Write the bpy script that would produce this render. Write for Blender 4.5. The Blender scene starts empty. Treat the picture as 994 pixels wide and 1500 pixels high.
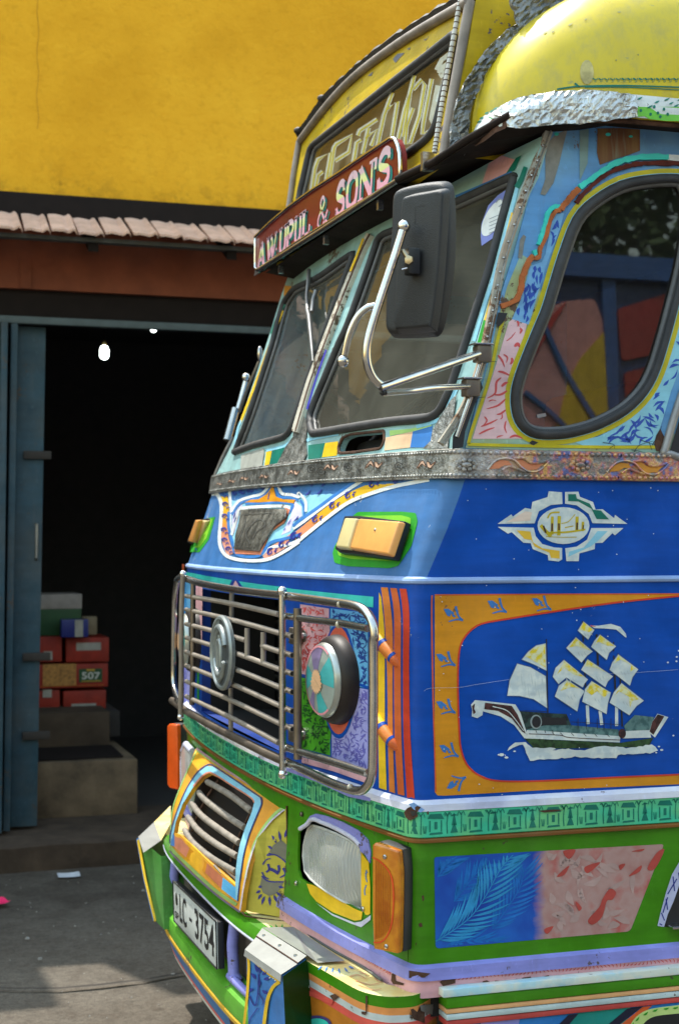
import bpy, bmesh, math, random
from mathutils import Vector, Matrix
from mathutils.bvhtree import BVHTree
from mathutils.geometry import delaunay_2d_cdt
R = math.radians
random.seed(7)
scene = bpy.context.scene
COL = scene.collection

# ------------------------------------------------------------------ camera
CAM_POS = Vector((-1.16, -3.09, 1.6))
YAW, PITCH, FPX = R(17.65), math.atan(43 / 2200.0), 2200.0
FW = Vector((math.sin(YAW) * math.cos(PITCH), math.cos(YAW) * math.cos(PITCH), math.sin(PITCH)))
RT = Vector((math.cos(YAW), -math.sin(YAW), 0.0))
UP = RT.cross(FW)
cd = bpy.data.cameras.new('camera')
cam = bpy.data.objects.new('camera', cd)
COL.objects.link(cam)
cam.matrix_world = Matrix((
    (RT.x, UP.x, -FW.x, CAM_POS.x), (RT.y, UP.y, -FW.y, CAM_POS.y),
    (RT.z, UP.z, -FW.z, CAM_POS.z), (0, 0, 0, 1)))
cd.sensor_fit = 'VERTICAL'
cd.sensor_height = 36.0
cd.lens = FPX / 1500.0 * 36.0
cd.clip_end = 500.0
cd.dof.use_dof = True
cd.dof.focus_distance = 3.5
cd.dof.aperture_fstop = 5.6
scene.camera = cam

# ------------------------------------------------------------------ light
SUN = Vector((-0.10, 0.40, 0.90)).normalized()          # towards the sun
w = bpy.data.worlds.new('World'); scene.world = w; w.use_nodes = True
wn = w.node_tree.nodes; wl = w.node_tree.links
bg = wn['Background']
sky = wn.new('ShaderNodeTexSky'); sky.sky_type = 'NISHITA'; sky.sun_disc = False
sky.sun_elevation = math.asin(SUN.z)
sky.sun_rotation = math.atan2(SUN.x, SUN.y)
sky.air_density = 2.8; sky.dust_density = 1.2; sky.ozone_density = 0.3
wl.new(sky.outputs[0], bg.inputs[0]); bg.inputs[1].default_value = 0.15
sd = bpy.data.lights.new('sun', 'SUN'); sd.energy = 2.4; sd.angle = R(0.55); sd.color = (1.0, 0.95, 0.86)
sun = bpy.data.objects.new('sun', sd); COL.objects.link(sun)
sun.rotation_euler = SUN.to_track_quat('Z', 'Y').to_euler()
sun.location = (0, 2, 8)
vs = scene.view_settings
vs.view_transform = 'Standard'; vs.look = 'None'; vs.gamma = 1.0; vs.use_curve_mapping = False
vs.exposure = 1.4

# ------------------------------------------------------------------ helpers
def ray(u, v):
    return FW + RT * ((u - 497.0) / FPX) - UP * ((v - 750.0) / FPX)
def PX(u, v, x): d = ray(u, v); return CAM_POS + d * ((x - CAM_POS.x) / d.x)
def PY(u, v, y): d = ray(u, v); return CAM_POS + d * ((y - CAM_POS.y) / d.y)
def PZ(u, v, z): d = ray(u, v); return CAM_POS + d * ((z - CAM_POS.z) / d.z)
def PJ(p):
    d = Vector(p) - CAM_POS; z = d.dot(FW); return (497.0 + FPX * d.dot(RT) / z, 750.0 - FPX * d.dot(UP) / z)
def Q(ox, oy, s):
    return lambda *p: [(ox + a / s, oy + b / s) for a, b in p]

def lin(c):
    c /= 255.0
    return c / 12.92 if c <= 0.04045 else ((c + 0.055) / 1.055) ** 2.4
def C(r, g, b): return (lin(r), lin(g), lin(b))

def new_mat(name):
    m = bpy.data.materials.new(name); m.use_nodes = True
    nt = m.node_tree
    return m, nt, nt.nodes, nt.links, nt.nodes['Principled BSDF']
def ramp(n, stops, src, l, mode='LINEAR'):
    r = n.new('ShaderNodeValToRGB'); e = r.color_ramp.elements; r.color_ramp.interpolation = mode
    e[0].position, e[0].color = stops[0][0], (*stops[0][1], 1)
    e[1].position, e[1].color = stops[-1][0], (*stops[-1][1], 1)
    for p, c in stops[1:-1]:
        k = e.new(p); k.color = (*c, 1)
    l.new(src, r.inputs[0]); return r.outputs[0]
def gr(v): return (v, v, v)
def noise(n, l, scale, detail=4, rough=0.55, vec=None, stretch=None, out=0):
    t = n.new('ShaderNodeTexNoise'); t.inputs['Scale'].default_value = scale
    t.inputs['Detail'].default_value = detail; t.inputs['Roughness'].default_value = rough
    if vec is None:
        g = n.new('ShaderNodeNewGeometry'); vec = g.outputs['Position']
    if stretch:
        mp = n.new('ShaderNodeMapping'); mp.inputs['Scale'].default_value = stretch
        l.new(vec, mp.inputs['Vector']); vec = mp.outputs[0]
    l.new(vec, t.inputs['Vector']); return t.outputs[out]
def mix(n, l, fac, a, b, mode='MIX'):
    m = n.new('ShaderNodeMix'); m.data_type = 'RGBA'; m.blend_type = mode
    for s, v in ((0, fac), (6, a), (7, b)):
        if hasattr(v, 'is_output'): l.new(v, m.inputs[s])
        elif s == 0: m.inputs[0].default_value = v
        else: m.inputs[s].default_value = (*v, 1)
    return m.outputs[2]
def bump(n, l, h, strength, dist, p, prev=None):
    b = n.new('ShaderNodeBump'); b.inputs['Strength'].default_value = strength
    b.inputs['Distance'].default_value = dist
    l.new(h, b.inputs['Height'])
    if prev: l.new(prev, b.inputs['Normal'])
    l.new(b.outputs[0], p.inputs['Normal']); return b.outputs[0]

MATS = {}
def paint_mat(name, col, rough=0.38, dirt=0.25, chip=0.0, chipcol=(0.11, 0.07, 0.05), col2=None, cscale=6.0, spec=0.3, dents=0.15, dirtcol=(0.16, 0.13, 0.10), coat=0.0):
    """brushed-on enamel: uneven tone, road dust, chips down to rust, faint dents"""
    if name in MATS: return MATS[name]
    m, nt, n, l, p = new_mat(name)
    f1 = noise(n, l, 9.0, 5)
    dk = tuple(c * 0.80 for c in col); lt = tuple(min(1, c * 1.12 + 0.004) for c in col)
    base = ramp(n, [(0.3, dk), (0.7, lt)], f1, l)
    if col2:
        f = ramp(n, [(0.42, gr(0)), (0.58, gr(1))], noise(n, l, cscale, 3), l)
        base = mix(n, l, f, base, col2)
    br = ramp(n, [(0.3, gr(.86)), (0.7, gr(1.12))], noise(n, l, 42.0, 3, .6, stretch=(.14, .14, 1)), l)   # brush marks
    base = mix(n, l, .8, base, br, 'MULTIPLY')
    fd = noise(n, l, 2.3, 9, 0.7)
    d = ramp(n, [(0.45, gr(0)), (0.8, gr(dirt))], fd, l)
    base = mix(n, l, d, base, dirtcol)
    # streaks running down
    fs = noise(n, l, 30.0, 3, 0.6, stretch=(1, 1, 0.06))
    st = ramp(n, [(0.58, gr(0)), (0.78, gr(dirt * 0.6))], fs, l)
    base = mix(n, l, st, base, dirtcol)
    # fine scuffs and rubbed spots
    sf = ramp(n, [(0.60, gr(0)), (0.70, gr(min(.5, dirt * 1.3 + .06)))], noise(n, l, 75.0, 4, .7, stretch=(1, 1, .45)), l)
    base = mix(n, l, sf, base, tuple(min(1, c * 1.25 + .05) for c in col))
    if chip > 0:
        fc = noise(n, l, 55.0, 6, 0.7)
        fc2 = noise(n, l, 6.0, 3, 0.5)
        mm = n.new('ShaderNodeMath'); mm.operation = 'ADD'
        l.new(fc, mm.inputs[0]); l.new(fc2, mm.inputs[1])
        thr = 1.32 - chip
        ch = ramp(n, [(min(.98, thr / 1.6), gr(0)), (min(.99, thr / 1.6 + 0.012), gr(1))], _half(n, l, mm.outputs[0]), l)
        base = mix(n, l, ch, base, chipcol)
    l.new(base, p.inputs['Base Color'])
    rr = ramp(n, [(0.3, gr(max(0.05, rough - 0.1))), (0.75, gr(min(1, rough + 0.2)))], fd, l)
    l.new(rr, p.inputs['Roughness'])
    p.inputs['Specular IOR Level'].default_value = spec
    if coat: p.inputs['Coat Weight'].default_value = coat; p.inputs['Coat Roughness'].default_value = 0.12
    b = bump(n, l, noise(n, l, 7.0, 3), dents * 1.7, 0.012, p)
    bump(n, l, noise(n, l, 140.0, 3), 0.06, 0.002, p, b)
    MATS[name] = m; return m
def _half(n, l, s):
    m = n.new('ShaderNodeMath'); m.operation = 'MULTIPLY'; m.inputs[1].default_value = 1 / 1.6
    l.new(s, m.inputs[0]); return m.outputs[0]
def flat(name, col, rough=0.5, metal=0.0, spec=0.5, var=0.2, scale=14.0, bumps=0.0, bscale=80.0):
    if name in MATS: return MATS[name]
    m, nt, n, l, p = new_mat(name)
    f = noise(n, l, scale, 5, 0.6)
    l.new(ramp(n, [(0.3, tuple(c * (1 - var) for c in col)), (0.72, tuple(min(1, c * (1 + var)) for c in col))], f, l), p.inputs['Base Color'])
    p.inputs['Roughness'].default_value = rough; p.inputs['Metallic'].default_value = metal
    p.inputs['Specular IOR Level'].default_value = spec
    if bumps: bump(n, l, noise(n, l, bscale, 4), bumps, 0.004, p)
    MATS[name] = m; return m

def link(o, parent=None):
    COL.objects.link(o)
    if parent is not None: o.parent = parent
    return o
def mesh(name, verts, faces, mat, parent=None, smooth=False, bevel=0.0, seg=2, sharp=None):
    me = bpy.data.meshes.new(name)
    me.from_pydata([tuple(v) for v in verts], [], [tuple(f) for f in faces])
    bm = bmesh.new(); bm.from_mesh(me)
    bmesh.ops.remove_doubles(bm, verts=bm.verts, dist=1e-6)
    bmesh.ops.recalc_face_normals(bm, faces=bm.faces)
    if bevel > 0:
        es = [e for e in bm.edges if len(e.link_faces) == 2 and e.calc_face_angle(0) > 0.6]
        bmesh.ops.bevel(bm, geom=es, offset=bevel, segments=seg, affect='EDGES', profile=0.6)
    for f in bm.faces: f.smooth = smooth or bevel > 0
    bm.to_mesh(me); bm.free()
    if smooth or bevel > 0:
        try: me.set_sharp_from_angle(angle=sharp or R(38))
        except Exception: pass
    if mat: me.materials.append(mat)
    return link(bpy.data.objects.new(name, me), parent)
def box(name, lo, hi, mat, parent=None, bevel=0.0, seg=2):
    x0, y0, z0 = lo; x1, y1, z1 = hi
    v = [(x0, y0, z0), (x1, y0, z0), (x1, y1, z0), (x0, y1, z0), (x0, y0, z1), (x1, y0, z1), (x1, y1, z1), (x0, y1, z1)]
    f = [(3, 2, 1, 0), (4, 5, 6, 7), (0, 1, 5, 4), (1, 2, 6, 5), (2, 3, 7, 6), (3, 0, 4, 7)]
    return mesh(name, v, f, mat, parent, bevel=bevel, seg=seg)
def hexa(name, bot, top, mat, parent=None, bevel=0.0, seg=2):
    """solid between two polygons of equal length"""
    k = len(bot)
    f = [tuple(range(k - 1, -1, -1)), tuple(range(k, 2 * k))]
    f += [(i, (i + 1) % k, k + (i + 1) % k, k + i) for i in range(k)]
    return mesh(name, list(bot) + list(top), f, mat, parent, bevel=bevel, seg=seg)
def thing(name, label, cat, loc=(0, 0, 0), group=None):
    o = bpy.data.objects.new(name, None); o.empty_display_size = 0.2
    link(o); o.location = loc; tag(o, label, cat, group); return o
def tag(o, label, cat, group=None):
    o['label'] = label; o['category'] = cat
    if group: o['group'] = group
    return o
def struct(o): o['kind'] = 'structure'; return o
def stuff(o): o['kind'] = 'stuff'; return o

def crom(p, n=6, closed=False):
    """Catmull-Rom through points (2D tuples or Vectors)"""
    p = [Vector(a) for a in p]; k = len(p); out = []
    rng = range(k if closed else k - 1)
    for i in rng:
        a = p[(i - 1) % k] if closed or i > 0 else p[i]
        b = p[i]; c = p[(i + 1) % k]
        d = p[(i + 2) % k] if closed or i + 2 < k else c
        for j in range(n):
            t = j / n
            out.append(0.5 * ((2 * b) + (c - a) * t + (2 * a - 5 * b + 4 * c - d) * t * t + (3 * b - a - 3 * c + d) * t ** 3))
    if not closed: out.append(p[-1])
    return out
def tube_geo(pts, r, res=10, closed=False, caps=True, flatten=None):
    pts = [Vector(p) for p in pts]; k = len(pts)
    rs = r if isinstance(r, (list, tuple)) else [r] * k
    tang = []
    for i in range(k):
        a = pts[i - 1] if (closed or i > 0) else pts[i]
        b = pts[(i + 1) % k] if (closed or i < k - 1) else pts[i]
        tang.append((b - a).normalized())
    nrm = tang[0].orthogonal().normalized()
    if flatten is not None: nrm = (Vector(flatten) - tang[0] * tang[0].dot(Vector(flatten))).normalized()
    V, Fc = [], []
    for i in range(k):
        t = tang[i]
        if flatten is not None: nn = Vector(flatten)
        else: nn = nrm
        nn = nn - t * t.dot(nn)
        nrm = nn.normalized() if nn.length > 1e-6 else t.orthogonal().normalized()
        bn = t.cross(nrm)
        for j in range(res):
            a = 2 * math.pi * j / res
            V.append(pts[i] + (nrm * math.cos(a) + bn * math.sin(a)) * rs[i])
    m = k if closed else k - 1
    for i in range(m):
        for j in range(res):
            a = i * res + j; b = i * res + (j + 1) % res
            c = ((i + 1) % k) * res + (j + 1) % res; d = ((i + 1) % k) * res + j
            Fc.append((a, b, c, d))
    if caps and not closed:
        Fc.append(tuple(range(res - 1, -1, -1))); Fc.append(tuple((k - 1) * res + j for j in range(res)))
    return V, Fc
def tube(name, pts, r, mat, parent=None, res=10, closed=False, flatten=None):
    V, Fc = tube_geo(pts, r, res, closed, True, flatten)
    return mesh(name, V, Fc, mat, parent, smooth=True, sharp=R(50))
def ball(name, c, r, mat, parent=None, seg=14, scale=(1, 1, 1)):
    bm = bmesh.new(); bmesh.ops.create_uvsphere(bm, u_segments=seg, v_segments=seg // 2 + 2, radius=r)
    for v in bm.verts: v.co = Vector((v.co.x * scale[0], v.co.y * scale[1], v.co.z * scale[2])) + Vector(c)
    for f in bm.faces: f.smooth = True
    me = bpy.data.meshes.new(name); bm.to_mesh(me); bm.free()
    if mat: me.materials.append(mat)
    return link(bpy.data.objects.new(name, me), parent)
def lathe(name, prof, origin, axis, mat, parent=None, seg=32):
    """prof: list of (radius, distance along axis)"""
    ax = Vector(axis).normalized(); a = ax.orthogonal().normalized(); b = ax.cross(a)
    V, Fc = [], []
    for r, d in prof:
        for j in range(seg):
            t = 2 * math.pi * j / seg
            V.append(Vector(origin) + ax * d + (a * math.cos(t) + b * math.sin(t)) * r)
    for i in range(len(prof) - 1):
        for j in range(seg):
            Fc.append((i * seg + j, i * seg + (j + 1) % seg, (i + 1) * seg + (j + 1) % seg, (i + 1) * seg + j))
    Fc.append(tuple(range(seg - 1, -1, -1))); Fc.append(tuple((len(prof) - 1) * seg + j for j in range(seg)))
    return mesh(name, V, Fc, mat, parent, smooth=True, sharp=R(30))

def inside(p, poly):
    x, y = p[0], p[1]; c = False; k = len(poly); j = k - 1
    for i in range(k):
        xi, yi = poly[i][0], poly[i][1]; xj, yj = poly[j][0], poly[j][1]
        if (yi > y) != (yj > y) and x < (xj - xi) * (y - yi) / (yj - yi) + xi: c = not c
        j = i
    return c
def dens(poly, step, closed=True):
    out = []; k = len(poly)
    for i in range(k if closed else k - 1):
        a = Vector(poly[i][:2]); b = Vector(poly[(i + 1) % k][:2])
        m = max(1, int((b - a).length / step))
        out += [a + (b - a) * (t / m) for t in range(m)]
    if not closed: out.append(Vector(poly[-1][:2]))
    return out
def tri2d(outer, holes=(), grid=0.0):
    """triangulate an outline with holes; optional inner grid so that it can follow a curved surface"""
    vs_, fs_ = [], []
    for lp in [outer] + list(holes):
        lp = dens(lp, grid) if grid else [Vector(q[:2]) for q in lp]
        fs_.append(list(range(len(vs_), len(vs_) + len(lp)))); vs_ += lp
    nb = len(vs_)
    if grid:
        xs = [q[0] for q in outer]; ys = [q[1] for q in outer]
        y = min(ys) + grid / 2
        while y < max(ys):
            x = min(xs) + grid / 2
            while x < max(xs):
                if inside((x, y), outer) and not any(inside((x, y), h) for h in holes): vs_.append(Vector((x, y)))
                x += grid
            y += grid
    es = []
    for f in fs_: es += [(f[i], f[(i + 1) % len(f)]) for i in range(len(f))]
    ov, oe, of, _, _, _ = delaunay_2d_cdt(vs_, es, [], 0, 1e-5)
    tris = []
    for f in of:
        c = sum((ov[i] for i in f), Vector((0, 0))) / len(f)
        if inside(c, outer) and not any(inside(c, h) for h in holes): tris.append(tuple(f))
    return ov, tris
def sheet(verts, tris, nrm, thick):
    """give a triangulated sheet a thickness, inwards along its normals"""
    k = len(verts); cnt = {}
    for t in tris:
        for i in range(3):
            e = (t[i], t[(i + 1) % 3]); cnt[e] = 1
    V = list(verts) + [verts[i] - nrm[i] * thick for i in range(k)]
    Fc = list(tris) + [tuple(k + i for i in reversed(t)) for t in tris]
    for (a, b) in list(cnt):
        if (b, a) not in cnt: Fc.append((b, a, k + a, k + b))
    return V, Fc

SURF = {}
def reg(name, verts, faces):
    SURF[name] = BVHTree.FromPolygons([tuple(v) for v in verts], [tuple(f) for f in faces])
def hit(u, v, surf):
    d = ray(u, v).normalized()
    loc, nrm, _, _ = SURF[surf].ray_cast(CAM_POS, d, 60.0)
    if loc is None:
        loc = PY(u, v, 2.19); nrm = Vector((-1, 0, 0))
    if nrm.dot(d) > 0: nrm = -nrm
    return loc, nrm
def pmesh(name, polys, surf, mat, parent, off=0.001, holes=(), grid=0.0, thick=0.0, smooth=False):
    """outlines given where the photograph shows them, laid on the real surface they are painted or fixed on"""
    V, T, N = [], [], []
    for poly in polys:
        ov, tr = tri2d([tuple(q) for q in poly], holes, grid)
        b = len(V)
        for q in ov:
            p, nn = hit(q[0], q[1], surf); V.append(p + nn * off); N.append(nn)
        T += [tuple(b + i for i in t) for t in tr]
    if thick: V, T = sheet(V, T, N, thick)
    me = bpy.data.meshes.new(name); me.from_pydata([tuple(v) for v in V], [], T)
    bm = bmesh.new(); bm.from_mesh(me); bmesh.ops.recalc_face_normals(bm, faces=bm.faces) if thick else None
    if not thick:
        for f in bm.faces:
            f.normal_update()
            if f.normal.dot(N[f.verts[0].index]) < 0: f.normal_flip()
    for f in bm.faces: f.smooth = smooth
    bm.to_mesh(me); bm.free()
    if smooth:
        try: me.set_sharp_from_angle(angle=R(35))
        except Exception: pass
    if mat: me.materials.append(mat)
    return link(bpy.data.objects.new(name, me), parent)
def stroke(pts, w0, w1=None, taper=0.0, n=5):
    """a brush stroke of width w0..w1 as an outline"""
    c = crom(pts, n) if len(pts) > 2 else [Vector(p) for p in pts]
    if len(pts) == 2: c = [c[0].lerp(c[1], i / 4) for i in range(5)]
    w1 = w0 if w1 is None else w1; L, Rr = [], []
    k = len(c)
    for i in range(k):
        t = (c[min(i + 1, k - 1)] - c[max(i - 1, 0)])
        t = t.normalized() if t.length > 1e-6 else Vector((1, 0))
        f = i / (k - 1); w_ = (w0 + (w1 - w0) * f) / 2
        if taper: w_ *= max(0.06, math.sin(math.pi * min(1, max(0, f))) ** taper)
        nn = Vector((-t.y, t.x)); L.append(c[i] + nn * w_); Rr.append(c[i] - nn * w_)
    return [tuple(q) for q in L + Rr[::-1]]
def leaf(p, ang, ln, wd, bend=0.15):
    d = Vector((math.cos(ang), math.sin(ang))); nn = Vector((-d.y, d.x)); p = Vector(p)
    mid = p + d * ln * 0.45 + nn * ln * bend
    e = p + d * ln
    return [tuple(p), tuple(p + d * ln * .25 + nn * (ln * bend * .7 + wd * .4)), tuple(mid + nn * wd / 2), tuple(p + d * ln * .75 + nn * (ln * bend * .7 + wd * .3)), tuple(e),
            tuple(p + d * ln * .75 + nn * (ln * bend * .7 - wd * .3)), tuple(mid - nn * wd / 2), tuple(p + d * ln * .25 + nn * (ln * bend * .7 - wd * .4))]
def scatter(poly, n, ln, wd, a0, a1, seed, holes=(), bend=0.25, tries=30):
    rr = random.Random(seed); out = []
    xs = [q[0] for q in poly]; ys = [q[1] for q in poly]; used = []
    for _ in range(n):
        for _ in range(tries):
            p = (rr.uniform(min(xs), max(xs)), rr.uniform(min(ys), max(ys)))
            L_ = rr.uniform(*ln); a = rr.uniform(a0, a1)
            lf = leaf(p, a, L_, rr.uniform(*wd), rr.uniform(-bend, bend))
            if all(inside(q, poly) for q in lf) and not any(inside(q, h) for h in holes for q in lf) and all((Vector(p) - Vector(z)).length > ln[0] * 0.42 for z in used[-60:]):
                out.append(lf); used.append(p); break
    return out
def roundpoly(pts, r, n=4):
    """round the corners of a polygon (2D)"""
    out = []; k = len(pts); rs = r if isinstance(r, (list, tuple)) else [r] * k
    for i in range(k):
        a, b, c = Vector(pts[i - 1]), Vector(pts[i]), Vector(pts[(i + 1) % k])
        d1 = (a - b); d2 = (c - b); q = min(rs[i], d1.length * .48, d2.length * .48)
        s, e = b + d1.normalized() * q, b + d2.normalized() * q
        if q < 1e-6: out.append(tuple(b)); continue
        for j in range(n + 1):
            t = j / n; out.append(tuple(s * (1 - t) ** 2 + b * 2 * t * (1 - t) + e * t * t))
    return out
def ellipse(cx, cy, rx, ry, n=28, rot=0.0):
    return [(cx + rx * math.cos(t) * math.cos(rot) - ry * math.sin(t) * math.sin(rot), cy + rx * math.cos(t) * math.sin(rot) + ry * math.sin(t) * math.cos(rot)) for t in [2 * math.pi * i / n for i in range(n)]]
def text_tris(s, shear=0.0, bold=0.0):
    """built-in font as flat triangles, normalised to height 1, plus its width"""
    cu = bpy.data.curves.new('lettering', 'FONT'); cu.body = s; cu.shear = shear; cu.offset = bold; cu.resolution_u = 4
    o = bpy.data.objects.new('lettering', cu); COL.objects.link(o)
    dg = bpy.context.evaluated_depsgraph_get(); dg.update()
    me = o.evaluated_get(dg).to_mesh(); me.calc_loop_triangles()
    V = [v.co.copy() for v in me.vertices]; T = [tuple(t.vertices) for t in me.loop_triangles]
    COL.objects.unlink(o); bpy.data.objects.remove(o); bpy.data.curves.remove(cu)
    x0 = min(v.x for v in V); x1 = max(v.x for v in V); y0 = min(v.y for v in V); y1 = max(v.y for v in V)
    h = y1 - y0
    return [((v.x - x0) / h, (v.y - y0) / h) for v in V], T, (x1 - x0) / h
def text_on(name, s, o, ux, uy, mat, parent, shear=0.0, bold=0.0):
    """lettering on a plane: o origin, ux full-width vector, uy full-height vector"""
    V, T, wd = text_tris(s, shear, bold)
    return mesh(name, [Vector(o) + Vector(ux) * (x / wd) + Vector(uy) * y for x, y in V], T, mat, parent)
# ================================================================== ground
def ground_mat():
    m, nt, n, l, p = new_mat('worn_asphalt')
    a = noise(n, l, 1.1, 8, 0.65); b = noise(n, l, 160.0, 3, 0.6); c = noise(n, l, 14.0, 6, 0.7)
    base = ramp(n, [(0.3, (0.094, 0.078, 0.060)), (0.7, (0.165, 0.142, 0.112))], a, l)
    base = mix(n, l, ramp(n, [(0.5, gr(0)), (0.75, gr(0.65))], c, l), base, (0.068, 0.050, 0.036))
    sp = ramp(n, [(0.36, gr(0.55)), (0.5, gr(1.0)), (0.66, gr(1.0)), (0.74, gr(1.5))], b, l)
    base = mix(n, l, 0.75, base, sp, 'MULTIPLY')
    v = n.new('ShaderNodeTexVoronoi'); v.inputs['Scale'].default_value = 220.0
    g = n.new('ShaderNodeNewGeometry'); l.new(g.outputs['Position'], v.inputs['Vector'])
    st = ramp(n, [(0.0, gr(1)), (0.16, gr(0))], v.outputs['Distance'], l)
    big = ramp(n, [(0.55, gr(0)), (0.62, gr(0.8))], noise(n, l, 40.0, 2), l)
    stm = mix(n, l, 1.0, st, big, 'MULTIPLY')
    base = mix(n, l, stm, base, (0.34, 0.32, 0.29))
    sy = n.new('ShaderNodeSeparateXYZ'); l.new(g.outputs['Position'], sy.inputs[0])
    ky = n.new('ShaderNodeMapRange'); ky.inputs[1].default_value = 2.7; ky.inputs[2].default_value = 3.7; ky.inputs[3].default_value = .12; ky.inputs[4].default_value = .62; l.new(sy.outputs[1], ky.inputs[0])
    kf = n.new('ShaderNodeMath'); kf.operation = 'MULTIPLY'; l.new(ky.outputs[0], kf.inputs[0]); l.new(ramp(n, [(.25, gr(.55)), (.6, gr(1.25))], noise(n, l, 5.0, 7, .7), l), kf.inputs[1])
    base = mix(n, l, kf.outputs[0], base, (0.026, 0.018, 0.012))          # road darkens toward the kerb: shop-front shade put into the colour
    md = ramp(n, [(.36, gr(.72)), (.5, gr(1.0)), (.66, gr(1.25))], noise(n, l, 48.0, 5, .7), l); base = mix(n, l, .8, base, md, 'MULTIPLY')
    l.new(base, p.inputs['Base Color']); p.inputs['Roughness'].default_value = 0.93
    p.inputs['Specular IOR Level'].default_value = 0.25
    q = bump(n, l, b, 0.5, 0.004, p); bump(n, l, a, 0.5, 0.03, p, q)
    return m
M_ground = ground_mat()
gv, gf = [], []
def ground_z(x, y):
    return -0.012 * (0.5 + 0.5 * math.sin(x * 2.3 + y * 1.1)) * (1 if y < 4.2 else 0)
xs = [-60, -20, -8] + [-4 + i * 0.25 for i in range(33)] + [8, 20, 60]
ys = [-60, -20, -8, -4, -2] + [0 + i * 0.25 for i in range(18)] + [6, 12, 60]
for y in ys:
    for x in xs: gv.append((x, y, ground_z(x, y)))
for j in range(len(ys) - 1):
    for i in range(len(xs) - 1):
        a = j * len(xs) + i; gf.append((a, a + 1, a + 1 + len(xs), a + len(xs)))
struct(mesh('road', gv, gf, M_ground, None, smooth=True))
# crack in the road surface, a sunken ragged seam filled with dirt
rr = random.Random(3); cv = []; cf = []; kk = 60
for i in range(kk):
    x = -2.2 + i * 0.075; y = 2.40 + 0.05 * math.sin(x * 5) + rr.uniform(-.02, .02); hw = rr.uniform(.003, .011)
    cv += [(x, y - hw, 0.004), (x, y + hw, 0.004)]
for i in range(kk - 1): cf.append((2 * i, 2 * i + 2, 2 * i + 3, 2 * i + 1))
struct(mesh('road_crack', cv, cf, flat('crack_dirt', (0.035, 0.028, 0.022), 0.95)))
# kerb slab in front of the shop
M_conc = flat('stained_concrete', (0.045, 0.030, 0.020), 0.9, 0, 0.3, 0.45, 7.0, 0.6, 60.0)
rr = random.Random(5); kv, kf = [], []; X0 = -9.0; N_ = 160
for i in range(N_):
    x = X0 + i * 0.1125; jag = rr.uniform(-.012, .012); jz = rr.uniform(-.008, .006)
    yb = 4.34 + 0.02 * math.sin(x * 3)
    kv += [(x, yb + jag * .6, -0.03), (x, yb + jag, 0.118 + jz), (x, yb + 0.022 + jag, 0.132 + jz * .5), (x, 5.2, 0.135)]
for i in range(N_ - 1):
    for j in range(3): a = i * 4 + j; kf.append((a, a + 4, a + 5, a + 1))
struct(mesh('kerb', kv, kf, M_conc, None, smooth=True, sharp=R(50)))

# ================================================================== shop building
shop = thing('shop_building', 'yellow plastered shop with pink tile awning and dark open doorway', 'building', (0, 4.7, 0))
def shp(o): # children keep world coordinates
    o.parent = shop; o.matrix_parent_inverse = Matrix.Translation((0, -4.7, 0)); return o
def yellow_mat():
    m, nt, n, l, p = new_mat('yellow_plaster')
    a = noise(n, l, 1.6, 8, 0.62); b = noise(n, l, 22.0, 6, 0.65)
    base = ramp(n, [(0.28, C(212, 152, 24)), (0.5, C(226, 166, 34)), (0.75, C(234, 178, 44))], a, l)
    base = mix(n, l, ramp(n, [(0.52, gr(0)), (0.8, gr(0.5))], b, l), base, C(196, 140, 22))
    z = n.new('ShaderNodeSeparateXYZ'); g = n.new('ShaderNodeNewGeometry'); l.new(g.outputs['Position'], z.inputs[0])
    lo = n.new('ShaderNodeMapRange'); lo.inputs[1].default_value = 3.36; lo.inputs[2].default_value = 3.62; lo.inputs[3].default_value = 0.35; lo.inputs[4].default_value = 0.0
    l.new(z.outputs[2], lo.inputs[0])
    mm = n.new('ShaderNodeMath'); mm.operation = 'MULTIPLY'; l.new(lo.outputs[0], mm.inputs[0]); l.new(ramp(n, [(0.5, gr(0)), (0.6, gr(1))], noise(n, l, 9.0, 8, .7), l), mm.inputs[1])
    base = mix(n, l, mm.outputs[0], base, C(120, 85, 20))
    sp = ramp(n, [(0.775, gr(0)), (0.80, gr(0.6))], noise(n, l, 4.2, 2, .4), l)
    base = mix(n, l, sp, base, C(110, 72, 22))
    l.new(base, p.inputs['Base Color']); p.inputs['Roughness'].default_value = 0.85; p.inputs['Specular IOR Level'].default_value = 0.25
    q = bump(n, l, noise(n, l, 28.0, 6, .6), 0.55, 0.012, p); bump(n, l, noise(n, l, 120.0, 3), 0.3, 0.004, p, q)
    return m
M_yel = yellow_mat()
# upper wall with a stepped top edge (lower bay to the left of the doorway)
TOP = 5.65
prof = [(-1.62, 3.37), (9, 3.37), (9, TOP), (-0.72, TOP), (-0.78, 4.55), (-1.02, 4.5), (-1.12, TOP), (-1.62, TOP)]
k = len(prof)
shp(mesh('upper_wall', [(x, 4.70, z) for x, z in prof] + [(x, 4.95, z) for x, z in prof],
         [tuple(range(k)), tuple(range(2 * k - 1, k - 1, -1))] + [(i, (i + 1) % k, k + (i + 1) % k, k + i) for i in range(k)], M_yel))
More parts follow.
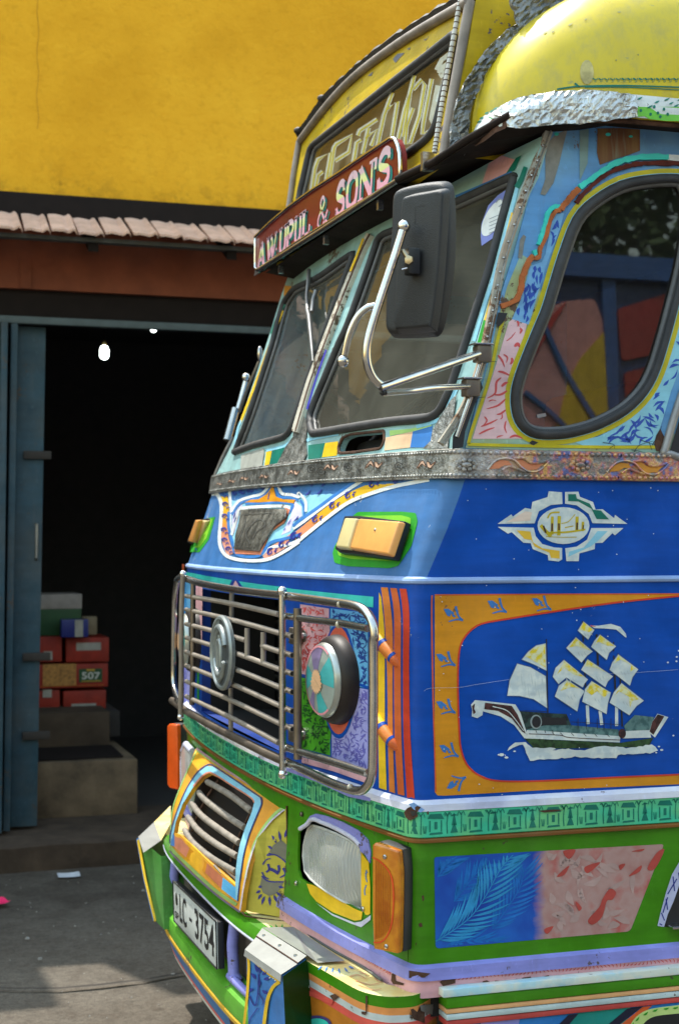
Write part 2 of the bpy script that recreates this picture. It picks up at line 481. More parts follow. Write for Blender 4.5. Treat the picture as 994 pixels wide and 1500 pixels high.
# vertical hairline crack and a stain lump in the plaster
shp(mesh('plaster_crack', [(-0.31 + .006 * math.sin(i * 1.7), 4.697, 4.5 - i * .06) for i in range(14)] + [(-0.307 + .006 * math.sin(i * 1.7), 4.697, 4.5 - i * .06) for i in range(14)],
         [(i, i + 1, 15 + i, 14 + i) for i in range(13)], flat('crack_line', C(186, 132, 26), 0.9)))
M_dark = flat('near_black_wood', (0.010, 0.0065, 0.006), 0.8, 0, .2)  # near-black brown shared by the boards, lintel and rafters
shp(box('drip_board', (-1.62, 4.60, 3.225), (9, 4.72, 3.365), M_dark))
M_fas = flat('brown_fascia_paint', (0.185, 0.050, 0.022), 0.75, 0, 0.3, 0.25, 5.0, 0.2, 30.0)
shp(box('fascia', (-1.62, 4.62, 2.88), (9, 4.80, 3.22), M_fas))
shp(box('fascia_patch', (-0.40, 4.612, 2.882), (-0.345, 4.63, 3.03), M_fas))
shp(box('lintel', (-1.62, 4.66, 2.745), (9, 4.90, 2.88), M_dark))
M_rail = flat('grey_blue_rail', (0.060, 0.085, 0.095), 0.6)
shp(box('door_rail', (-1.62, 4.63, 2.705), (9, 4.68, 2.742), M_rail, bevel=.004))
shp(box('eaves_batten', (-1.62, 4.30, 3.075), (9, 4.36, 3.095), flat('grey_batten', (0.07, 0.075, 0.07), 0.8)))
for i in range(14):
    x = -1.5 + i * 0.7
    shp(hexa('rafter', [(x, 4.32, 3.03), (x + .05, 4.32, 3.03), (x + .05, 4.66, 3.20), (x, 4.66, 3.20)], [(x, 4.32, 3.075), (x + .05, 4.32, 3.075), (x + .05, 4.66, 3.25), (x, 4.66, 3.25)], M_dark))
# neighbouring grey building to the left of the shop
nbr = thing('grey_building', 'plain grey concrete building next to the yellow shop', 'building', (-5, 4.95, 0))
M_grey = flat('weathered_grey_render', (.155, .150, .120), .9, 0, .3, .3, 1.6, .4, 30.0)
def nb_(o): o.parent = nbr; o.matrix_parent_inverse = Matrix.Translation((5, -4.95, 0)); return o
nb_(box('wall', (-12, 4.95, 0), (-1.66, 5.2, 5.7), M_grey)); nb_(box('ledge', (-12, 4.80, 3.2), (-1.66, 4.95, 3.32), M_grey))
for i in range(4): nb_(box('window', (-3.6 - i * 2.4, 4.935, 3.9), (-2.5 - i * 2.4, 4.955, 5.0), flat('dusty_dark_pane', (.03, .032, .035), .25))); nb_(box('shutter', (-4.0 - i * 2.4, 4.93, .15), (-2.1 - i * 2.4, 4.955, 2.7), flat('brown_shutter', (.10, .06, .04), .6)))
# awning tiles: each an S-shaped clay tile with a roll and a nib
def tile_mesh(seed):
    rr = random.Random(seed); V, Fc = [], []; W = 0.112; Lr = 0.40
    prof = []
    for i in range(13):
        t = i / 12; x = t * (W + .012)
        z = 0.008 * math.sin(t * math.pi * 1.2 + .6)
        if t > .72: z += 0.017 * math.sin((t - .72) / .28 * math.pi)
        prof.append((x, z))
    fr = [rr.uniform(-.010, .006) + (-.018 if .74 < i / 12 < .94 else 0) for i in range(13)]
    for th in (0, -0.012):
        for r_ in range(2):
            for i, (x, z) in enumerate(prof):
                y = 0.0 + (fr[i] if r_ == 0 else Lr)
                V.append((x + (0.02 if r_ else 0), y, z + th + (0.165 if r_ else 0) + (0.006 if not r_ else 0)))
    for r_ in (0, 2):
        for i in range(12):
            a = r_ * 13 + i; Fc.append((a, a + 1, a + 14, a + 13))
    for i in range(12):
        Fc.append((i, i + 1, 27 + i, 26 + i)); Fc.append((13 + i, 14 + i, 40 + i, 39 + i))
    for e in (0, 12): Fc.append((e, 13 + e, 39 + e, 26 + e))
    me = bpy.data.meshes.new('tile'); me.from_pydata(V, [], Fc); me.materials.append(flat('pink_clay_tile', C(196, 160, 140), 0.8, 0, .3, .22, 8.0, .3, 40.0))
    for f in me.polygons: f.use_smooth = True
    me.set_sharp_from_angle(angle=R(40)); return me
tm = [tile_mesh(s) for s in range(4)]; rr = random.Random(2)
for i in range(44):
    o = bpy.data.objects.new('tile', tm[rr.randrange(4)]); link(o)
    o.location = (-1.6 + i * 0.131 + rr.uniform(-.004, .004), 4.235 + rr.uniform(-.012, .012), 3.10 + rr.uniform(-.006, .006))
    o.rotation_euler = (rr.uniform(-.01, .01), rr.uniform(-.015, .015), rr.uniform(-.012, .012)); shp(o)
# room behind the doorway
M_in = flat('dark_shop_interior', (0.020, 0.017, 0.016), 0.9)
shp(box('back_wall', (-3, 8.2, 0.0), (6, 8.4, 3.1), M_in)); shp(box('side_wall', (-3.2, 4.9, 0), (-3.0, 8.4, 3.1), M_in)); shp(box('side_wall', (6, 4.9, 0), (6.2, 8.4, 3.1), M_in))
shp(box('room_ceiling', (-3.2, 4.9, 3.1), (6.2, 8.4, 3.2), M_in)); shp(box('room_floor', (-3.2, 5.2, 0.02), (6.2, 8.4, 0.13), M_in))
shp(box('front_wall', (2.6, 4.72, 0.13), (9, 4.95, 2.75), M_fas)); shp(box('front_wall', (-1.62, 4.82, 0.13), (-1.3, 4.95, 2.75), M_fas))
# concrete steps
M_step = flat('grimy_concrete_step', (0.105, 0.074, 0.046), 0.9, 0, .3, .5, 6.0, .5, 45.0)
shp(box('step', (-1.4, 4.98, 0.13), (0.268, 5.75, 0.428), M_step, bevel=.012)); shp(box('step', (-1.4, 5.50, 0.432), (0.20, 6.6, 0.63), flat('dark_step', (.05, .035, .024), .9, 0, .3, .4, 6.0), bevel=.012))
shp(mesh('sacking', [(-.3, 5.02, .438), (.2, 5.04, .438), (.2, 5.45, .446), (-.3, 5.45, .446), (-.3, 5.02, .430), (.2, 5.04, .430), (.2, 5.45, .430), (-.3, 5.45, .430)], [(0, 1, 2, 3), (0, 4, 5, 1), (1, 5, 6, 2), (3, 2, 6, 7), (0, 3, 7, 4)], M_dark))
# folding doors: tall blue leaves stacked to the left of the opening
M_blue = paint_mat('blue_door_paint', (0.018, 0.050, 0.072), 0.55, 0.35, 0.10, (0.07, 0.05, 0.04))
def leaf_door(x0, x1, y0, y1, z0, z1, lean):
    o = shp(hexa('door_leaf', [(x0 + lean, y0, z0), (x1 + lean, y0, z0), (x1 + lean, y1, z0), (x0 + lean, y1, z0)], [(x0, y0, z1), (x1, y0, z1), (x1, y1, z1), (x0, y1, z1)], M_blue, bevel=.005))
    return o
d1 = leaf_door(-0.405, -0.262, 4.70, 4.745, 0.15, 2.70, -0.035)
leaf_door(-0.445, -0.412, 4.60, 4.76, 0.15, 2.70, -0.03); leaf_door(-0.500, -0.466, 4.55, 4.75, 0.15, 2.70, -0.02)
leaf_door(-0.545, -0.515, 4.57, 4.75, 0.15, 2.70, -0.01); leaf_door(-0.62, -0.57, 4.55, 4.75, 0.15, 2.70, 0); leaf_door(-0.9, -0.64, 4.7, 4.75, 0.15, 2.7, 0)
M_iron = flat('rusty_dark_iron', (0.030, 0.024, 0.021), 0.7, 0.3)
def dpart(o): o.parent = d1; return o
hp = PY(53, 768, 4.68)
hd = tube('door_handle', [hp, hp + Vector((0, -.03, 0)), hp + Vector((.0, -.03, -.17)), hp + Vector((0, 0, -.18))], .008, flat('worn_steel_handle', (.25, .25, .24), .45, .8)); dpart(hd); hd.matrix_parent_inverse = Matrix.Translation((0, -4.7, 0))
for zz in (0.62, 1.02, 2.05):
    c = PY(58, 1013, 4.69); h = box('hinge', (c.x - .085, 4.683, zz - .03), (c.x + .055, 4.699, zz + .012), M_iron, bevel=.004); h.parent = d1; h.matrix_parent_inverse = Matrix.Translation((0, -4.7, 0))
for o in [o for o in bpy.data.objects if o.name.startswith(('door_handle', 'hinge'))]: o.matrix_parent_inverse = Matrix.Identity(4) @ Matrix.Translation((0, 0, 0))
# goods in the doorway
M_red = flat('red_carton', C(128, 30, 14), 0.6, 0, .4, .25, 12.0)
def carton(name, u0, v0, u1, v1, yf, depth, mat, label, cat, group=None, rot=0.0):
    a = PY(u0, v1, yf); b = PY(u1, v0, yf)
    o = box(name, (a.x, yf, a.z), (b.x, yf + depth, b.z), mat, None, bevel=.006); tag(o, label, cat, group); return o
M_lab = flat('barcode_label', C(140, 138, 132), 0.6); M_gcart = flat('green_print', C(16, 62, 26), 0.6); M_yprint = flat('yellow_print', C(170, 136, 40), 0.6)
c1 = carton('carton', 93, 1010.5, 155.5, 1040, 5.82, .32, M_red, 'red carton with barcode label, bottom right of the doorway stack', 'carton', 'red cartons in the doorway')
c2 = carton('carton', 40, 1010.5, 88, 1040, 5.82, .32, M_red, 'red carton low in the stack, partly behind the blue door', 'carton', 'red cartons in the doorway')
c3 = carton('carton', 40, 971.5, 158.5, 1009.5, 5.80, .34, M_red, 'wide red carton printed 507 in the middle of the doorway stack', 'carton', 'red cartons in the doorway')
c4 = carton('carton', 97, 933.5, 160, 970.5, 5.82, .32, M_red, 'red carton with silver sticker, top right of the doorway stack', 'carton', 'red cartons in the doorway')
c5 = carton('carton', 40, 932, 91, 970.5, 5.82, .32, M_red, 'red carton on top of the stack, half hidden by the blue door', 'carton', 'red cartons in the doorway')
def lab(name, o, u0, v0, u1, v1, yf, mat):
    a = PY(u0, v1, yf); b = PY(u1, v0, yf)
    return mesh(name, [(a.x, yf, a.z), (b.x, yf, a.z), (b.x, yf, b.z), (a.x, yf, b.z)], [(0, 1, 2, 3)], mat, o)
lab('label', c1, 105, 1030, 141, 1039, 5.817, M_lab); lab('label', c4, 112, 941, 148, 953, 5.817, M_lab); lab('label', c2, 63, 1009.6, 76, 1022, 5.816, M_lab); lab('label', c5, 64, 954, 77, 967, 5.817, M_lab)
lab('green_label', c3, 116, 979, 150, 1000, 5.797, M_gcart); lab('picture_print', c3, 63, 972, 112, 1005, 5.797, flat('biscuit_print', C(150, 106, 52), .6, 0, .4, .5, 60.0)); lab('print_line', c3, 60, 1003, 152, 1006, 5.7965, M_yprint)
a = PY(120, 995, 5.794); text_on('lettering', '507', a, PY(147, 995, 5.794) - a, PY(120, 984.5, 5.794) - a, flat('white_print', C(178, 178, 172), .6), c3, bold=.02)
lab('print_line', c3, 127, 980, 139, 983, 5.794, M_yprint); lab('print_line', c3, 119, 996.5, 148, 998.5, 5.794, M_yprint)
c6 = carton('carton', 30, 889, 119.5, 932, 5.85, .3, M_gcart, 'green carton with a grey lid on top of the red cartons', 'carton')
a = PY(30, 893, 5.845); b = PY(119.5, 870, 5.845)
box('lid', (a.x, 5.845, a.z), (b.x + .004, 6.16, b.z), flat('grey_lid', C(128, 122, 120), .6), c6, bevel=.005)
c7 = carton('packet', 90, 907, 130, 934, 5.74, .07, flat('blue_packet', C(14, 28, 104), .4), 'blue and white packet leaning on the green carton', 'packet')
lab('white_stripe', c7, 110, 908, 122, 933, 5.737, M_lab)
carton('packet', 121, 903, 142.5, 930, 5.90, .1, flat('beige_packet', C(112, 98, 76), .6), 'small beige packet behind the blue packet on the cartons', 'packet')
# plinth that carries the cartons
shp(box('plinth', (-1.0, 5.7, .46), (PY(176, 1050, 5.7).x, 6.4, PY(100, 1040.5, 5.82).z - .001), M_in, bevel=.006))
# two lit bulbs
def bulb(u, v, y, sc, label):
    c = PY(u, v, y); t = thing('hanging_bulb', label, 'light bulb', (c.x, c.y, c.z), 'lit bulbs in the dark shop')
    m, nt, n, l, p = new_mat('lit_bulb_glass'); p.inputs['Emission Color'].default_value = (0.86, 1.0, 0.93, 1); p.inputs['Emission Strength'].default_value = 5.0
    o = lathe('bulb_glass', [(.004, .03 * sc), (.018 * sc, .022 * sc), (.024 * sc, 0), (.023 * sc, -.03 * sc), (.014 * sc, -.042 * sc), (.003, -.046 * sc)], (0, 0, 0), (0, 0, 1), m, t, 14)
    lathe('bulb_cap', [(.010 * sc, .031 * sc), (.012 * sc, .045 * sc), (.006 * sc, .056 * sc)], (0, 0, 0), (0, 0, 1), flat('brass_cap', (.5, .38, .15), .4, .9), t, 12)
    tube('flex', [(0, 0, .055 * sc), (0, 0, 3.1 - c.z)], .003, M_dark, t, 6)
bulb(153, 514, 6.0, 1.15, 'lit white bulb hanging low inside the dark shop')
bulb(225, 478, 7.4, .9, 'lit bulb hanging higher and deeper inside the dark shop')
# litter in front of the shop
def scrap(name, u, v, w_, h_, rot, mat, label, curl=.004):
    c = PZ(u, v, 0.003); V, Fc = [], []
    for j in range(4):
        for i in range(4):
            x = (i / 3 - .5) * w_; y = (j / 3 - .5) * h_
            V.append((c.x + x * math.cos(rot) - y * math.sin(rot), c.y + x * math.sin(rot) + y * math.cos(rot), .004 + curl * (abs(i - 1.5) + .5 * math.sin(j * 2 + i))))
    for j in range(3):
        for i in range(3): a = j * 4 + i; Fc.append((a, a + 1, a + 5, a + 4))
    return tag(mesh(name, V, Fc, mat, None, smooth=True), label, 'litter')
M_pap = flat('paper_scrap', (.5, .5, .52), .8); M_pink = flat('pink_plastic', C(225, 40, 95), .5)
scrap('paper_scrap', 101, 1283, .105, .10, -.05, M_pap, 'white paper scrap lying on the road by the kerb')
scrap('plastic_scrap', -2, 1325, .075, .09, .4, M_pink, 'crumpled pink plastic scrap lying on the road', .012)
M_peb = flat('pale_pebble', (.25, .235, .21), .9)
rr = random.Random(11); pv, pf = [], []
for i in range(95):
    x = rr.uniform(-1.1, .2); y = rr.uniform(1.6, 4.25); r_ = rr.uniform(.0015, .0042) if i > 4 else rr.uniform(.007, .010); b = len(pv)
    for dz, m_ in ((0, 1), (r_ * .7, .75)):
        for j in range(6): a = j * math.pi / 3 + i; pv.append((x + r_ * m_ * math.cos(a) * rr.uniform(.8, 1.2), y + r_ * m_ * math.sin(a) * rr.uniform(.8, 1.2), dz))
    pf += [tuple(b + 6 + j for j in range(6))] + [(b + j, b + (j + 1) % 6, b + 6 + (j + 1) % 6, b + 6 + j) for j in range(6)]
stuff(tag(mesh('grit', pv, pf, M_peb), 'pale grit and small pebbles scattered over the road', 'grit'))
# ================================================================== painted lorry: body shell
lorry = thing('painted_lorry', 'old blue, green and yellow lorry covered in hand-painted patterns', 'lorry', (0, 0, 0))
W = 2.2
def Bx(y):
    if y < 1.15: return -0.115 + 0.112 * ((1.15 - y) / 1.15) ** 2.2
    return -0.115 + 0.065 * ((y - 1.15) / 1.05) ** 2.2
def plan(dx=0.0, off=0.0, r=0.028, xe=2.4, yin=0.0):
    """outline of the cab seen from above: far side, front, near side; moved back by dx, grown by off"""
    p = []
    a = Vector((r + Bx(W) + dx + .02, W - yin)); b = Vector((Bx(W) + dx, W - yin)); c = Vector((Bx(W - r) + dx, W - yin - r))
    for i in range(5): p.append((xe + (a.x + .02 - xe) * i / 4, W - yin))
    p += [tuple(a * (1 - t) ** 2 + b * 2 * t * (1 - t) + c * t * t) for t in (0, .25, .5, .75, 1)]
    y0, y1 = W - yin - r, yin + r
    for i in range(1, 44):
        y = y0 + (y1 - y0) * i / 44; p.append((Bx(y) + dx, y))
    a = Vector((Bx(y1) + dx, y1)); b = Vector((Bx(0) + dx, yin)); c = Vector((Bx(0) + dx + r, yin))
    p += [tuple(a * (1 - t) ** 2 + b * 2 * t * (1 - t) + c * t * t) for t in (0, .2, .4, .6, .8, 1)]
    x0 = Bx(0) + dx + r
    for i in range(1, 13): p.append((x0 + (xe - x0) * (i / 12) ** 1.3, yin))
    if off:
        q = []
        for i in range(len(p)):
            a = Vector(p[max(0, i - 1)]); b = Vector(p[min(len(p) - 1, i + 1)]); t = (b - a).normalized()
            q.append((p[i][0] + t.y * off, p[i][1] - t.x * off))
        # outward: path runs far side -> front -> near side, outside is on its right hand
        return q
    return p
def _chk():
    a = plan(0, .01); b = plan(0, 0)
    return a[30][0] < b[30][0]
SGN = 1.0 if _chk() else -1.0
def loft(rings):
    V, Fc = [], []; k = len(rings[0])
    for rg in rings: V += rg
    for i in range(len(rings) - 1):
        for j in range(k - 1): a = i * k + j; Fc.append((a, a + 1, a + 1 + k, a + k))
    return V, Fc
def lift(y): return 0.032 * (max(0.0, y) / 2.2) ** 0.8       # the belt line rises a little towards the far side
def ring(z, dx=0.0, off=0.0, lf=0.0, **kw):
    return [(x, y, z + lf * lift(y)) for x, y in plan(dx, off * SGN, **kw)]
def Dz(z):
    if z <= 1.515: return 0.0
    if z <= 1.74: return 0.09 * (z - 1.515) / 0.225
    if z <= 1.805: return 0.09 + 0.01 * (z - 1.74) / 0.065
    return 0.10 + 0.33 * (z - 1.805)
reg('low', *loft([ring(z) for z in (0.25, 0.8, 1.2, 1.53)]))
reg('hood', *loft([ring(1.50, -.006, r=.04), ring(1.515, 0, r=.04), ring(1.63, Dz(1.63), lf=.5, r=.05), ring(1.75, Dz(1.74) + .004, lf=1, r=.05)]))
reg('belt', *loft([ring(1.70, Dz(1.74) - .01, .010, lf=1, r=.02), ring(1.86, Dz(1.805) + .008, .012, lf=1, r=.02)]))
def Yin(z): return 0.055 * max(0, z - 1.8) / 0.77
_u = []
for i in range(9):
    z = 1.74 + i * 0.12
    _u.append([(Bx(y) + 0.10 + 0.33 * (z - 1.805), y, z + lift(y)) for y in [2.3 - 2.4 * j / 40 for j in range(41)]])
reg('upper', *loft(_u))
reg('sideup', [(-1, Yin(1.8) - 0.055 * .3 / .77, 1.5), (4, -0.055 * .3 / .77, 1.5), (4, 0.055 * 1.2 / .77, 3.0), (-1, 0.055 * 1.2 / .77, 3.0)], [(0, 1, 2, 3)])

# ---- paints
P_blue = paint_mat('blue_enamel', (0.001, 0.068, 0.40), 0.36, 0.05, 0.02, (0.35, 0.37, 0.40), spec=.22, dirtcol=(.04, .08, .2))
P_chalk_sheen = paint_mat('chalky_sheen_blue_enamel', (0.030, 0.138, 0.36), 0.5, 0.16, 0.06, (0.4, 0.42, 0.45), spec=.4, dirtcol=(.22, .26, .32))  # chalky paint, with the slope's sky sheen and sunlight mixed into its colour
P_white = paint_mat('white_enamel', C(218, 222, 220), 0.42, 0.30, 0.10, (0.14, 0.10, 0.08))
P_lav = paint_mat('lavender_enamel', C(138, 140, 212), 0.40, 0.30, 0.13, (0.10, 0.07, 0.06))
P_pink = paint_mat('pink_enamel', C(222, 170, 178), 0.42, 0.28, 0.11, (0.09, 0.06, 0.05))
P_green = paint_mat('leaf_green_enamel', (0.050, 0.235, 0.002), 0.36, 0.12, 0.09, (0.07, 0.05, 0.04), spec=.3)
P_teal = paint_mat('teal_enamel', C(60, 190, 150), 0.40, 0.15, 0.04, (.10, .07, .05), col2=C(105, 195, 130), cscale=7.0)
P_dteal = paint_mat('dark_teal_enamel', C(10, 112, 96), 0.45, 0.10)
P_turq = paint_mat('turquoise_enamel', C(60, 205, 190), 0.38, 0.12)
P_brown = paint_mat('brown_enamel', C(120, 74, 22), 0.45, 0.2, .05)
P_orange = paint_mat('orange_enamel', C(214, 142, 22), 0.40, 0.14, 0.02, (.2, .1, .05))
P_dor = paint_mat('deep_orange_enamel', C(212, 92, 40), 0.42, 0.14)
P_redor = paint_mat('red_orange_enamel', C(206, 62, 34), 0.42, 0.14)
P_salmon = paint_mat('salmon_enamel', C(205, 128, 96), 0.42, 0.16)
P_yel = paint_mat('yellow_enamel', C(236, 192, 34), 0.38, 0.18, 0.03, (.2, .12, .05))
P_olive = paint_mat('olive_yellow_enamel', C(196, 184, 74), 0.42, 0.18, 0.02)
P_lblue = paint_mat('light_blue_enamel', C(140, 200, 222), 0.40, 0.16)
P_mblue = paint_mat('mid_blue_enamel', C(58, 120, 190), 0.42, 0.16)
P_navy = paint_mat('navy_enamel', C(40, 52, 140), 0.45, 0.10)
P_purp = paint_mat('muted_purple_enamel', C(110, 96, 120), 0.45, 0.14)
P_lgreen = paint_mat('pale_green_enamel', C(168, 206, 120), 0.42, 0.16)
P_red = paint_mat('coral_red_enamel', C(214, 88, 76), 0.42, 0.14)
P_black = flat('black_paint', (.012, .012, .014), .5)
P_grn2 = paint_mat('bright_green_enamel', C(40, 150, 30), 0.4, 0.12)
P_cream = paint_mat('cream_enamel', C(232, 222, 160), 0.45, 0.25, 0.06, (.12, .08, .05), col2=C(226, 196, 120), cscale=9.0)
M_rust = flat('flaking_rust', (0.085, 0.042, 0.026), 0.9, 0, .3, .5, 30.0, .8, 60.0)
M_rubber = flat('weathered_rubber', (0.035, 0.035, 0.037), 0.62, 0, .4, .35, 20.0, .1, 60.0)
M_plastic = flat('black_moulded_plastic', (0.017, 0.0175, 0.019), 0.5, 0, .45, .15, 30.0, .35, 420.0)

# ---- blue front with the radiator opening, traced on the shell
front_out = [(600, 1192), (560, 1176), (500, 1153), (430, 1126), (380, 1105), (320, 1070), (274, 1041), (269, 1000), (268, 930), (268, 870), (268, 822), (330, 833), (400, 840), (470, 845), (540, 849), (606, 853), (607, 900), (606, 1000), (603, 1100)]
gr_hole = [(312, 1046), (308, 960), (306, 866), (360, 872), (424, 884), (428, 980), (430, 1108), (370, 1082)]
def zrow(z0, z1, off=0.0, n=1, dx=0.0, **kw):
    return loft([ring(z0 + (z1 - z0) * i / n, dx, off, **kw) for i in range(n + 1)])
# shell strips that run right round the cab are built along its outline
def strip(name, prof, mat, parent=lorry, smooth=True, **kw):
    """prof: (off, z) from bottom to top, swept along the outline"""
    V, Fc = loft([ring(z, 0.0, o, **kw) for o, z in prof])
    return mesh(name, V, Fc, mat, parent, smooth=smooth, sharp=R(30))
def Yof(u, v, s='low'): return hit(u, v, s)[0].y
# opening in outline coordinates: cut the loft between two outline stations
V, Fc = loft([ring(z) for z in (1.005, 1.045, 1.445, 1.515)]); kN = len(plan())
ya, yb = 0.70, 1.74
keep = []
for f in Fc:
    c = sum((Vector(V[i]) for i in f), Vector()) / 4
    if ya < c.y < yb and 1.045 < c.z < 1.445 and c.x < 0.05: continue
    keep.append(f)
body = mesh('front_and_side_panel', V, keep, P_blue, lorry, smooth=True, sharp=R(30))
# reveal of the opening and the radiator behind it
hv = []; 
ylist = sorted({round(v[1], 4) for v in [V[i] for f in Fc if f not in keep for i in f]})
gy0, gy1 = ylist[0], ylist[-1]
rev = [(Bx(gy0), gy0, 1.045), (Bx(gy1), gy1, 1.045), (Bx(gy1), gy1, 1.445), (Bx(gy0), gy0, 1.445)]
revb = [(x_ + .030, y, z) for x_, y, z in rev]
mesh('grille_reveal', rev + revb, [(i, (i + 1) % 4, 4 + (i + 1) % 4, 4 + i) for i in (0, 1, 3)], paint_mat('blue_reveal', C(20, 62, 150), .45, .4), lorry)
M_rad = flat('black_radiator', (0.010, 0.010, 0.011), 0.7)
mesh('grille_box', revb + [(.15, y, z) for _, y, z in rev], [(i, (i + 1) % 4, 4 + (i + 1) % 4, 4 + i) for i in range(4)], M_rad, lorry)
rad = box('radiator', (0.16, gy0 - .1, 1.0), (0.22, gy1 + .1, 1.5), M_rad, lorry)
for i in range(9): box('radiator_fin', (0.150, gy0, 1.06 + i * .045), (0.159, gy1, 1.068 + i * .045), M_rad, rad)
box('radiator_shroud', (0.10, gy0 - .12, .98), (0.45, gy0 - .1, 1.5), M_rad, lorry); box('radiator_shroud', (0.10, gy1 + .1, .98), (0.45, gy1 + .12, 1.5), M_rad, lorry)
box('engine_cover', (0.10, gy0 - .1, 1.50), (0.6, gy1 + .1, 1.508), M_rad, lorry); box('engine_tray', (0.02, gy0 - .1, .985), (0.6, gy1 + .1, .995), M_rad, lorry)
# sloping panel under the belt
V, Fc = loft([ring(1.515, 0, r=.04), ring(1.57, Dz(1.57), lf=.25, r=.045), ring(1.63, Dz(1.63), lf=.5, r=.05), ring(1.69, Dz(1.69), lf=.75, r=.05), ring(1.745, Dz(1.74), lf=1, r=.05)])
def submesh(name, V, Fs, mat, parent):
    ids = sorted({i for f in Fs for i in f}); mp = {a: b for b, a in enumerate(ids)}
    return mesh(name, [V[i] for i in ids], [tuple(mp[i] for i in f) for f in Fs], mat, parent, smooth=True, sharp=R(40))
submesh('nose_slope', V, [f for f in Fc if sum(V[i][1] for i in f) / 4 > 0.004], P_chalk_sheen, lorry); submesh('upper_side_panel', V, [f for f in Fc if sum(V[i][1] for i in f) / 4 <= 0.004], P_blue, lorry)
# pressed ridge along the crease, rubbed white
ridge = strip('crease_ridge', [(0.000, 1.506), (0.005, 1.508), (0.007, 1.513), (0.005, 1.518), (-0.002, 1.522)], paint_mat('rubbed_ridge', C(150, 178, 226), .42, .2, .05, (.5, .52, .55)))
# ledge, village band, brown bead
strip('ledge', [(0.003, 1.010), (0.014, 1.010), (0.012, 1.024), (0.0, 1.033)], paint_mat('pale_lavender', C(196, 200, 226), .42, .25, .10, (.12, .08, .06), col2=C(222, 224, 232), cscale=4))
band = strip('village_band', [(0.010, 0.952), (0.012, 0.954), (0.012, 1.009), (0.008, 1.0095)], P_teal)
strip('bead', [(0.004, 0.939), (0.014, 0.942), (0.014, 0.9475), (0.009, 0.951)], P_brown)
# lavender and pink sill strips, pale ledge
strip('lavender_sill', [(0.002, 0.640), (0.014, 0.642), (0.012, 0.668), (0.0, 0.6745)], P_lav)
pinks = strip('pink_sill', [(-0.004, 0.600), (0.006, 0.603), (0.006, 0.6395), (0.001, 0.6398)], P_pink)
# closing sheets of the cab box below the belt (far side / underside stay dark)
strip('inner_skin', [(-0.03, 0.55), (-0.03, 1.0)], M_rad)

# ---- green lower panel with the lamp opening
def green_panel():
    # panel in (outline station, height); lamp hole traced from the photograph
    z0, z1 = 0.674, 0.940
    hole_px = Q(360, 1040, 4.995)((385, 900), (410, 860), (455, 835), (480, 805), (510, 805), (560, 825), (640, 855), (740, 910), (800, 950), (840, 990), (848, 1040), (850, 1200), (852, 1380), (848, 1470), (800, 1450), (720, 1405), (620, 1345), (540, 1300), (480, 1275), (440, 1260), (400, 1230), (383, 1170), (380, 1050))
    global HOLE_PX; HOLE_PX = hole_px
    hole = [(hit(u, v, 'low')[0].y, hit(u, v, 'low')[0].z) for u, v in hole_px]
    ov, tr = tri2d([(0.031, z0), (0.75, z0), (0.75, z1), (0.031, z1)], [hole], 0.022)
    vv = [Vector((Bx(q[0]), q[0], q[1])) for q in ov]; nn = []
    for q in ov:
        d = (Bx(q[0] + .01) - Bx(q[0] - .01)) / .02; nn.append(Vector((-1, d, 0)).normalized())
    v2, f2 = sheet(vv, [t if (vv[t[1]] - vv[t[0]]).cross(vv[t[2]] - vv[t[0]]).dot(nn[t[0]]) > 0 else t[::-1] for t in tr], nn, 0.006)
    g = mesh('green_panel', v2, f2, P_green, lorry, smooth=True, sharp=R(30))
    # the rest of the belt of green: corner and near side, far half of the front
    rg = plan()
    ci = [i for i, q in enumerate(rg) if q[1] <= 0.0305]
    a = [(*rg[i], z0) for i in ci]; b = [(*rg[i], z1) for i in ci]; v3, f3 = loft([a, b])
    mesh('green_side_panel', v3, f3, P_green, lorry, smooth=True, sharp=R(40))
    for ya_, yb_, zl in ((0.66, 0.93, z0 - .05), (0.86, 1.70, .900), (1.62, 9.0, z0 - .05)):
        cj = [i for i, q in enumerate(rg) if ya_ <= q[1] <= yb_]
        a = [(*rg[i], zl) for i in cj]; b = [(*rg[i], z1) for i in cj]; v3, f3 = loft([a, b])
        mesh('green_panel', v3, f3, P_green, lorry, smooth=True, sharp=R(40))
    mesh('nose_well', [(.02, .80, .60), (.02, 1.76, .60), (.02, 1.76, .93), (.02, .80, .93)], [(0, 1, 2, 3)], M_rad, lorry)
    return g
gpan = green_panel()

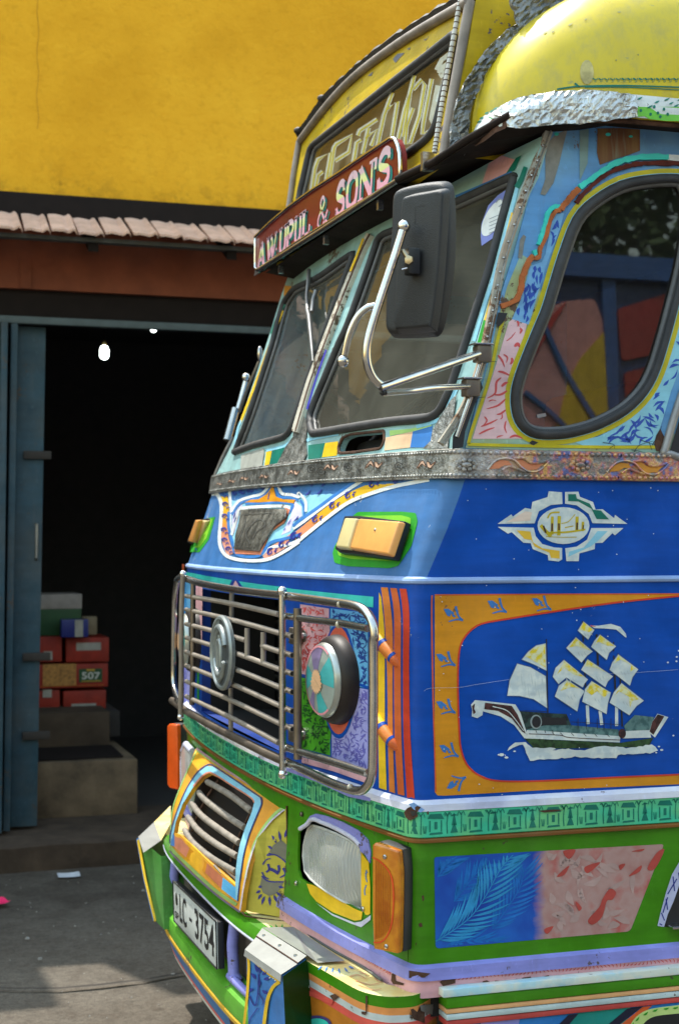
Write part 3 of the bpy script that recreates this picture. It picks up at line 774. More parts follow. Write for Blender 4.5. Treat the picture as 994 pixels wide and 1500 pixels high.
# ---- hammered tin belt
def tin_mat(name, tint, tone, painted=False):
    m, nt, n, l, p = new_mat(name)
    f = noise(n, l, 30.0, 5, .6); f2 = noise(n, l, 7.0, 6, .7)
    base = ramp(n, [(0.3, tuple(c * .38 for c in tint)), (0.68, tint)], f2, l); base = mix(n, l, ramp(n, [(.40, gr(.5)), (.55, gr(0))], f, l), base, (.05, .048, .042))
    if painted:
        v = n.new('ShaderNodeTexNoise'); v.inputs['Scale'].default_value = 42.0; g = n.new('ShaderNodeNewGeometry'); l.new(g.outputs['Position'], v.inputs['Vector'])
        cr = ramp(n, [(0.36, C(86, 96, 168)), (0.44, C(204, 96, 84)), (0.52, C(216, 150, 96)), (0.60, C(232, 180, 70)), (0.66, C(210, 110, 100))], v.outputs[0], l)
        z = n.new('ShaderNodeSeparateXYZ'); l.new(g.outputs['Position'], z.inputs[0])
        mr = n.new('ShaderNodeMapRange'); mr.inputs[1].default_value = .15; mr.inputs[2].default_value = .30; l.new(z.outputs[0], mr.inputs[0])
        fm = n.new('ShaderNodeMath'); fm.operation = 'MULTIPLY'; l.new(mr.outputs[0], fm.inputs[0]); l.new(ramp(n, [(.42, gr(0)), (.52, gr(.75))], f, l), fm.inputs[1])
        base = mix(n, l, fm.outputs[0], base, cr)
    l.new(base, p.inputs['Base Color']); p.inputs['Metallic'].default_value = .75 if not painted else .55
    l.new(ramp(n, [(0.3, gr(tone)), (0.7, gr(tone + .2))], f, l), p.inputs['Roughness'])
    q = bump(n, l, f, .6, .010, p); bump(n, l, noise(n, l, 70.0, 4, .6), .7, .006, p, q)
    return m
M_tin = tin_mat('dull_hammered_tin', (.46, .455, .42), .36)
M_tinp = tin_mat('painted_hammered_tin', (.58, .55, .52), .30, True)
rgp = plan()
V, Fc = loft([ring(1.738, Dz(1.74), .004, lf=1, r=.02), ring(1.740, Dz(1.74), .011, lf=1, r=.02), ring(1.772, .095, .012, lf=1, r=.02), ring(1.804, .10, .011, lf=1, r=.02), ring(1.806, .10, .002, lf=1, r=.02)])
nfr = [f for f in Fc if sum(V[i][1] for i in f) / 4 > 0.0125]; nsd = [f for f in Fc if sum(V[i][1] for i in f) / 4 <= 0.0125]
def submesh(name, V, Fs, mat, parent):
    ids = sorted({i for f in Fs for i in f}); mp = {a: b for b, a in enumerate(ids)}
    return mesh(name, [V[i] for i in ids], [tuple(mp[i] for i in f) for f in Fs], mat, parent, smooth=True, sharp=R(40))
belt_f = submesh('tin_belt', V, nfr, M_tin, lorry); belt_s = submesh('tin_belt', V, nsd, M_tinp, lorry)
# rolled beading with studs along both edges of the belt
def studs(name, z, dx, mat, parent, y_from_front, step, r):
    pts = plan(dx, .013 * SGN, r=.02); acc = 0; V, Fc = [], []
    last = None
    for i in range(len(pts) - 1):
        a, b = Vector(pts[i]), Vector(pts[i + 1]); ln = (b - a).length; 
        if (a.y > .012) != y_from_front: continue
        if a.x > 1.3 or a.y > 2.15: continue
        t = 0.0
        while t < ln:
            c = a.lerp(b, t / ln); base = len(V)
            for kx in range(2):
                rr_ = r if kx == 0 else r * .55; o_ = 0 if kx == 0 else r * .7
                tn = (b - a).normalized(); nx = Vector((tn.y, -tn.x)) * SGN
                for j in range(6):
                    an = j * math.pi / 3
                    q = c + tn * math.cos(an) * rr_ + nx * o_; V.append((q.x, q.y, z + lift(q.y) + math.sin(an) * rr_))
            Fc += [(base + j, base + (j + 1) % 6, base + 6 + (j + 1) % 6, base + 6 + j) for j in range(6)] + [tuple(base + 6 + j for j in range(6))]
            t += step
    return stuff(mesh(name, V, Fc, mat, parent, smooth=True, sharp=R(80)))
for z, dx in ((1.746, .091), (1.797, .099)):
    studs('rivet_row', z, dx, M_tin, belt_f, True, .0125, .0042); studs('rivet_row', z, dx, M_tinp, belt_s, False, .014, .0052)
# ================================================================== paintwork and fittings of the nose
A = Q(240, 690, 4.995); B = Q(430, 670, 4.995); D = Q(410, 880, 4.995); E2 = Q(240, 860, 4.995)
reg('guard', *loft([ring(z, 0, .075) for z in (0.8, 1.2, 1.6)]))
reg('guard_in', *loft([ring(z, 0, .050) for z in (0.8, 1.2, 1.6)]))
M_steel = flat('dusty_chrome_tube', (.50, .49, .47), .26, 1.0, .5, .25, 9.0)
M_bar = flat('dusty_painted_bar', (.30, .255, .21), .55, .3, .5, .22, 12.0)
M_chrome = flat('bright_chrome', (.72, .72, .72), .13, 1.0, .5, .08)
M_bronze = flat('browned_steel', (.20, .165, .13), .42, .8, .5, .3, 10.0)

# --- slope: field, ribbons, lines
ns = bpy.data.objects['nose_slope']
def slope(name, polys, mat, off, grid=9.0): return pmesh(name, polys, 'hood', mat, ns, off, (), grid)
slope('pale_blue_field', [A((478, 150), (620, 120), (790, 98), (994, 80)) + B((200, 158), (500, 148), (380, 235), (230, 340), (90, 440)) + A((900, 490), (780, 545), (700, 600), (525, 605), (495, 500), (490, 400), (495, 300), (488, 200))], P_lblue, .0008)
for _pp in (A((510, 300), (580, 240), (560, 300), (530, 420), (510, 470), (500, 380)), A((960, 230), (990, 200)) + B((20, 330), (60, 360), (65, 430), (0, 470)) + A((930, 440), (860, 470), (930, 330))): slope('lilac_patch', [_pp], paint_mat('pale_lilac', C(205, 200, 232), .42, .15), .0014)
rib_far = A((432, 146), (452, 240), (447, 380), (452, 500), (492, 612)); rib_near = A((726, 622), (850, 552), (960, 480)) + B((0, 600), (150, 480), (300, 362), (450, 275), (600, 215), (750, 178), (870, 152))
rm, nt, n, l, p = new_mat('yellow_to_salmon_ribbon')
g_ = n.new('ShaderNodeNewGeometry'); z_ = n.new('ShaderNodeSeparateXYZ'); l.new(g_.outputs['Position'], z_.inputs[0])
mr_ = n.new('ShaderNodeMapRange'); mr_.inputs[1].default_value = 1.58; mr_.inputs[2].default_value = 1.72; l.new(z_.outputs[2], mr_.inputs[0])
l.new(ramp(n, [(0.0, C(214, 150, 130)), (.45, C(206, 130, 80)), (.62, C(222, 158, 30)), (1, C(226, 178, 30))], mr_.outputs[0], l), p.inputs['Base Color']); p.inputs['Roughness'].default_value = .4
slope('ribbon', [stroke(rib_far, 10, 11), stroke(rib_near, 13, 13)], rm, .0014)
slope('white_line', [stroke(A((352, 172), (385, 168), (414, 205), (426, 270), (420, 370), (411, 500), (428, 580), (482, 632), (600, 656), (720, 655), (800, 635), (900, 582), (994, 520)) , 5.5, 4.5), stroke(B((0, 645), (100, 562), (250, 442), (400, 335), (550, 272), (750, 212), (994, 165)), 5, 5.5),
      stroke(A((484, 142), (492, 260), (488, 380), (500, 500), (520, 590)), 4, 4), stroke(B((540, 150), (400, 240), (230, 355), (80, 470), (0, 525)) , 5, 4), stroke(A((994, 505), (900, 545), (790, 560), (720, 615)), 4, 4)], P_white, .0021)
slope('steel_blue_line', [stroke(B((490, 152), (330, 262), (180, 372), (60, 455), (0, 505)), 4.5, 4.5), stroke(A((994, 470), (880, 500), (780, 530), (700, 622), (540, 612), (500, 500), (478, 400), (480, 300)), 4.5, 4), stroke(A((800, 102), (735, 185), (640, 208), (560, 240), (500, 320)), 3.5, 4), stroke(A((820, 105), (850, 188), (930, 196), (994, 215)) + B((30, 290), (75, 350), (82, 430)), 4, 3.5),
      stroke(A((600, 238), (720, 236), (830, 232), (945, 243), (915, 310)), 4.5, 4)], P_mblue, .0024)
slope('white_scroll', [stroke(A((785, 100), (722, 168), (640, 190), (550, 225), (496, 300)), 4, 4), stroke(A((842, 100), (868, 165), (940, 176), (994, 192)) + B((40, 262), (92, 320), (95, 400)), 4.5, 4), stroke(A((560, 275), (720, 262), (900, 262), (905, 300), (800, 430), (730, 540), (700, 600)), 4.5, 4.5), stroke(A((555, 280), (520, 400), (500, 470)), 4, 4)], P_white, .0028)
slope('orange_crown', [A((598, 232), (640, 212), (700, 208), (760, 170), (804, 108), (826, 190), (880, 210), (968, 212), (955, 238), (830, 225), (700, 232))], P_orange, .0030, 0)
slope('salmon_edge', [A((895, 270), (930, 285), (890, 380), (790, 450), (740, 560), (715, 615), (530, 608), (520, 575), (690, 580), (800, 400))], P_salmon, .0031)  # salmon paint along the right and lower edges of the badge plate
gl = []
def glyph(q, s=1.0, a=0.0):
    c = Vector(q); ca, sa = math.cos(a), math.sin(a); T_ = lambda x, y: (c.x + (x * ca - y * sa) * s, c.y + (x * sa + y * ca) * s)
    gl.append(stroke([T_(3, -4), T_(-2, -3), T_(-4, 1), T_(-2, 4)], 3.2 * s, 2.0 * s, .5)); gl.append(stroke([T_(-2, 3), T_(1, 1), T_(0, -1)], 1.6 * s, 1 * s)); gl.append(stroke([T_(4, 1), T_(7, -2), T_(9, -3)], 1.5 * s, 1 * s)); gl.append(stroke([T_(6, 3), T_(6, -3)], 1.0 * s, .8 * s))
for q in B((10, 580), (170, 455), (295, 355), (410, 280), (585, 200), (760, 168)) + A((790, 592), (875, 540), (965, 480)): glyph(q, 1.2, -.15)
for q in A((440, 165), (455, 248), (452, 335), (445, 435), (450, 510), (478, 575)): glyph(q, .9, .9)
for q in A((532, 158), (592, 152), (655, 138), (740, 118), (870, 106), (970, 102)) + B((30, 200), (310, 180)): glyph(q, 1.0, -.2)
for a_, b_ in (((90, 285), (130, 240)), ((175, 275), (215, 235)), ((210, 215), (245, 175)), ((130, 215), (160, 180)), ((10, 470), (40, 430))):
    gl.append(stroke(B(a_, ((a_[0] + b_[0]) / 2 + 6, (a_[1] + b_[1]) / 2), b_), 2.6, 1.2, .5))
gl.append(stroke(A((770, 210), (775, 180), (782, 155)), 1.6, 1)); 
for a_, b_ in (((520, 380), (540, 330)), ((515, 350), (530, 300)), ((910, 400), (940, 350)), ((880, 440), (900, 415))): gl.append(stroke(A(a_, b_), 1.6, .8, .5))
slope('navy_marks', gl, P_navy, .0034, 0)
# beaten tin badge plate
def slab(name, poly, surf, off0, off1, mat, parent, bevel=.002, shrink=0.0, seg=2):
    c = Vector((sum(q[0] for q in poly) / len(poly), sum(q[1] for q in poly) / len(poly)))
    bot, top = [], []; _, nn = hit(c.x, c.y, surf)
    pl = hit(c.x, c.y, surf)[0] + nn * off1
    for q in poly:
        d = ray(*q); t = CAM_POS + d * ((pl - CAM_POS).dot(nn) / d.dot(nn))
        top.append(t); bot.append(t - nn * (off1 - off0))
    if shrink:
        cc = sum(top, Vector()) / len(top); top = [cc + (t - cc) * (1 - shrink) for t in top]
    return hexa(name, bot, top, mat, parent, bevel, seg)
M_plate = tin_mat('beaten_badge_plate', (.36, .34, .29), .36)
bp_ = slab('badge_plate', A((562, 282), (720, 274), (890, 276), (882, 335), (800, 402), (740, 500), (692, 584), (600, 580), (512, 570), (520, 470), (545, 380)), 'hood', .002, .007, M_plate, lorry, .0015)
pmesh('border_studs', [stroke(A((640 + i * 13, 280), (636 + i * 13, 302)), 1.1) for i in range(19)] + [stroke(A((520 + i * 13, 560), (516 + i * 13, 574)), 1.0) for i in range(13)], 'hood', flat('plate_dark', (.05, .048, .04), .6), bp_, .0085)
pmesh('scroll_relief', [stroke(A((650, 540), (620, 470), (660, 400), (720, 360), (760, 400), (700, 450), (670, 500)), 1.6), stroke(A((560, 520), (600, 430), (620, 350)), 1.5), stroke(A((740, 480), (800, 380), (850, 320)), 1.5), stroke(A((570, 330), (680, 320), (830, 312)), 1.2)], 'hood', flat('plate_bright', (.62, .6, .55), .3, .9), bp_, .0086)

# marker lamps on the slope
M_amb = flat('faded_amber_lens', C(226, 158, 84), .35, 0, .5, .12); M_pale = flat('faded_cream_lens', C(204, 186, 132), .4, 0, .5, .12)
def marker(base, amber, pale, halo, halo2):
    hl = slope('lamp_halo', [halo], paint_mat('green_halo', C(40, 152, 36), .4, .12), .0012, 8); slope('lamp_halo_core', [halo2], paint_mat('lime_halo', C(120, 190, 40), .4, .12), .0018, 8)
    b = slab('marker_lamp', base, 'hood', 0, .020, flat('lamp_black', (.012, .012, .014), .45), lorry, .003)
    slab('amber_lens', amber, 'hood', .019, .036, M_amb, b, .005, .05, 3); slab('cream_lens', pale, 'hood', .019, .036, M_pale, b, .005, .05, 3)
    return b
mk = marker(B((370, 428), (480, 425), (808, 465), (720, 740), (330, 695), (300, 668)), B((472, 440), (778, 462), (694, 716), (402, 668)), B((372, 436), (462, 440), (394, 668), (300, 658)),
       roundpoly(B((430, 435), (470, 400), (800, 398), (895, 408), (908, 470), (862, 650), (765, 795), (700, 812), (400, 798), (300, 772), (286, 700), (302, 650)), 3), roundpoly(B((460, 430), (790, 425), (862, 445), (850, 560), (800, 680), (720, 760), (420, 745), (330, 720), (320, 660)), 3))
ball('screw', hit(*B((690, 572))[0], 'hood')[0] + hit(*B((690, 572))[0], 'hood')[1] * .036, .004, M_steel, mk, 8)
marker(A((318, 345), (348, 360), (268, 552), (200, 535), (168, 518), (225, 360)), A((230, 356), (256, 358), (206, 526), (172, 516)), A((260, 358), (314, 362), (248, 532), (210, 526)),
       A((322, 345), (378, 335), (332, 500), (262, 595), (195, 592), (200, 550)), A((330, 352), (362, 350), (318, 490), (262, 560), (215, 560)))

# --- blue front: turquoise line, corner stripes
fp = body
def lowp(name, polys, mat, off=.001, grid=7.0): return pmesh(name, polys, 'low', mat, fp, off, (), grid)
lowp('turquoise_line', [A((165, 738), (330, 770), (500, 798), (480, 838), (300, 800), (165, 765)), A((550, 806), (700, 828), (850, 846)) + B((0, 963), (300, 994), (585, 1020), (583, 1098), (430, 1075), (0, 1014)) + A((850, 890), (580, 848))], P_turq)
lowp('pink_dart', [A((505, 842), (528, 800), (556, 848))], P_pink, .0016); lowp('blue_dart_edge', [stroke(A((490, 838), (522, 800)), 1.5), stroke(A((532, 800), (572, 850)), 1.5)], P_navy, .0018)
lowp('red_end_mark', [A((135, 680), (152, 682), (150, 735), (136, 732))], P_dor)
def band2(L_, R_): return crom(L_, 3) + crom(R_, 3)[::-1]
st_y = band2(B((626, 985), (622, 1280)) + D((716, 640), (720, 1000), (726, 1370)), B((641, 1020), (666, 1280)) + D((768, 640), (770, 1000), (782, 1386)))
st_o = band2(B((640, 950), (668, 1200)) + D((785, 560), (790, 1000), (800, 1395)), B((690, 952), (718, 1150), (728, 1350)) + D((825, 640), (830, 1100), (843, 1408)))
st_d = band2(B((708, 955), (735, 1150)) + D((835, 500), (840, 1000), (862, 1415)), B((755, 958), (785, 1150)) + D((885, 500), (890, 1000), (912, 1426)))
st_r = band2(B((775, 960), (800, 1150)) + D((900, 500), (905, 1000), (930, 1440)), B((825, 962), (848, 1150)) + D((945, 500), (955, 1000), (986, 1446)))
P_st1 = paint_mat('stripe_orange', C(222, 128, 50), .42, .14, .02, (.4, .4, .42)); P_st2 = paint_mat('stripe_deep_orange', C(216, 104, 48), .42, .14, .02, (.4, .4, .42))
for poly, m_ in ((st_y, P_yel), (st_o, P_st1), (st_d, P_st2), (st_r, P_redor)): lowp('corner_stripe', [[tuple(q) for q in poly]], m_)
# pressed sockets of the guard, painted over with the stripes
for s in (D((712, 250), (745, 300), (800, 375), (845, 440), (872, 490)), D((706, 850), (738, 905), (790, 985), (832, 1050), (858, 1095))):
    P3 = [hit(u, v, 'low') for u, v in s]; pts = [q + nn * o for (q, nn), o in zip(P3, (.002, .003, .001, -.002, -.006))]
    c = crom(pts, 4); rs = [.0135, .0165, .0160, .0135, .006]
    rad_ = [rs[min(4, i // 4)] * (1 - (i % 4) / 4) + rs[min(4, i // 4 + 1)] * ((i % 4) / 4) for i in range(len(c))]
    sk = tube('guard_socket', c[:6], rad_[:6], P_yel, lorry, 12); tube('blue_ring', c[5:7], [r_ + .0006 for r_ in rad_[5:7]], P_blue, sk, 12); tube('orange_sleeve', c[6:11], rad_[6:11], P_st1, sk, 12); tube('blue_ring', c[10:12], [r_ + .0006 for r_ in rad_[10:12]], P_blue, sk, 12); tube('sleeve_end', c[11:], rad_[11:], P_st2, sk, 12)

# --- lamp panel beside the grille
pk = D((150, 25), (366, 58), (364, 575), (150, 540)); lb = D((370, 55), (645, 92), (645, 640), (366, 595)); gn = D((150, 560), (372, 600), (374, 1134), (158, 1078)); lv = D((380, 600), (645, 650), (645, 1255), (380, 1140))
hc = D((436, 585))[0]; hole_e = ellipse(hc[0], hc[1], 27, 84)
lowp('pink_quarter', [pk], P_pink); lowp('blue_quarter', [lb], paint_mat('sky_blue_quarter', C(96, 170, 220), .42, .15)); lowp('green_quarter', [gn], paint_mat('grass_quarter', C(70, 160, 28), .42, .15)); lowp('lilac_quarter', [lv], paint_mat('lilac_quarter', C(160, 160, 220), .42, .15))
lowp('pink_border', [D((160, 1142), (420, 1218), (640, 1292), (634, 1335), (400, 1250), (160, 1185))], P_pink)
lowp('lilac_border', [D((60, 1215), (160, 1235), (420, 1325), (560, 1385), (700, 1440), (700, 1465), (540, 1430), (300, 1320), (60, 1235))], P_lav, .0145)
def fill(poly, n_, ln, wd, seed): return scatter(poly, n_, ln, wd, -math.pi, math.pi, seed, [hole_e])
def buds(poly, n_, seed):
    rr = random.Random(seed); o = []; xs_ = [q[0] for q in poly]; ys_ = [q[1] for q in poly]
    for _ in range(n_):
        c = (rr.uniform(min(xs_), max(xs_)), rr.uniform(min(ys_), max(ys_)))
        for k_ in range(7):
            lf = leaf((c[0] + 2 * math.cos(k_ * .9), c[1] + 2 * math.sin(k_ * .9)), k_ * .9 + .2, 6.0, 1.6, .1)
            if all(inside(q, poly) for q in lf) and not any(inside(q, hole_e) for q in lf): o.append(lf)
    return o
P_redst = paint_mat('red_brush', C(206, 84, 84), .45, .1); P_dgr = paint_mat('dark_green_brush', C(12, 82, 24), .45, .1); P_pur = paint_mat('purple_brush', C(104, 100, 184), .45, .1); P_nvst = paint_mat('navy_brush', C(22, 62, 140), .45, .1)
lowp('red_leaf_strokes', fill(pk, 70, (6, 13), (1.8, 3.2), 1) + buds(pk, 12, 21), P_redst, .0016, 0); lowp('navy_leaf_strokes', fill(lb, 80, (6, 14), (1.8, 3.4), 2) + buds(lb, 12, 22), P_nvst, .0016, 0)
lowp('dark_leaf_strokes', fill(gn, 80, (6, 12), (1.8, 3.2), 3) + buds(gn, 14, 23), P_dgr, .0016, 0); lowp('purple_leaf_strokes', fill(lv, 90, (6, 14), (1.4, 2.8), 4) + buds(lv, 16, 24), P_pur, .0016, 0)
lowp('blue_ring', [ellipse(hc[0], hc[1], 25.5, 85)], P_blue, .0022); lowp('salmon_ring', [ellipse(hc[0] - .3, hc[1] - .5, 23, 79)], paint_mat('salmon_ring', C(204, 96, 72), .42, .15), .0028)
for _pp in (stroke(D((150, 540), (250, 560)), 3.0), stroke(D((555, 600), (645, 635)), 3.6), stroke(D((376, 1010), (378, 1140)), 1.6), stroke(D((368, 58), (366, 180)), 1.6), stroke(D((165, 1200), (400, 1268), (630, 1352)), 3.2)): lowp('blue_line', [_pp], P_blue, .0020)
def round_lamp(center, nrm, faces=True):
    nrm = Vector(nrm).normalized()
    ho = lathe('round_lamp', [(.108, -.01), (.108, .008), (.105, .022), (.098, .033), (.090, .038), (.086, .034)], center, nrm, flat('brown_rubber_ring', (.016, .011, .010), .5, 0, .35, .3), lorry, 40)
    lathe('chrome_rim', [(.088, .032), (.090, .040), (.087, .048), (.083, .052), (.080, .050)], center, nrm, flat('grey_rim', (.42, .45, .42), .3, .7), ho, 40)
    a = Vector((0, 1, 0)); a = (a - nrm * a.dot(nrm)).normalized(); b = nrm.cross(a)
    if b.z < 0: b = -b
    def disc(nm, r0, r1, t0, t1, o_, mat, sag=.010):
        V, Fc = [], []; ns_ = max(3, int((t1 - t0) / .16))
        for i in range(ns_ + 1):
            t = t0 + (t1 - t0) * i / ns_
            for rr_ in (r0, (r0 + r1) / 2, r1):
                V.append(Vector(center) + (a * math.cos(t) + b * math.sin(t)) * rr_ + nrm * (o_ + sag * (1 - (rr_ / .085) ** 2)))
        for i in range(ns_):
            for j in range(2): q = i * 3 + j; Fc.append((q, q + 1, q + 4, q + 3))
        return mesh(nm, V, Fc, mat, ho, smooth=True)
    disc('painted_cover', 0, .082, 0, 2 * math.pi, .051, paint_mat('cover_grey', C(150, 158, 150), .35, .2))
    tl = paint_mat('cover_teal', C(70, 170, 170), .38, .15); pp = paint_mat('cover_purple', C(132, 116, 152), .4, .15)
    for t0, t1, m_ in ((-.35, .45, tl), (.9, 1.8, pp), (2.3, 3.3, tl), (4.1, 4.8, tl), (5.1, 5.5, pp)): disc('painted_sector', .012, .079, t0, t1, .0515, m_)
    disc('pink_edge', .078, .083, -2.2, 2.2, .0522, paint_mat('cover_pink', C(226, 150, 160), .4, .15))
    V = [Vector(center) + nrm * .063]; K = 40
    for i in range(K):
        t = 2 * math.pi * i / K; r_ = (.030 if i % 2 else .024) * (1.15 if math.sin(t) < 0 else .95)
        V.append(Vector(center) + (a * math.cos(t) + b * math.sin(t)) * r_ + nrm * .0625)
    mesh('star_burst', V, [(0, i + 1, (i + 1) % K + 1) for i in range(K)], paint_mat('peach_star', C(232, 184, 140), .42, .15), ho)
    V = []
    for t in (-2.5, -2.3, 0.5): V.append(Vector(center) + (a * math.cos(t) + b * math.sin(t)) * (.004 if t > -2.4 and t < 0 else .026) + nrm * .0635)
    mesh('dark_nick', V, [(0, 1, 2)], P_black, ho)
    return ho
pc, pn = hit(hc[0], hc[1] - 2, 'low'); round_lamp(pc, pn)
c2 = Vector((Bx(W - pc.y), W - pc.y, pc.z)); round_lamp(c2, (-1, .06, 0))
fl = [(272, 852), (281, 854), (281, 905), (272, 900)]
lowp('blue_quarter', [[(270, 850), (282, 853), (282, 960), (270, 955)]], MATS['sky_blue_quarter']); lowp('lilac_quarter', [[(270, 965), (281, 968), (281, 1035), (270, 1030)]], MATS['lilac_quarter']); lowp('pink_quarter', [[(286, 858), (297, 860), (296, 940), (287, 936)]], P_pink)
lowp('green_line', [stroke([(291, 945), (291, 1030)], 2.5)], P_grn2, .002)

# --- tubular guard with bars
guard = tube('guard_frame', [hit(u, v, 'guard')[0] for u, v in
     [tuple(q) for q in crom(A((95, 800), (120, 780), (165, 788)) + A((270, 822), (480, 862), (700, 893), (850, 908)) + B((80, 1032), (300, 1062), (430, 1082), (515, 1118), (572, 1200), (590, 1300)) + D((682, 330), (683, 700), (678, 1150), (668, 1290), (625, 1368), (560, 1390), (400, 1342), (200, 1248), (50, 1182)), 5)]], .0105, M_steel, lorry, 12)
tube('lower_rail', [hit(u, v, 'guard')[0] for u, v in E2((905, 1285), (750, 1215), (600, 1140), (400, 1040), (160, 905), (60, 830))], .0120, M_bronze, guard, 10)
tube('far_frame', [hit(u, v, 'guard')[0] for u, v in [tuple(q) for q in crom(A((100, 800), (82, 900), (75, 1100), (72, 1350)) + E2((72, 690), (85, 770), (110, 830)), 3)]], .0095, M_steel, guard, 10)
def gtube(nm, pts, r_, mat, surf='guard', caps=(0, 0)):
    P3 = [hit(u, v, surf)[0] for u, v in pts]; o = tube(nm, P3, r_, mat, guard, 10)
    for e, c in zip((0, -1), caps):
        if c: ball('ball_end', P3[e], r_ * 1.42, M_chrome, guard, 12)
    return o
reg('guard_out', *loft([ring(z, 0, .093) for z in (0.8, 1.2, 1.6)]))
gtube('upright', [(413, 866), (413.5, 950), (413.5, 1050), (414, 1134)], .0088, M_steel, 'guard_out', (1, 1)); gtube('upright', A((140, 752), (130, 1000)) + E2((128, 600), (122, 950)), .0080, M_bar, 'guard_out', (1, 1))
gtube('upright', D((128, 55), (128, 600), (130, 1160)), .0105, M_bronze); gtube('upright', A((215, 810), (212, 1200)) + E2((212, 600), (205, 860)), .0085, M_bronze)
gtube('upright', E2((497, 30), (495, 230)), .0070, M_bar, 'guard_in'); gtube('upright', E2((490, 740), (490, 1065)), .0070, M_bar, 'guard_in')
LR = [(65, 200), (165, 335), (270, 470), (370, 600), (475, 730), (575, 865), (690, 995), (800, 1140)]
for i, (a_, b_) in enumerate(LR):
    f = lambda x: a_ + (b_ - a_) * ((x - 165) / 675) ** 1.0 - 10 * math.sin(math.pi * max(0, min(1, (x - 165) / 675)))
    segs = [(165, 840 if i in (0, 7) else 938)]
    if i == 2: segs = [(165, 600), (722, 938)]
    for x0, x1 in segs:
        o = gtube('grille_bar', E2(*[(x0 + (x1 - x0) * t / 6, f(x0 + (x1 - x0) * t / 6)) for t in range(7)]), .0072, M_bar)
        if x1 == 938:
            q = hit(*E2((939, f(939)))[0], 'guard'); e = hit(*E2((900, f(900)))[0], 'guard')[0]; ax = (q[0] - e).normalized()
            lathe('tube_mouth', [(.0072, -.004), (.0074, .0015), (.0055, .0016), (.0052, -.006)], q[0], ax, M_bar, guard, 14); lathe('tube_bore', [(.0053, .0004), (.0053, .0009)], q[0], ax, P_black, guard, 12)
gtube('grille_bar', D((45, 112), (240, 140), (450, 165), (640, 202)), .0088, M_steel); gtube('grille_bar', D((45, 1072), (240, 1135), (450, 1200), (640, 1262)), .0095, M_steel)
gtube('short_upright', E2((610, 300), (610, 515)), .0075, M_bar); gtube('short_upright', E2((728, 330), (728, 548)), .0075, M_bar)
for q in D((455, 25), (440, 175), (525, 1365)) + B((350, 1075), (340, 1222)):
    p_, n_ = hit(*q, 'guard'); ball('weld', p_ + n_ * .004, .0085, flat('weld_bead', (.52, .48, .38), .5, .7), guard, 8, (1, .6, 1))
for q in D((185, 258), (180, 975)):
    p_, n_ = hit(*q, 'low'); lathe('mount_bolt', [(.016, 0), (.016, .004), (.008, .005), (.008, .022), (.004, .024)], p_, n_, M_steel, guard, 8)
    box('mount_tab', (p_.x - .03, p_.y + .01, p_.z - .022), (p_.x - .002, p_.y + .05, p_.z + .02), M_bronze, guard, bevel=.003)
# oval maker's badge on the bars
ec, en = hit(*E2((432, 480))[0], 'guard_out'); en = Vector((-1, -.05, 0)).normalized(); ea = Vector((0, 1, 0)); eb = Vector((0, 0, 1))
M_badge = flat('grey_cast_badge', (.26, .29, .285), .42, .45, .5, .2, 25.0); M_bdark = flat('badge_recess', (.07, .08, .085), .5, .3)
badge = lathe('maker_badge', [(.102, -.006), (.104, .004), (.100, .010), (.094, .011), (.090, .006)], ec, en, M_badge, lorry, 44)
def badge_poly(nm, pts, o_, mat): return mesh(nm, [ec + ea * x + eb * y + en * o_ for x, y in pts], [tuple(range(len(pts)))], mat, badge)
badge_poly('badge_face', ellipse(0, 0, .092, .092, 36), .0068, M_bdark)
def badge_bar(nm, pts, r_): return tube(nm, [ec + ea * x + eb * y + en * .009 for x, y in pts], r_, M_badge, badge, 8)
cir = lambda r_, t0, t1, sx=1.0, cy=0: [(sx * r_ * math.cos(t0 + (t1 - t0) * i / 16), cy + r_ * math.sin(t0 + (t1 - t0) * i / 16)) for i in range(17)]
badge_bar('badge_arc', cir(.070, .35, 2.8), .010); badge_bar('badge_arc', cir(.062, 3.5, 5.9, 1.0), .009)
badge_bar('badge_arc', [(-.052, .02), (-.035, .052), (0, .064), (.035, .052), (.052, .02)], .006)
badge_bar('badge_letter', [(-.016, -.038), (-.018, .020), (-.010, .034), (.010, .034), (.018, .020), (.016, -.038)], .0075); badge_bar('badge_letter', [(0, .034), (0, .050)], .006)
badge_bar('badge_arc', [(-.06, -.02), (-.042, -.055), (0, -.078), (.042, -.055), (.06, -.02)], .006)
# ================================================================== side paintwork
T = Q(620, 860, 4.995); U = Q(795, 860, 4.995); Vv = Q(680, 700, 3.976); Ez = Q(540, 1160, 4.995); E3 = Q(540, 1160, 2.1894)
sidepaint = lowp
fr_poly = roundpoly([(630, 870.5), (994, 869), (1120, 868), (1120, 870), (994, 872.5)], [6, 0, 0, 0, 0]) + U((500, 118), (0, 191)) + T((600, 236), (420, 270), (332, 330), (276, 412), (255, 522), (250, 750), (260, 1050), (272, 1180), (312, 1290), (382, 1360), (482, 1405), (622, 1418)) + U((0, 1414), (500, 1390), (994, 1368)) + [(1120, 1128), (1120, 1142), (994, 1148.7), (800, 1157), (650, 1165.5), (640, 1165), (636, 1160)]
lowp('orange_frame', [fr_poly], P_orange, .001, 0)
inner_edge = U((994, 64), (500, 116), (0, 190)) + T((600, 234), (420, 268), (330, 328), (274, 410), (253, 520), (248, 750), (258, 1050), (270, 1182), (310, 1292), (380, 1363), (480, 1408), (622, 1421)) + U((0, 1417), (500, 1393), (994, 1371))
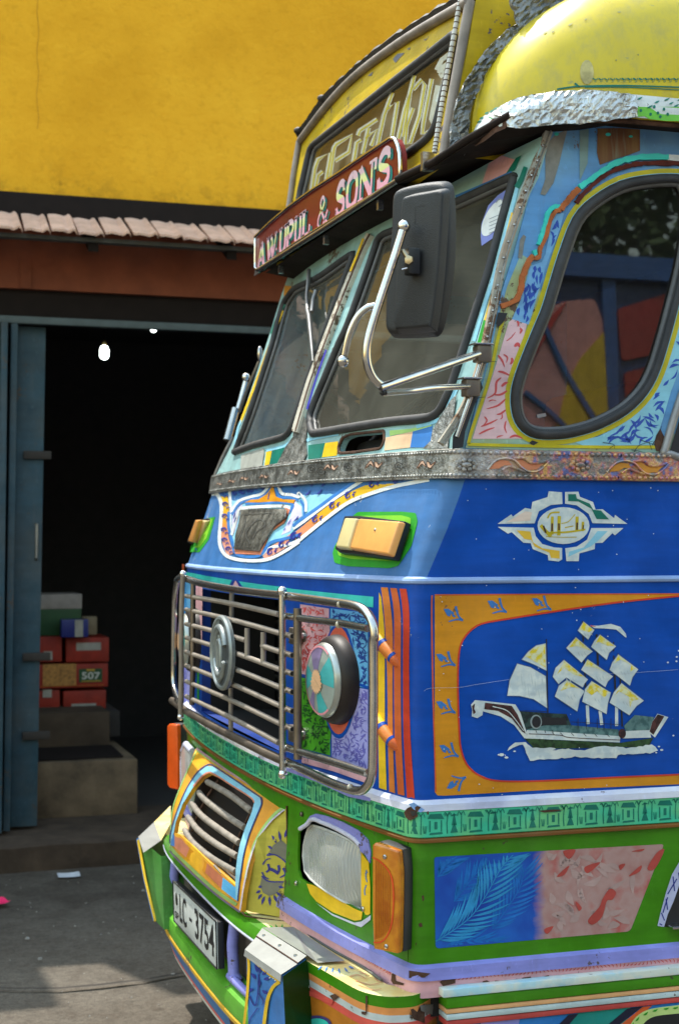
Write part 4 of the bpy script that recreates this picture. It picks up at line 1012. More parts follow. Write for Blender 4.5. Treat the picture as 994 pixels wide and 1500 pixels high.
lowp('red_frame_edge', [stroke(inner_edge, 2.6, 2.6, n=3)], P_redor, .0016, 0); lowp('red_frame_edge', [stroke([(632, 872), (631.5, 900), (633, 1000), (636, 1100), (637.5, 1160)], 2.2)], P_dor, .0016, 0); lowp('red_frame_edge', [stroke([(636, 871.5), (800, 870.5), (1000, 869.8)], 1.8)], P_dor, .0016, 0)
def dove(x, y, flip=1, s=1.0):
    t = lambda a, b: T((x + a * s, y + b * s * flip))[0]
    return [[t(-66, -40), t(-30, -42), t(12, -12), t(2, 4), t(-14, -6), t(-18, 16), t(-40, 8)], stroke([t(22, -60), t(34, -10), t(48, 18), t(72, 40)], 3.4, 2.2), stroke([t(76, 42), t(30, 36), t(-30, 52)], 3.2, 1.6), stroke([t(-4, 2), t(22, 18)], 3.6, 3.0, .4)]
for i, (x, y, fl_) in enumerate(((210, 200, 1), (530, 140, 1), (855, 122, 1), (155, 530, 1), (155, 876, 1), (178, 1196, 1), (232, 1432, -1))):
    stuff(lowp('bird_mark', dove(x, y, fl_), P_mblue, .0018, 0))
# sailing ship
W_sail = paint_mat('sail_white', C(216, 223, 218), .45, .12, col2=C(190, 203, 206), cscale=34.0); Y_sail = paint_mat('sail_yellow', C(228, 204, 50), .45, .12, col2=C(216, 218, 176), cscale=75.0); D_hull = paint_mat('hull_dark_green', C(44, 70, 66), .5, .1, col2=C(20, 34, 36), cscale=60.0); G_hull = paint_mat('hull_green', C(46, 78, 40), .5, .1, col2=C(24, 48, 24), cscale=60.0); T_hull = paint_mat('hull_teal', C(96, 132, 130), .5, .1, col2=C(56, 92, 94), cscale=55.0); Br_hull = paint_mat('hull_brown', C(84, 46, 44), .5, .1, col2=C(44, 24, 26), cscale=70.0)
lowp('ship_mast', [stroke(T((895, 380), (899, 600), (905, 920)), 1.7)], P_black, .0016, 0)
for a_, b_, w_ in (((285, 250), (290, 400), 2.2), ((295, 520), (310, 760), 2.0), ((388, 345), (398, 575), 3.0), ((520, 640), (526, 800), 2.6), ((512, 500), (520, 560), 2.0), ((560, 660), (575, 1020), 2.4), ((545, 485), (545, 520), 2), ((512, 400), (512, 470), 1.8)): lowp('ship_mast', [stroke(U(a_, b_), w_)], P_black, .0014, 0)
for a_, b_ in (((320, 865), (326, 1002)), ((413, 905), (426, 1008)), ((534, 865), (534, 1016))): lowp('ship_post', [stroke(U(a_, b_), 4.6)], W_sail, .0012, 0)
sails = [T((712, 530), (760, 470), (820, 425), (890, 410), (896, 612), (800, 565)), T((680, 558), (780, 585), (890, 650), (900, 885), (800, 820), (700, 797), (607, 795), (625, 680))] + [U(*q) for q in (
    ((290, 250), (372, 312), (345, 350), (325, 385), (247, 318)), ((235, 365), (360, 470), (320, 500), (275, 553), (163, 445)), ((410, 345), (530, 432), (480, 480), (460, 533), (345, 437), (370, 390)), ((545, 490), (692, 600), (650, 660), (630, 722), (480, 605), (500, 550)),
    ((320, 525), (508, 652), (470, 690), (450, 733), (272, 605)), ((148, 530), (325, 675), (300, 705), (285, 735), (165, 662), (108, 710), (65, 655), (85, 590)), ((170, 675), (300, 760), (265, 820), (245, 910), (80, 800), (110, 720)), ((350, 685), (492, 770), (470, 850), (460, 930), (280, 838), (300, 745)), ((568, 700), (733, 830), (680, 870), (625, 938), (480, 845), (510, 770)))]
for q in sails: lowp('sail', [q], W_sail, .0020, 0)
ysh = [T((740, 505), (800, 445), (885, 418), (888, 590), (830, 555)), U((290, 256), (362, 312), (330, 330), (262, 310)), U((235, 372), (345, 465), (300, 450), (240, 430), (185, 440)), U((412, 352), (515, 430), (470, 430), (400, 400), (365, 430)), U((548, 498), (672, 595), (630, 620), (640, 570), (560, 530), (510, 560)), U((320, 533), (450, 620), (380, 590), (300, 580)), U((150, 540), (300, 660), (220, 640), (150, 590), (95, 640)), U((172, 685), (260, 740), (200, 730), (120, 760)), U((352, 692), (480, 770), (440, 810), (390, 760), (350, 790), (310, 760)), U((570, 710), (700, 820), (650, 830), (630, 880), (620, 800), (550, 760), (520, 790))]
stuff(lowp('sail_outline', [stroke(list(q) + [q[0]], .8, .8, n=1) for q in sails], paint_mat('sail_grey', C(96, 112, 130), .5, .1), .0023, 0)); stuff(lowp('sail_shading', [leaf((sum(z[0] for z in q) / len(q) + dx_, sum(z[1] for z in q) / len(q) + dy_), 1.1, 7, 1.4, .1) for q in sails[2:] for dx_, dy_ in ((-4, 1), (1, 3), (5, 0))] + [leaf((762 + i * 5, 985 + (i % 3) * 9), 1.45, 22, 1.2, .03) for i in range(7)], paint_mat('sail_shade', C(188, 200, 200), .5, .1), .0024, 0))
for q in ysh: lowp('yellow_sail_wash', [q], Y_sail, .0025, 0)
lowp('pennant', [U((340, 280), (400, 282), (490, 268), (560, 290), (600, 340), (606, 368), (596, 366), (530, 310), (440, 302), (370, 300))], W_sail, .0020, 0); lowp('pennant_red', [stroke(U((342, 282), (380, 288)), 1.6, .6)], P_red, .0026, 0)
lowp('ship_hull', [T((700, 908), (890, 918)) + U((0, 920), (168, 928), (202, 1010), (0, 1015)) + T((790, 1042), (742, 1042))], D_hull, .0018, 0)
lowp('ship_hull', [T((755, 1040)) + U((0, 1012), (200, 1010), (545, 1040), (562, 1088), (0, 1072)) + T((760, 1060))], T_hull, .0020, 0)
lowp('white_strake', [T((752, 1046), (900, 1050)) + U((0, 1052), (560, 1090), (556, 1136), (0, 1112)) + T((740, 1108))], W_sail, .0022, 0)
lowp('ship_keel', [T((732, 1106), (900, 1112)) + U((0, 1114), (560, 1138), (802, 1102), (768, 1166), (600, 1172), (0, 1182)) + T((812, 1190), (780, 1152))], G_hull, .0022, 0)
lowp('ship_stern', [U((585, 1015), (665, 935), (806, 950), (775, 1045), (600, 1052))], T_hull, .0024, 0); lowp('white_stern_band', [U((600, 1052), (772, 1040), (785, 1100), (575, 1106))], W_sail, .0024, 0); lowp('stern_post', [U((830, 925), (910, 950), (812, 1100), (768, 1062), (792, 985))], W_sail, .0026, 0); lowp('stern_post_brown', [U((832, 930), (880, 945), (800, 1080), (772, 1055), (792, 985))], Br_hull, .0030, 0)
lowp('knot', [ellipse(*U((572, 1070))[0], 5.5, 7)], Br_hull, .0030, 0)
lowp('prow', [T((343, 860), (372, 826), (450, 833), (668, 858), (705, 920), (757, 1085), (735, 1108), (660, 1010), (560, 945), (430, 908), (428, 935), (390, 958), (348, 945), (352, 900))], W_sail, .0022, 0); lowp('prow_brown', [T((445, 845), (640, 868), (682, 930), (742, 1072), (715, 1055), (640, 960), (540, 905), (440, 892))], Br_hull, .0027, 0); lowp('prow_brown', [T((350, 870), (372, 850), (366, 890), (378, 915), (360, 930))], Br_hull, .0027, 0)
lowp('prow_highlight', [stroke(T((500, 872), (600, 900), (660, 960), (725, 1050)), 1.4, 1.0)], W_sail, .0031, 0); lowp('gun_port', [ellipse(*T((818, 985))[0], 8.5, 10.5)], flat('port_grey', (.25, .3, .3), .5), .0026, 0); lowp('gun_port_dark', [ellipse(*T((820, 985))[0], 6.5, 8.5)], P_black, .0030, 0)
lowp('cabin_dark', [T((860, 950), (990, 955)) + U((160, 960), (170, 1005), (0, 1008)) + T((860, 1010))], P_black, .0024, 0)
lowp('red_line', [stroke(T((765, 1072), (990, 1082)) + U((200, 1100), (560, 1118)), 1.0)], Br_hull, .0030, 0)
stuff(lowp('railing', [stroke(U((x, 960), (x, 1040)), .8) for x in (250, 310, 390, 440, 490)] + [stroke(U((200, 985), (560, 1005)), .7)] + [stroke(U((x, 1060 + x * .035), (x + 20, 1080 + x * .035)), .8) for x in (60, 120, 200, 290, 370, 460)] + [stroke(T((x, 1045), (x + 8, 1066)), .8) for x in (815, 880, 935)] + [stroke(T((700, 905), (820, 905), (900, 912)), .8)], P_black, .0028, 0))
lowp('wave', [(lambda P_: [(q[0] + random.Random(i).uniform(-.8, .8), q[1] + random.Random(i + 99).uniform(-1.1, 1.1)) for i, q in enumerate(dens(P_, 4.5))])(T((604, 1200), (640, 1150), (690, 1130), (738, 1128), (790, 1178), (850, 1172), (994, 1182)) + U((60, 1190), (200, 1182), (270, 1195), (400, 1166), (440, 1160), (600, 1176), (720, 1160), (790, 1150), (835, 1190), (770, 1212), (540, 1228), (530, 1255), (420, 1250), (200, 1240), (60, 1262), (0, 1256)) + T((775, 1270), (745, 1210), (720, 1150), (690, 1152), (650, 1172)))], W_sail, .0034, 0)
stuff(lowp('spray', [ellipse(*q, r_, r_ * .6, 7) for q, r_ in zip(T((565, 1225), (600, 1245), (545, 1225), (660, 1200)) + U((860, 1190), (840, 1165), (820, 1210)), (4, 3, 2, 2, 2.5, 2, 1.5))], W_sail, .0034, 0))
# compass-like emblem above the ridge
emb = [((190, 268), (270, 212), (278, 226), (350, 175), (385, 182), (392, 140), (480, 112), (487, 78), (565, 84), (567, 152), (500, 158), (430, 195), (405, 265)), ((582, 82), (660, 80), (668, 110), (745, 140), (760, 185), (800, 182), (868, 235), (872, 215), (945, 268), (742, 264), (720, 210), (650, 160), (582, 150)),
       ((190, 285), (400, 290), (412, 340), (450, 385), (520, 405), (565, 408), (565, 475), (545, 487), (485, 480), (482, 450), (395, 415), (382, 380), (340, 378), (272, 316), (250, 325)), ((735, 292), (922, 292), (872, 335), (858, 322), (800, 378), (757, 380), (755, 415), (665, 440), (662, 485), (590, 485), (583, 410), (650, 400), (710, 360))]
reg('uside', [(-1, 0, 1.3), (4, 0, 1.3), (4, 0, 1.9), (-1, 0, 1.9)], [(0, 1, 2, 3)])
def usp(nm, polys, m_, off): return pmesh(nm, polys, 'uside', m_, bpy.data.objects['upper_side_panel'], off)
for q in emb: usp('emblem_corner', [Vv(*q)], W_sail, .0015)
usp('emblem_oval', [ellipse(*Vv((573, 278))[0], 38, 27)], W_sail, .0015)
usp('teal_inset', [Vv((600, 95), (645, 95), (650, 120), (725, 150), (745, 185), (790, 190), (838, 242), (765, 240), (735, 180), (660, 138), (600, 135))], P_dteal, .0020); usp('yellow_inset', [Vv((300, 305), (380, 312), (395, 375), (450, 410), (550, 425), (550, 470), (500, 465), (490, 435), (405, 400), (385, 362), (345, 355))], paint_mat('amber_inset', C(226, 184, 60), .45, .12), .0020); usp('blue_inset', [Vv((770, 310), (830, 310), (770, 370), (730, 400), (600, 460), (605, 430), (690, 405), (740, 350))], P_lblue, .0020); usp('cream_inset', [Vv((240, 258), (350, 195), (390, 200), (380, 250))], paint_mat('cream_inset', C(226, 206, 190), .45, .12), .0020)
ysk = [stroke(Vv((508, 225), (506, 330)), 4), stroke(Vv((548, 222), (545, 335)), 5), stroke(Vv((652, 225), (650, 305)), 4.5), stroke(Vv((686, 255), (684, 310)), 3.5), stroke(Vv((490, 320), (600, 315), (700, 300)), 2.6), stroke(Vv((440, 275), (470, 310), (500, 340)), 5), stroke(Vv((480, 235), (500, 205), (550, 200)), 2.4), stroke(Vv((560, 265), (600, 255), (640, 212)), 1.2), stroke(Vv((580, 290), (630, 280)), 1.5), stroke(Vv((470, 340), (540, 345), (650, 345)), 1.0)]
stuff(usp('yellow_sketch', ysk, paint_mat('mustard_sketch', C(196, 176, 30), .45, .1), .0021)); stuff(usp('dark_sketch', [stroke(Vv((506, 265), (505, 310)), 2.4), stroke(Vv((545, 265), (546, 305)), 2.4), stroke(Vv((652, 260), (650, 302)), 2.2), stroke(Vv((455, 278), (470, 320)), 2.4), stroke(Vv((688, 275), (685, 300)), 1.6)], Br_hull, .0026))
# chips and scratches on the blue side
rr = random.Random(9)
stuff(lowp('paint_chips', [ellipse(rr.uniform(640, 990), rr.uniform(855, 1165), rr.uniform(.5, 1.3), rr.uniform(.5, 1.2), 6) for _ in range(34)] + [ellipse(*q, 1.6, 1.4, 6) for q in U((905, 550), (968, 542), (985, 465), (945, 1085), (970, 510))] + [stroke(T((0, 760), (50, 738), (250, 733), (380, 712), (620, 675)), .3, .3, n=4), stroke(U((360, 615), (520, 632), (980, 603)), .3, .3)], paint_mat('chip_white', C(205, 212, 222), .5, .1), .0036, 0))
stuff(usp('paint_chips', [ellipse(rr.uniform(680, 990), rr.uniform(710, 842), rr.uniform(.5, 1.2), rr.uniform(.5, 1.1), 6) for _ in range(16)], MATS['chip_white'], .0024))
# rusted-through corner of the ledge
reg('ledge', *loft([ring(z, 0, .0145) for z in (.93, .98, 1.05)]))
pmesh('rust_bite', [Ez((258, 150), (280, 120), (330, 95), (380, 110), (350, 150), (360, 175), (330, 195), (300, 210), (270, 185)), ], 'ledge', M_rust, lorry, .0012); pmesh('rust_hole', [Ez((305, 140), (345, 138), (350, 170), (318, 178))], 'ledge', P_black, lorry, .002); pmesh('rust_bite', [Ez((420, 145), (435, 140), (436, 165), (425, 165))], 'ledge', M_rust, lorry, .0012); pmesh('blue_flake', [Ez((290, 85), (330, 78), (405, 130), (380, 150), (330, 128))], 'ledge', paint_mat('pale_blue_flake', C(120, 160, 214), .5, .2), lorry, .0017)
pmesh('rust_bite', [E3((540, 60), (590, 56), (625, 57), (600, 62), (560, 66))], 'ledge', M_rust, lorry, .0012)

# village frieze round the band
bpath = [Vector(q) for q in plan(0, .0128 * SGN)]; acc = [0.0]
for i in range(1, len(bpath)): acc.append(acc[-1] + (bpath[i] - bpath[i - 1]).length)
def bpt(s, t):
    import bisect
    i = min(len(acc) - 2, max(0, bisect.bisect_right(acc, s) - 1)); f = (s - acc[i]) / (acc[i + 1] - acc[i]); q = bpath[i].lerp(bpath[i + 1], f)
    return (q.x, q.y, 0.9545 + t * 0.0535)
mv, mf = [], []
def mpoly(pts): 
    b = len(mv); mv.extend(bpt(s_, t_) for s_, t_ in pts); mf.append(tuple(range(b, b + len(pts))))
def mstroke(pts, w_):
    q = stroke([(a * 1.0, b * .0535) for a, b in pts], w_, w_ * .7, n=2); q = [(a, b / .0535) for a, b in q]; k_ = len(q) // 2
    for i in range(k_ - 1): mpoly([q[i], q[i + 1], q[-2 - i], q[-1 - i]])
rr = random.Random(4)
s0 = acc[6]; s_end = acc[-1] - .9
s_ = s0 + .02
while s_ < s_end:
    j = rr.uniform(-.003, .003)
    mpoly([(s_ + .002, .74), (s_ + .008, .93), (s_ + .034, .93), (s_ + .041, .70)]); mpoly([(s_ + .006, .2), (s_ + .009, .2), (s_ + .009, .66), (s_ + .006, .66)]); mpoly([(s_ + .018, .30), (s_ + .025, .30), (s_ + .025, .60), (s_ + .018, .60)]); mpoly([(s_ + .033, .2), (s_ + .036, .2), (s_ + .036, .66), (s_ + .033, .66)]); mpoly([(s_ + .006, .08), (s_ + .038, .10), (s_ + .036, .18), (s_ + .008, .16)])
    c = s_ + .050 + j; mstroke([(c, .1), (c - .001, .5), (c + .001, .82)], .0028)
    for a_ in (-.009, -.006, .006, .010): mstroke([(c, .80), (c + a_ * .6, .97), (c + a_, .86 + rr.uniform(-.06, .08))], .0022)
    c = s_ + .066 + j; mpoly([(c - .009, .12), (c, .55), (c + .009, .12)]); mpoly([(c - .006, .42), (c, .95), (c + .006, .42)])
    c = s_ + .081; mstroke([(c, .1), (c + .001, .85)], .0026)
    for a_ in (-.009, .009): mstroke([(c, .84), (c + a_ * .6, .98), (c + a_, .80)], .0024)
    for k_ in range(3): mstroke([(s_ + .088 + k_ * .002, .15), (s_ + .086 + k_ * .004, .45)], .0018)
    mpoly([(s_ + .055, .80), (s_ + .063, .90), (s_ + .072, .84), (s_ + .064, .80)])
    s_ += .094
stuff(mesh('village_frieze', mv, mf, P_dteal, band))

# palm-and-flower picture on the green side panel
pan = roundpoly(E3((209, 209), (945, 167), (836, 447), (213, 502)), [4, 5, 6, 6])
xb = hit(789, 1300, 'low')[0].x
pm, nt, n, l, p = new_mat('blue_to_pink_ground'); g_ = n.new('ShaderNodeNewGeometry'); z_ = n.new('ShaderNodeSeparateXYZ'); l.new(g_.outputs['Position'], z_.inputs[0])
ad = n.new('ShaderNodeMath'); ad.operation = 'MULTIPLY_ADD'; ad.inputs[1].default_value = .035; l.new(noise(n, l, 30, 3, .6, stretch=(.4, 1, 1.5)), ad.inputs[0]); l.new(z_.outputs[0], ad.inputs[2])
mr = n.new('ShaderNodeMapRange'); mr.inputs[1].default_value = xb + .003; mr.inputs[2].default_value = xb + .032; l.new(ad.outputs[0], mr.inputs[0])
pinkn = ramp(n, [(.3, C(166, 116, 110)), (.52, C(176, 142, 136)), (.7, C(176, 92, 86))], noise(n, l, 17, 3, .5), l)
bluen = ramp(n, [(.3, C(8, 60, 160)), (.7, C(20, 96, 190))], noise(n, l, 12, 3, .5), l)
l.new(mix(n, l, mr.outputs[0], bluen, pinkn), p.inputs['Base Color']); p.inputs['Roughness'].default_value = .38
gs = bpy.data.objects['green_side_panel']
def gsp(nm, polys, m_, off): return pmesh(nm, polys, 'low', m_, gs, off)
gsp('picture_ground', [pan], pm, .001)
P_fr = paint_mat('frond_light', C(46, 146, 204), .42, .1); P_fr2 = paint_mat('frond_mid', C(24, 112, 196), .42, .1)
lim = E3((214, 212), (560, 192), (556, 470), (240, 496), (214, 480))
def clipleaf(p_, a_, ln, wd, bd, pol):
    for f in (1, .8, .6, .45, .3, .2):
        q = leaf(p_, a_, ln * f, wd, bd)
        if all(inside(z, pol) for z in q): return q
    return None
fr1, fr2 = [], []
def frond(pts, n_, lu, ld, au, ad_, store, w_=2.3):
    c = crom(pts, 8); store.append(stroke(pts, 1.8, 1.2))
    for i in range(n_):
        q = c[int(i / n_ * (len(c) - 1))]; t = c[min(len(c) - 1, int(i / n_ * (len(c) - 1)) + 1)] - q; base_a = math.atan2(t.y, t.x)
        sc_ = .65 + .35 * math.sin(math.pi * (i + 1) / (n_ + 1))
        for a_, ln in ((base_a - au, lu), (base_a + ad_, ld)):
            lf = clipleaf(q, a_, ln * sc_ * random.Random(i * 7 + int(ln)).uniform(.85, 1.1), w_, .04, lim)
            if lf: store.append(lf)
frond(Ez((485, 1092), (600, 1020), (740, 912), (850, 760), (960, 560), (1050, 460)), 19, 70, 60, .58, .5, fr1, 4.2)
frond(Ez((500, 620), (560, 540), (640, 470)), 9, 30, 38, .5, .5, fr2, 3.6); frond(Ez((900, 1000), (1000, 860), (1100, 700), (1130, 560)), 12, 48, 48, .6, .6, fr2, 3.8); frond(Ez((620, 800), (760, 620), (860, 520)), 11, 50, 54, .5, .6, fr2, 4.0); frond(Ez((560, 1130), (760, 1080), (980, 1100)), 10, 40, 36, .35, .45, fr2, 3.6)
stuff(gsp('palm_fronds', fr2, P_fr2, .0016)); stuff(gsp('palm_fronds', fr1, P_fr, .0021))
limp = E3((556, 195), (930, 172), (830, 435), (556, 465)); pe = []
rr = random.Random(31); P_pet = paint_mat('petal_light', C(182, 152, 146), .42, .1); P_pet2 = paint_mat('petal_coral', C(180, 74, 66), .42, .1)
for k_ in range(46):
    c = (rr.uniform(800, 965), rr.uniform(1245, 1375)); a_ = rr.uniform(-3, 3); lf = clipleaf(c, a_, rr.uniform(14, 32), rr.uniform(6, 11), rr.uniform(.05, .18), limp)
    if lf: pe.append([tuple(w) for w in crom(lf, 3, True)])
stuff(gsp('pale_petals', pe, P_pet, .0016))
pe = [[tuple(w) for w in crom(E3(*q), 4, True)] for q in (((770, 310), (790, 322), (778, 345), (760, 350), (745, 400), (715, 425), (700, 410), (735, 370), (748, 340)), ((840, 190), (880, 182), (870, 190)), ((920, 195), (945, 185), (915, 245), (890, 245)), ((830, 270), (870, 235), (865, 255)), ((620, 190), (660, 185), (640, 215)), ((600, 270), (640, 235), (625, 265)), ((690, 240), (740, 225), (700, 260)), ((660, 350), (680, 370), (670, 380)), ((560, 440), (590, 430), (570, 455)), ((800, 235), (820, 230), (805, 250)))]
stuff(gsp('coral_strokes', pe, P_pet2, .0022))
stuff(gsp('rust_spots', [Ez((385, 760), (400, 755), (402, 790), (392, 800)), Ez((362, 965), (385, 955), (392, 985), (370, 990)), Ez((340, 1110), (352, 1100), (345, 1125))], M_rust, .0012))
# recess at the panel's rear edge, its dark painted flat in black, with a striped lining and a metal step
Z7 = Q(795, 1160, 4.412)
gsp('lavender_lining', [Z7((900, 410), (878, 448), (830, 530), (790, 650), (755, 780), (735, 865), (778, 872), (802, 790), (842, 700), (880, 590), (920, 500))], paint_mat('lining_lilac', C(190, 194, 226), .45, .15), .0014); stuff(gsp('lining_strokes', [stroke(Z7(a_, b_), 1.6) for a_, b_ in (((860, 560), (800, 660)), ((835, 545), (845, 640)), ((800, 680), (770, 780)), ((790, 690), (800, 760)), ((760, 780), (780, 830)), ((870, 520), (880, 570)), ((748, 850), (765, 860)))], P_navy, .0020))
gsp('step_well_dark', [Z7((778, 872), (802, 790), (842, 700), (880, 590), (920, 500)) + [(1060, 1260), (1060, 1357)]], P_black, .0016)
q0 = hit(975, 1355, 'low')[0]; box('step_tread', (q0.x, -.03, q0.z - .004), (q0.x + .6, .0, q0.z + .003), M_steel, lorry, bevel=.002)

# ================================================================== skirt below the sills (near side)
zz = [PY(799, y_, -.03).z for y_ in (1437, 1447, 1464, 1472, 1481, 1490)]
x0s = PY(654, 1470, -.03).x
def sk(nm, z1, z0, y_, mat, xa=0.0): return box(nm, (x0s + xa, y_, z0 + .0008), (2.4, .02, z1 - .0008), mat, lorry, bevel=.0025)
sk('pale_ledge', zz[0] + .004, zz[1], -.034, paint_mat('pale_ledge_blue', C(170, 212, 222), .42, .2, .10, (.12, .08, .06), col2=C(220, 224, 210), cscale=14.0), -.01); sk('green_skirt', zz[1], zz[2], -.030, P_green); sk('peach_skirt', zz[2], zz[3], -.028, paint_mat('peach_skirt', C(228, 172, 118), .42, .2, .06)); sk('white_skirt', zz[3], zz[4], -.030, paint_mat('white_skirt', C(188, 206, 206), .45, .25, .14, (.10, .07, .05))); sk('red_skirt', zz[4], zz[5], -.028, paint_mat('red_skirt', C(192, 72, 66), .42, .15, .04))
sk('lower_skirt', zz[5], .30, -.022, paint_mat('blue_skirt', C(30, 120, 196), .42, .15), 0.02)
reg('skirt', [(-1, -.0225, .1), (4, -.0225, .1), (4, -.0225, .9), (-1, -.0225, .9)], [(0, 1, 2, 3)])
sk6 = Q(600, 1300, 4.995); lsk = bpy.data.objects['lower_skirt']
def skp(nm, poly, mat, off=.001): return pmesh(nm, [poly], 'skirt', mat, lsk, off)
skp('purple_panel', sk6((520, 985), (800, 960), (780, 1100), (480, 1100)), P_lav); skp('teal_panel', Z7((220, 1430), (560, 1390), (540, 1500), (380, 1540), (140, 1540)), paint_mat('teal_skirt', C(20, 140, 130), .42, .15)); skp('navy_slash', Z7((160, 1440), (225, 1432), (130, 1540), (60, 1540)), flat('navy_slash', C(14, 18, 44), .5), .0018); skp('navy_slash', Z7((540, 1400), (640, 1385), (440, 1540), (370, 1540)), MATS['navy_slash'], .0018); skp('orange_slash', Z7((640, 1388), (700, 1380), (520, 1540), (450, 1540)), P_dor, .0018)
arch = crom(Z7((540, 1545), (580, 1470), (640, 1420), (720, 1395), (900, 1372)), 5); arch2 = crom(Z7((620, 1545), (650, 1490), (700, 1455), (770, 1440), (900, 1428)), 5)
skp('arch_border', [tuple(q) for q in arch] + [tuple(q) for q in arch2[::-1]], paint_mat('arch_lime', C(190, 214, 130), .42, .15), .0024); skp('wheel_arch', [tuple(q) for q in arch2] + Z7((900, 1545)), P_black, .0024)
stuff(pmesh('arch_leaves', [leaf(q, a_, 9, 3, .1) for q, a_ in zip(Z7((590, 1480), (640, 1440), (700, 1415), (770, 1400), (830, 1395), (560, 1520)), (-.9, -.6, -.4, -.2, -.2, -1.1))], 'skirt', P_grn2, lsk, .0032))
pk_s = []
rr = random.Random(8)
for i in range(62):
    u_ = 655 + i * 5.6; a_ = math.radians(-90 + 55 * math.sin(i * .42)) ; v_ = 1436 - (u_ - 655) * .083
    pk_s.append(leaf((u_ - 3.5 * math.cos(a_), v_ - 3.5 * math.sin(a_) - 1.5), a_, 7, 1.5, .15))
for i in range(40):
    u_ = 430 + i * 3.6; v_ = 1339 + (u_ - 430) * .60; pk_s.append(leaf((u_, v_ + 6), -1.2 + .6 * math.sin(i * .9), 9, 1.2, .1))
reg('sill', *loft([ring(z, 0, .0065) for z in (.55, .62, .70)]))
stuff(pmesh('red_brush_strokes', pk_s, 'sill', P_redst, pinks, .0008))
for q in (((525, 715), (530, 685), (560, 678), (590, 695), (600, 725), (550, 735)), ((605, 710), (620, 680), (700, 685), (770, 675), (785, 700), (640, 722)), ((790, 695), (820, 660), (880, 650), (895, 685), (840, 700)), ((910, 685), (950, 660), (1010, 640), (1030, 665), (930, 695)), ((215, 690), (260, 660), (330, 625), (330, 700), (240, 720))): pmesh('rust_bite', [sk6(*q)], 'sill', M_rust, pinks, .0014)
pmesh('rust_bite', [Ez((170, 1330), (190, 1320), (200, 1380), (260, 1400), (255, 1415), (180, 1405), (165, 1380))], 'sill', M_rust, pinks, .0014); pmesh('rust_bite', [Ez((310, 1300), (370, 1310), (440, 1320), (400, 1350), (310, 1355))], 'sill', M_rust, pinks, .009)
# ================================================================== projecting nose with louvres
G = Q(200, 1040, 4.995); Hh = Q(360, 1040, 4.995); H2 = Q(360, 1200, 4.995); G2 = Q(200, 1200, 4.995)
topc = crom([PZ(286, 1097, .915), PZ(350, 1140, .915), PZ(429, 1178, .915)], 8); botc = crom([PZ(249, 1242, .62), PZ(292, 1291, .62), PZ(354, 1336, .62)], 8)
def nosept(t, h):
    k_ = t * (len(topc) - 1); i = min(len(topc) - 2, int(k_)); f = k_ - i
    a = topc[i].lerp(topc[i + 1], f); b = botc[i].lerp(botc[i + 1], f); g_ = 1 - (1 - h) ** 2.6
    return Vector((a.x + (b.x - a.x) * g_, a.y + (b.y - a.y) * g_, a.z + (b.z - a.z) * h))
NV, NF = [], []; NT, NH = 24, 16
for j in range(NH + 1):
    for i in range(NT + 1): NV.append(nosept(-.12 + 1.24 * i / NT if False else i / NT, j / NH))
# widen a little so that traced edges always land on it
ext = []
for j in range(NH + 1):
    row = NV[j * (NT + 1):(j + 1) * (NT + 1)]; ext.append([row[0] + (row[0] - row[1]) * 1.5] + row + [row[-1] + (row[-1] - row[-2]) * 1.5])
ext = [[q + (ext[0][i] - ext[1][i]) * 1.2 for i, q in enumerate(ext[0])]] + ext + [[q + (ext[-1][i] - ext[-2][i]) * 2.0 for i, q in enumerate(ext[-1])]]
reg('nose', *loft(ext))
n_out = G((432, 287), (405, 355), (380, 420), (345, 500), (310, 580), (283, 650), (262, 720), (250, 810), (246, 900), (243, 1008), (300, 1088), (400, 1188), (500, 1280), (600, 1370), (700, 1440), (768, 1482)) + [(355, 1320), (358, 1300), (361, 1284), (364, 1270), (371, 1246), (380, 1226), (390, 1212), (400, 1200), (414, 1188), (428, 1179)] + Hh((230, 640), (110, 580)) + G((900, 592), (760, 512), (620, 422), (520, 345))
n_hole = G((275, 900), (290, 820), (340, 690), (420, 560), (480, 490), (530, 460), (580, 478), (700, 555), (840, 645), (862, 680), (845, 750), (795, 870), (760, 980), (740, 1080), (728, 1180), (725, 1285), (650, 1215), (520, 1100), (400, 985), (320, 915))
nose = pmesh('louvred_nose', [n_out], 'nose', paint_mat('nose_orange', C(236, 178, 40), .38, .18, .02, (.3, .2, .1), col2=C(226, 156, 60), cscale=5.0), lorry, 0, [n_hole], 7.0, .012, True)
def nz(nm, poly, mat, off=.001, holes=(), grid=6.0): return pmesh(nm, [poly], 'nose', mat, nose, off, holes, grid)
rg_out = G((246, 985), (252, 900), (300, 740), (368, 580), (448, 462), (515, 412), (560, 415), (700, 505), (850, 608), (905, 645), (912, 690), (868, 800), (820, 920), (785, 1050), (764, 1180), (748, 1310), (742, 1398), (724, 1388))
rg_in = n_hole[:16]
nz('light_blue_border', rg_out + rg_in[::-1], P_lblue, .0012)
nz('navy_outline', stroke(G((247, 975), (254, 895), (302, 735), (370, 576), (450, 456), (516, 407), (562, 409), (702, 500), (852, 602), (908, 640)), 1.8, 1.8, n=4), paint_mat('dusk_navy', C(52, 58, 110), .45, .1), .0018, (), 0); nz('navy_outline', stroke(G((912, 640), (918, 690), (872, 803), (825, 923), (790, 1053), (769, 1183), (752, 1312), (744, 1400)), 2.2, 1.6, n=4), MATS['dusk_navy'], .0018, (), 0)
nz('pink_inner_line', stroke([tuple(q) for q in n_hole[3:10]], 2.4, 2.0, n=3), P_salmon, .0020, (), 0)
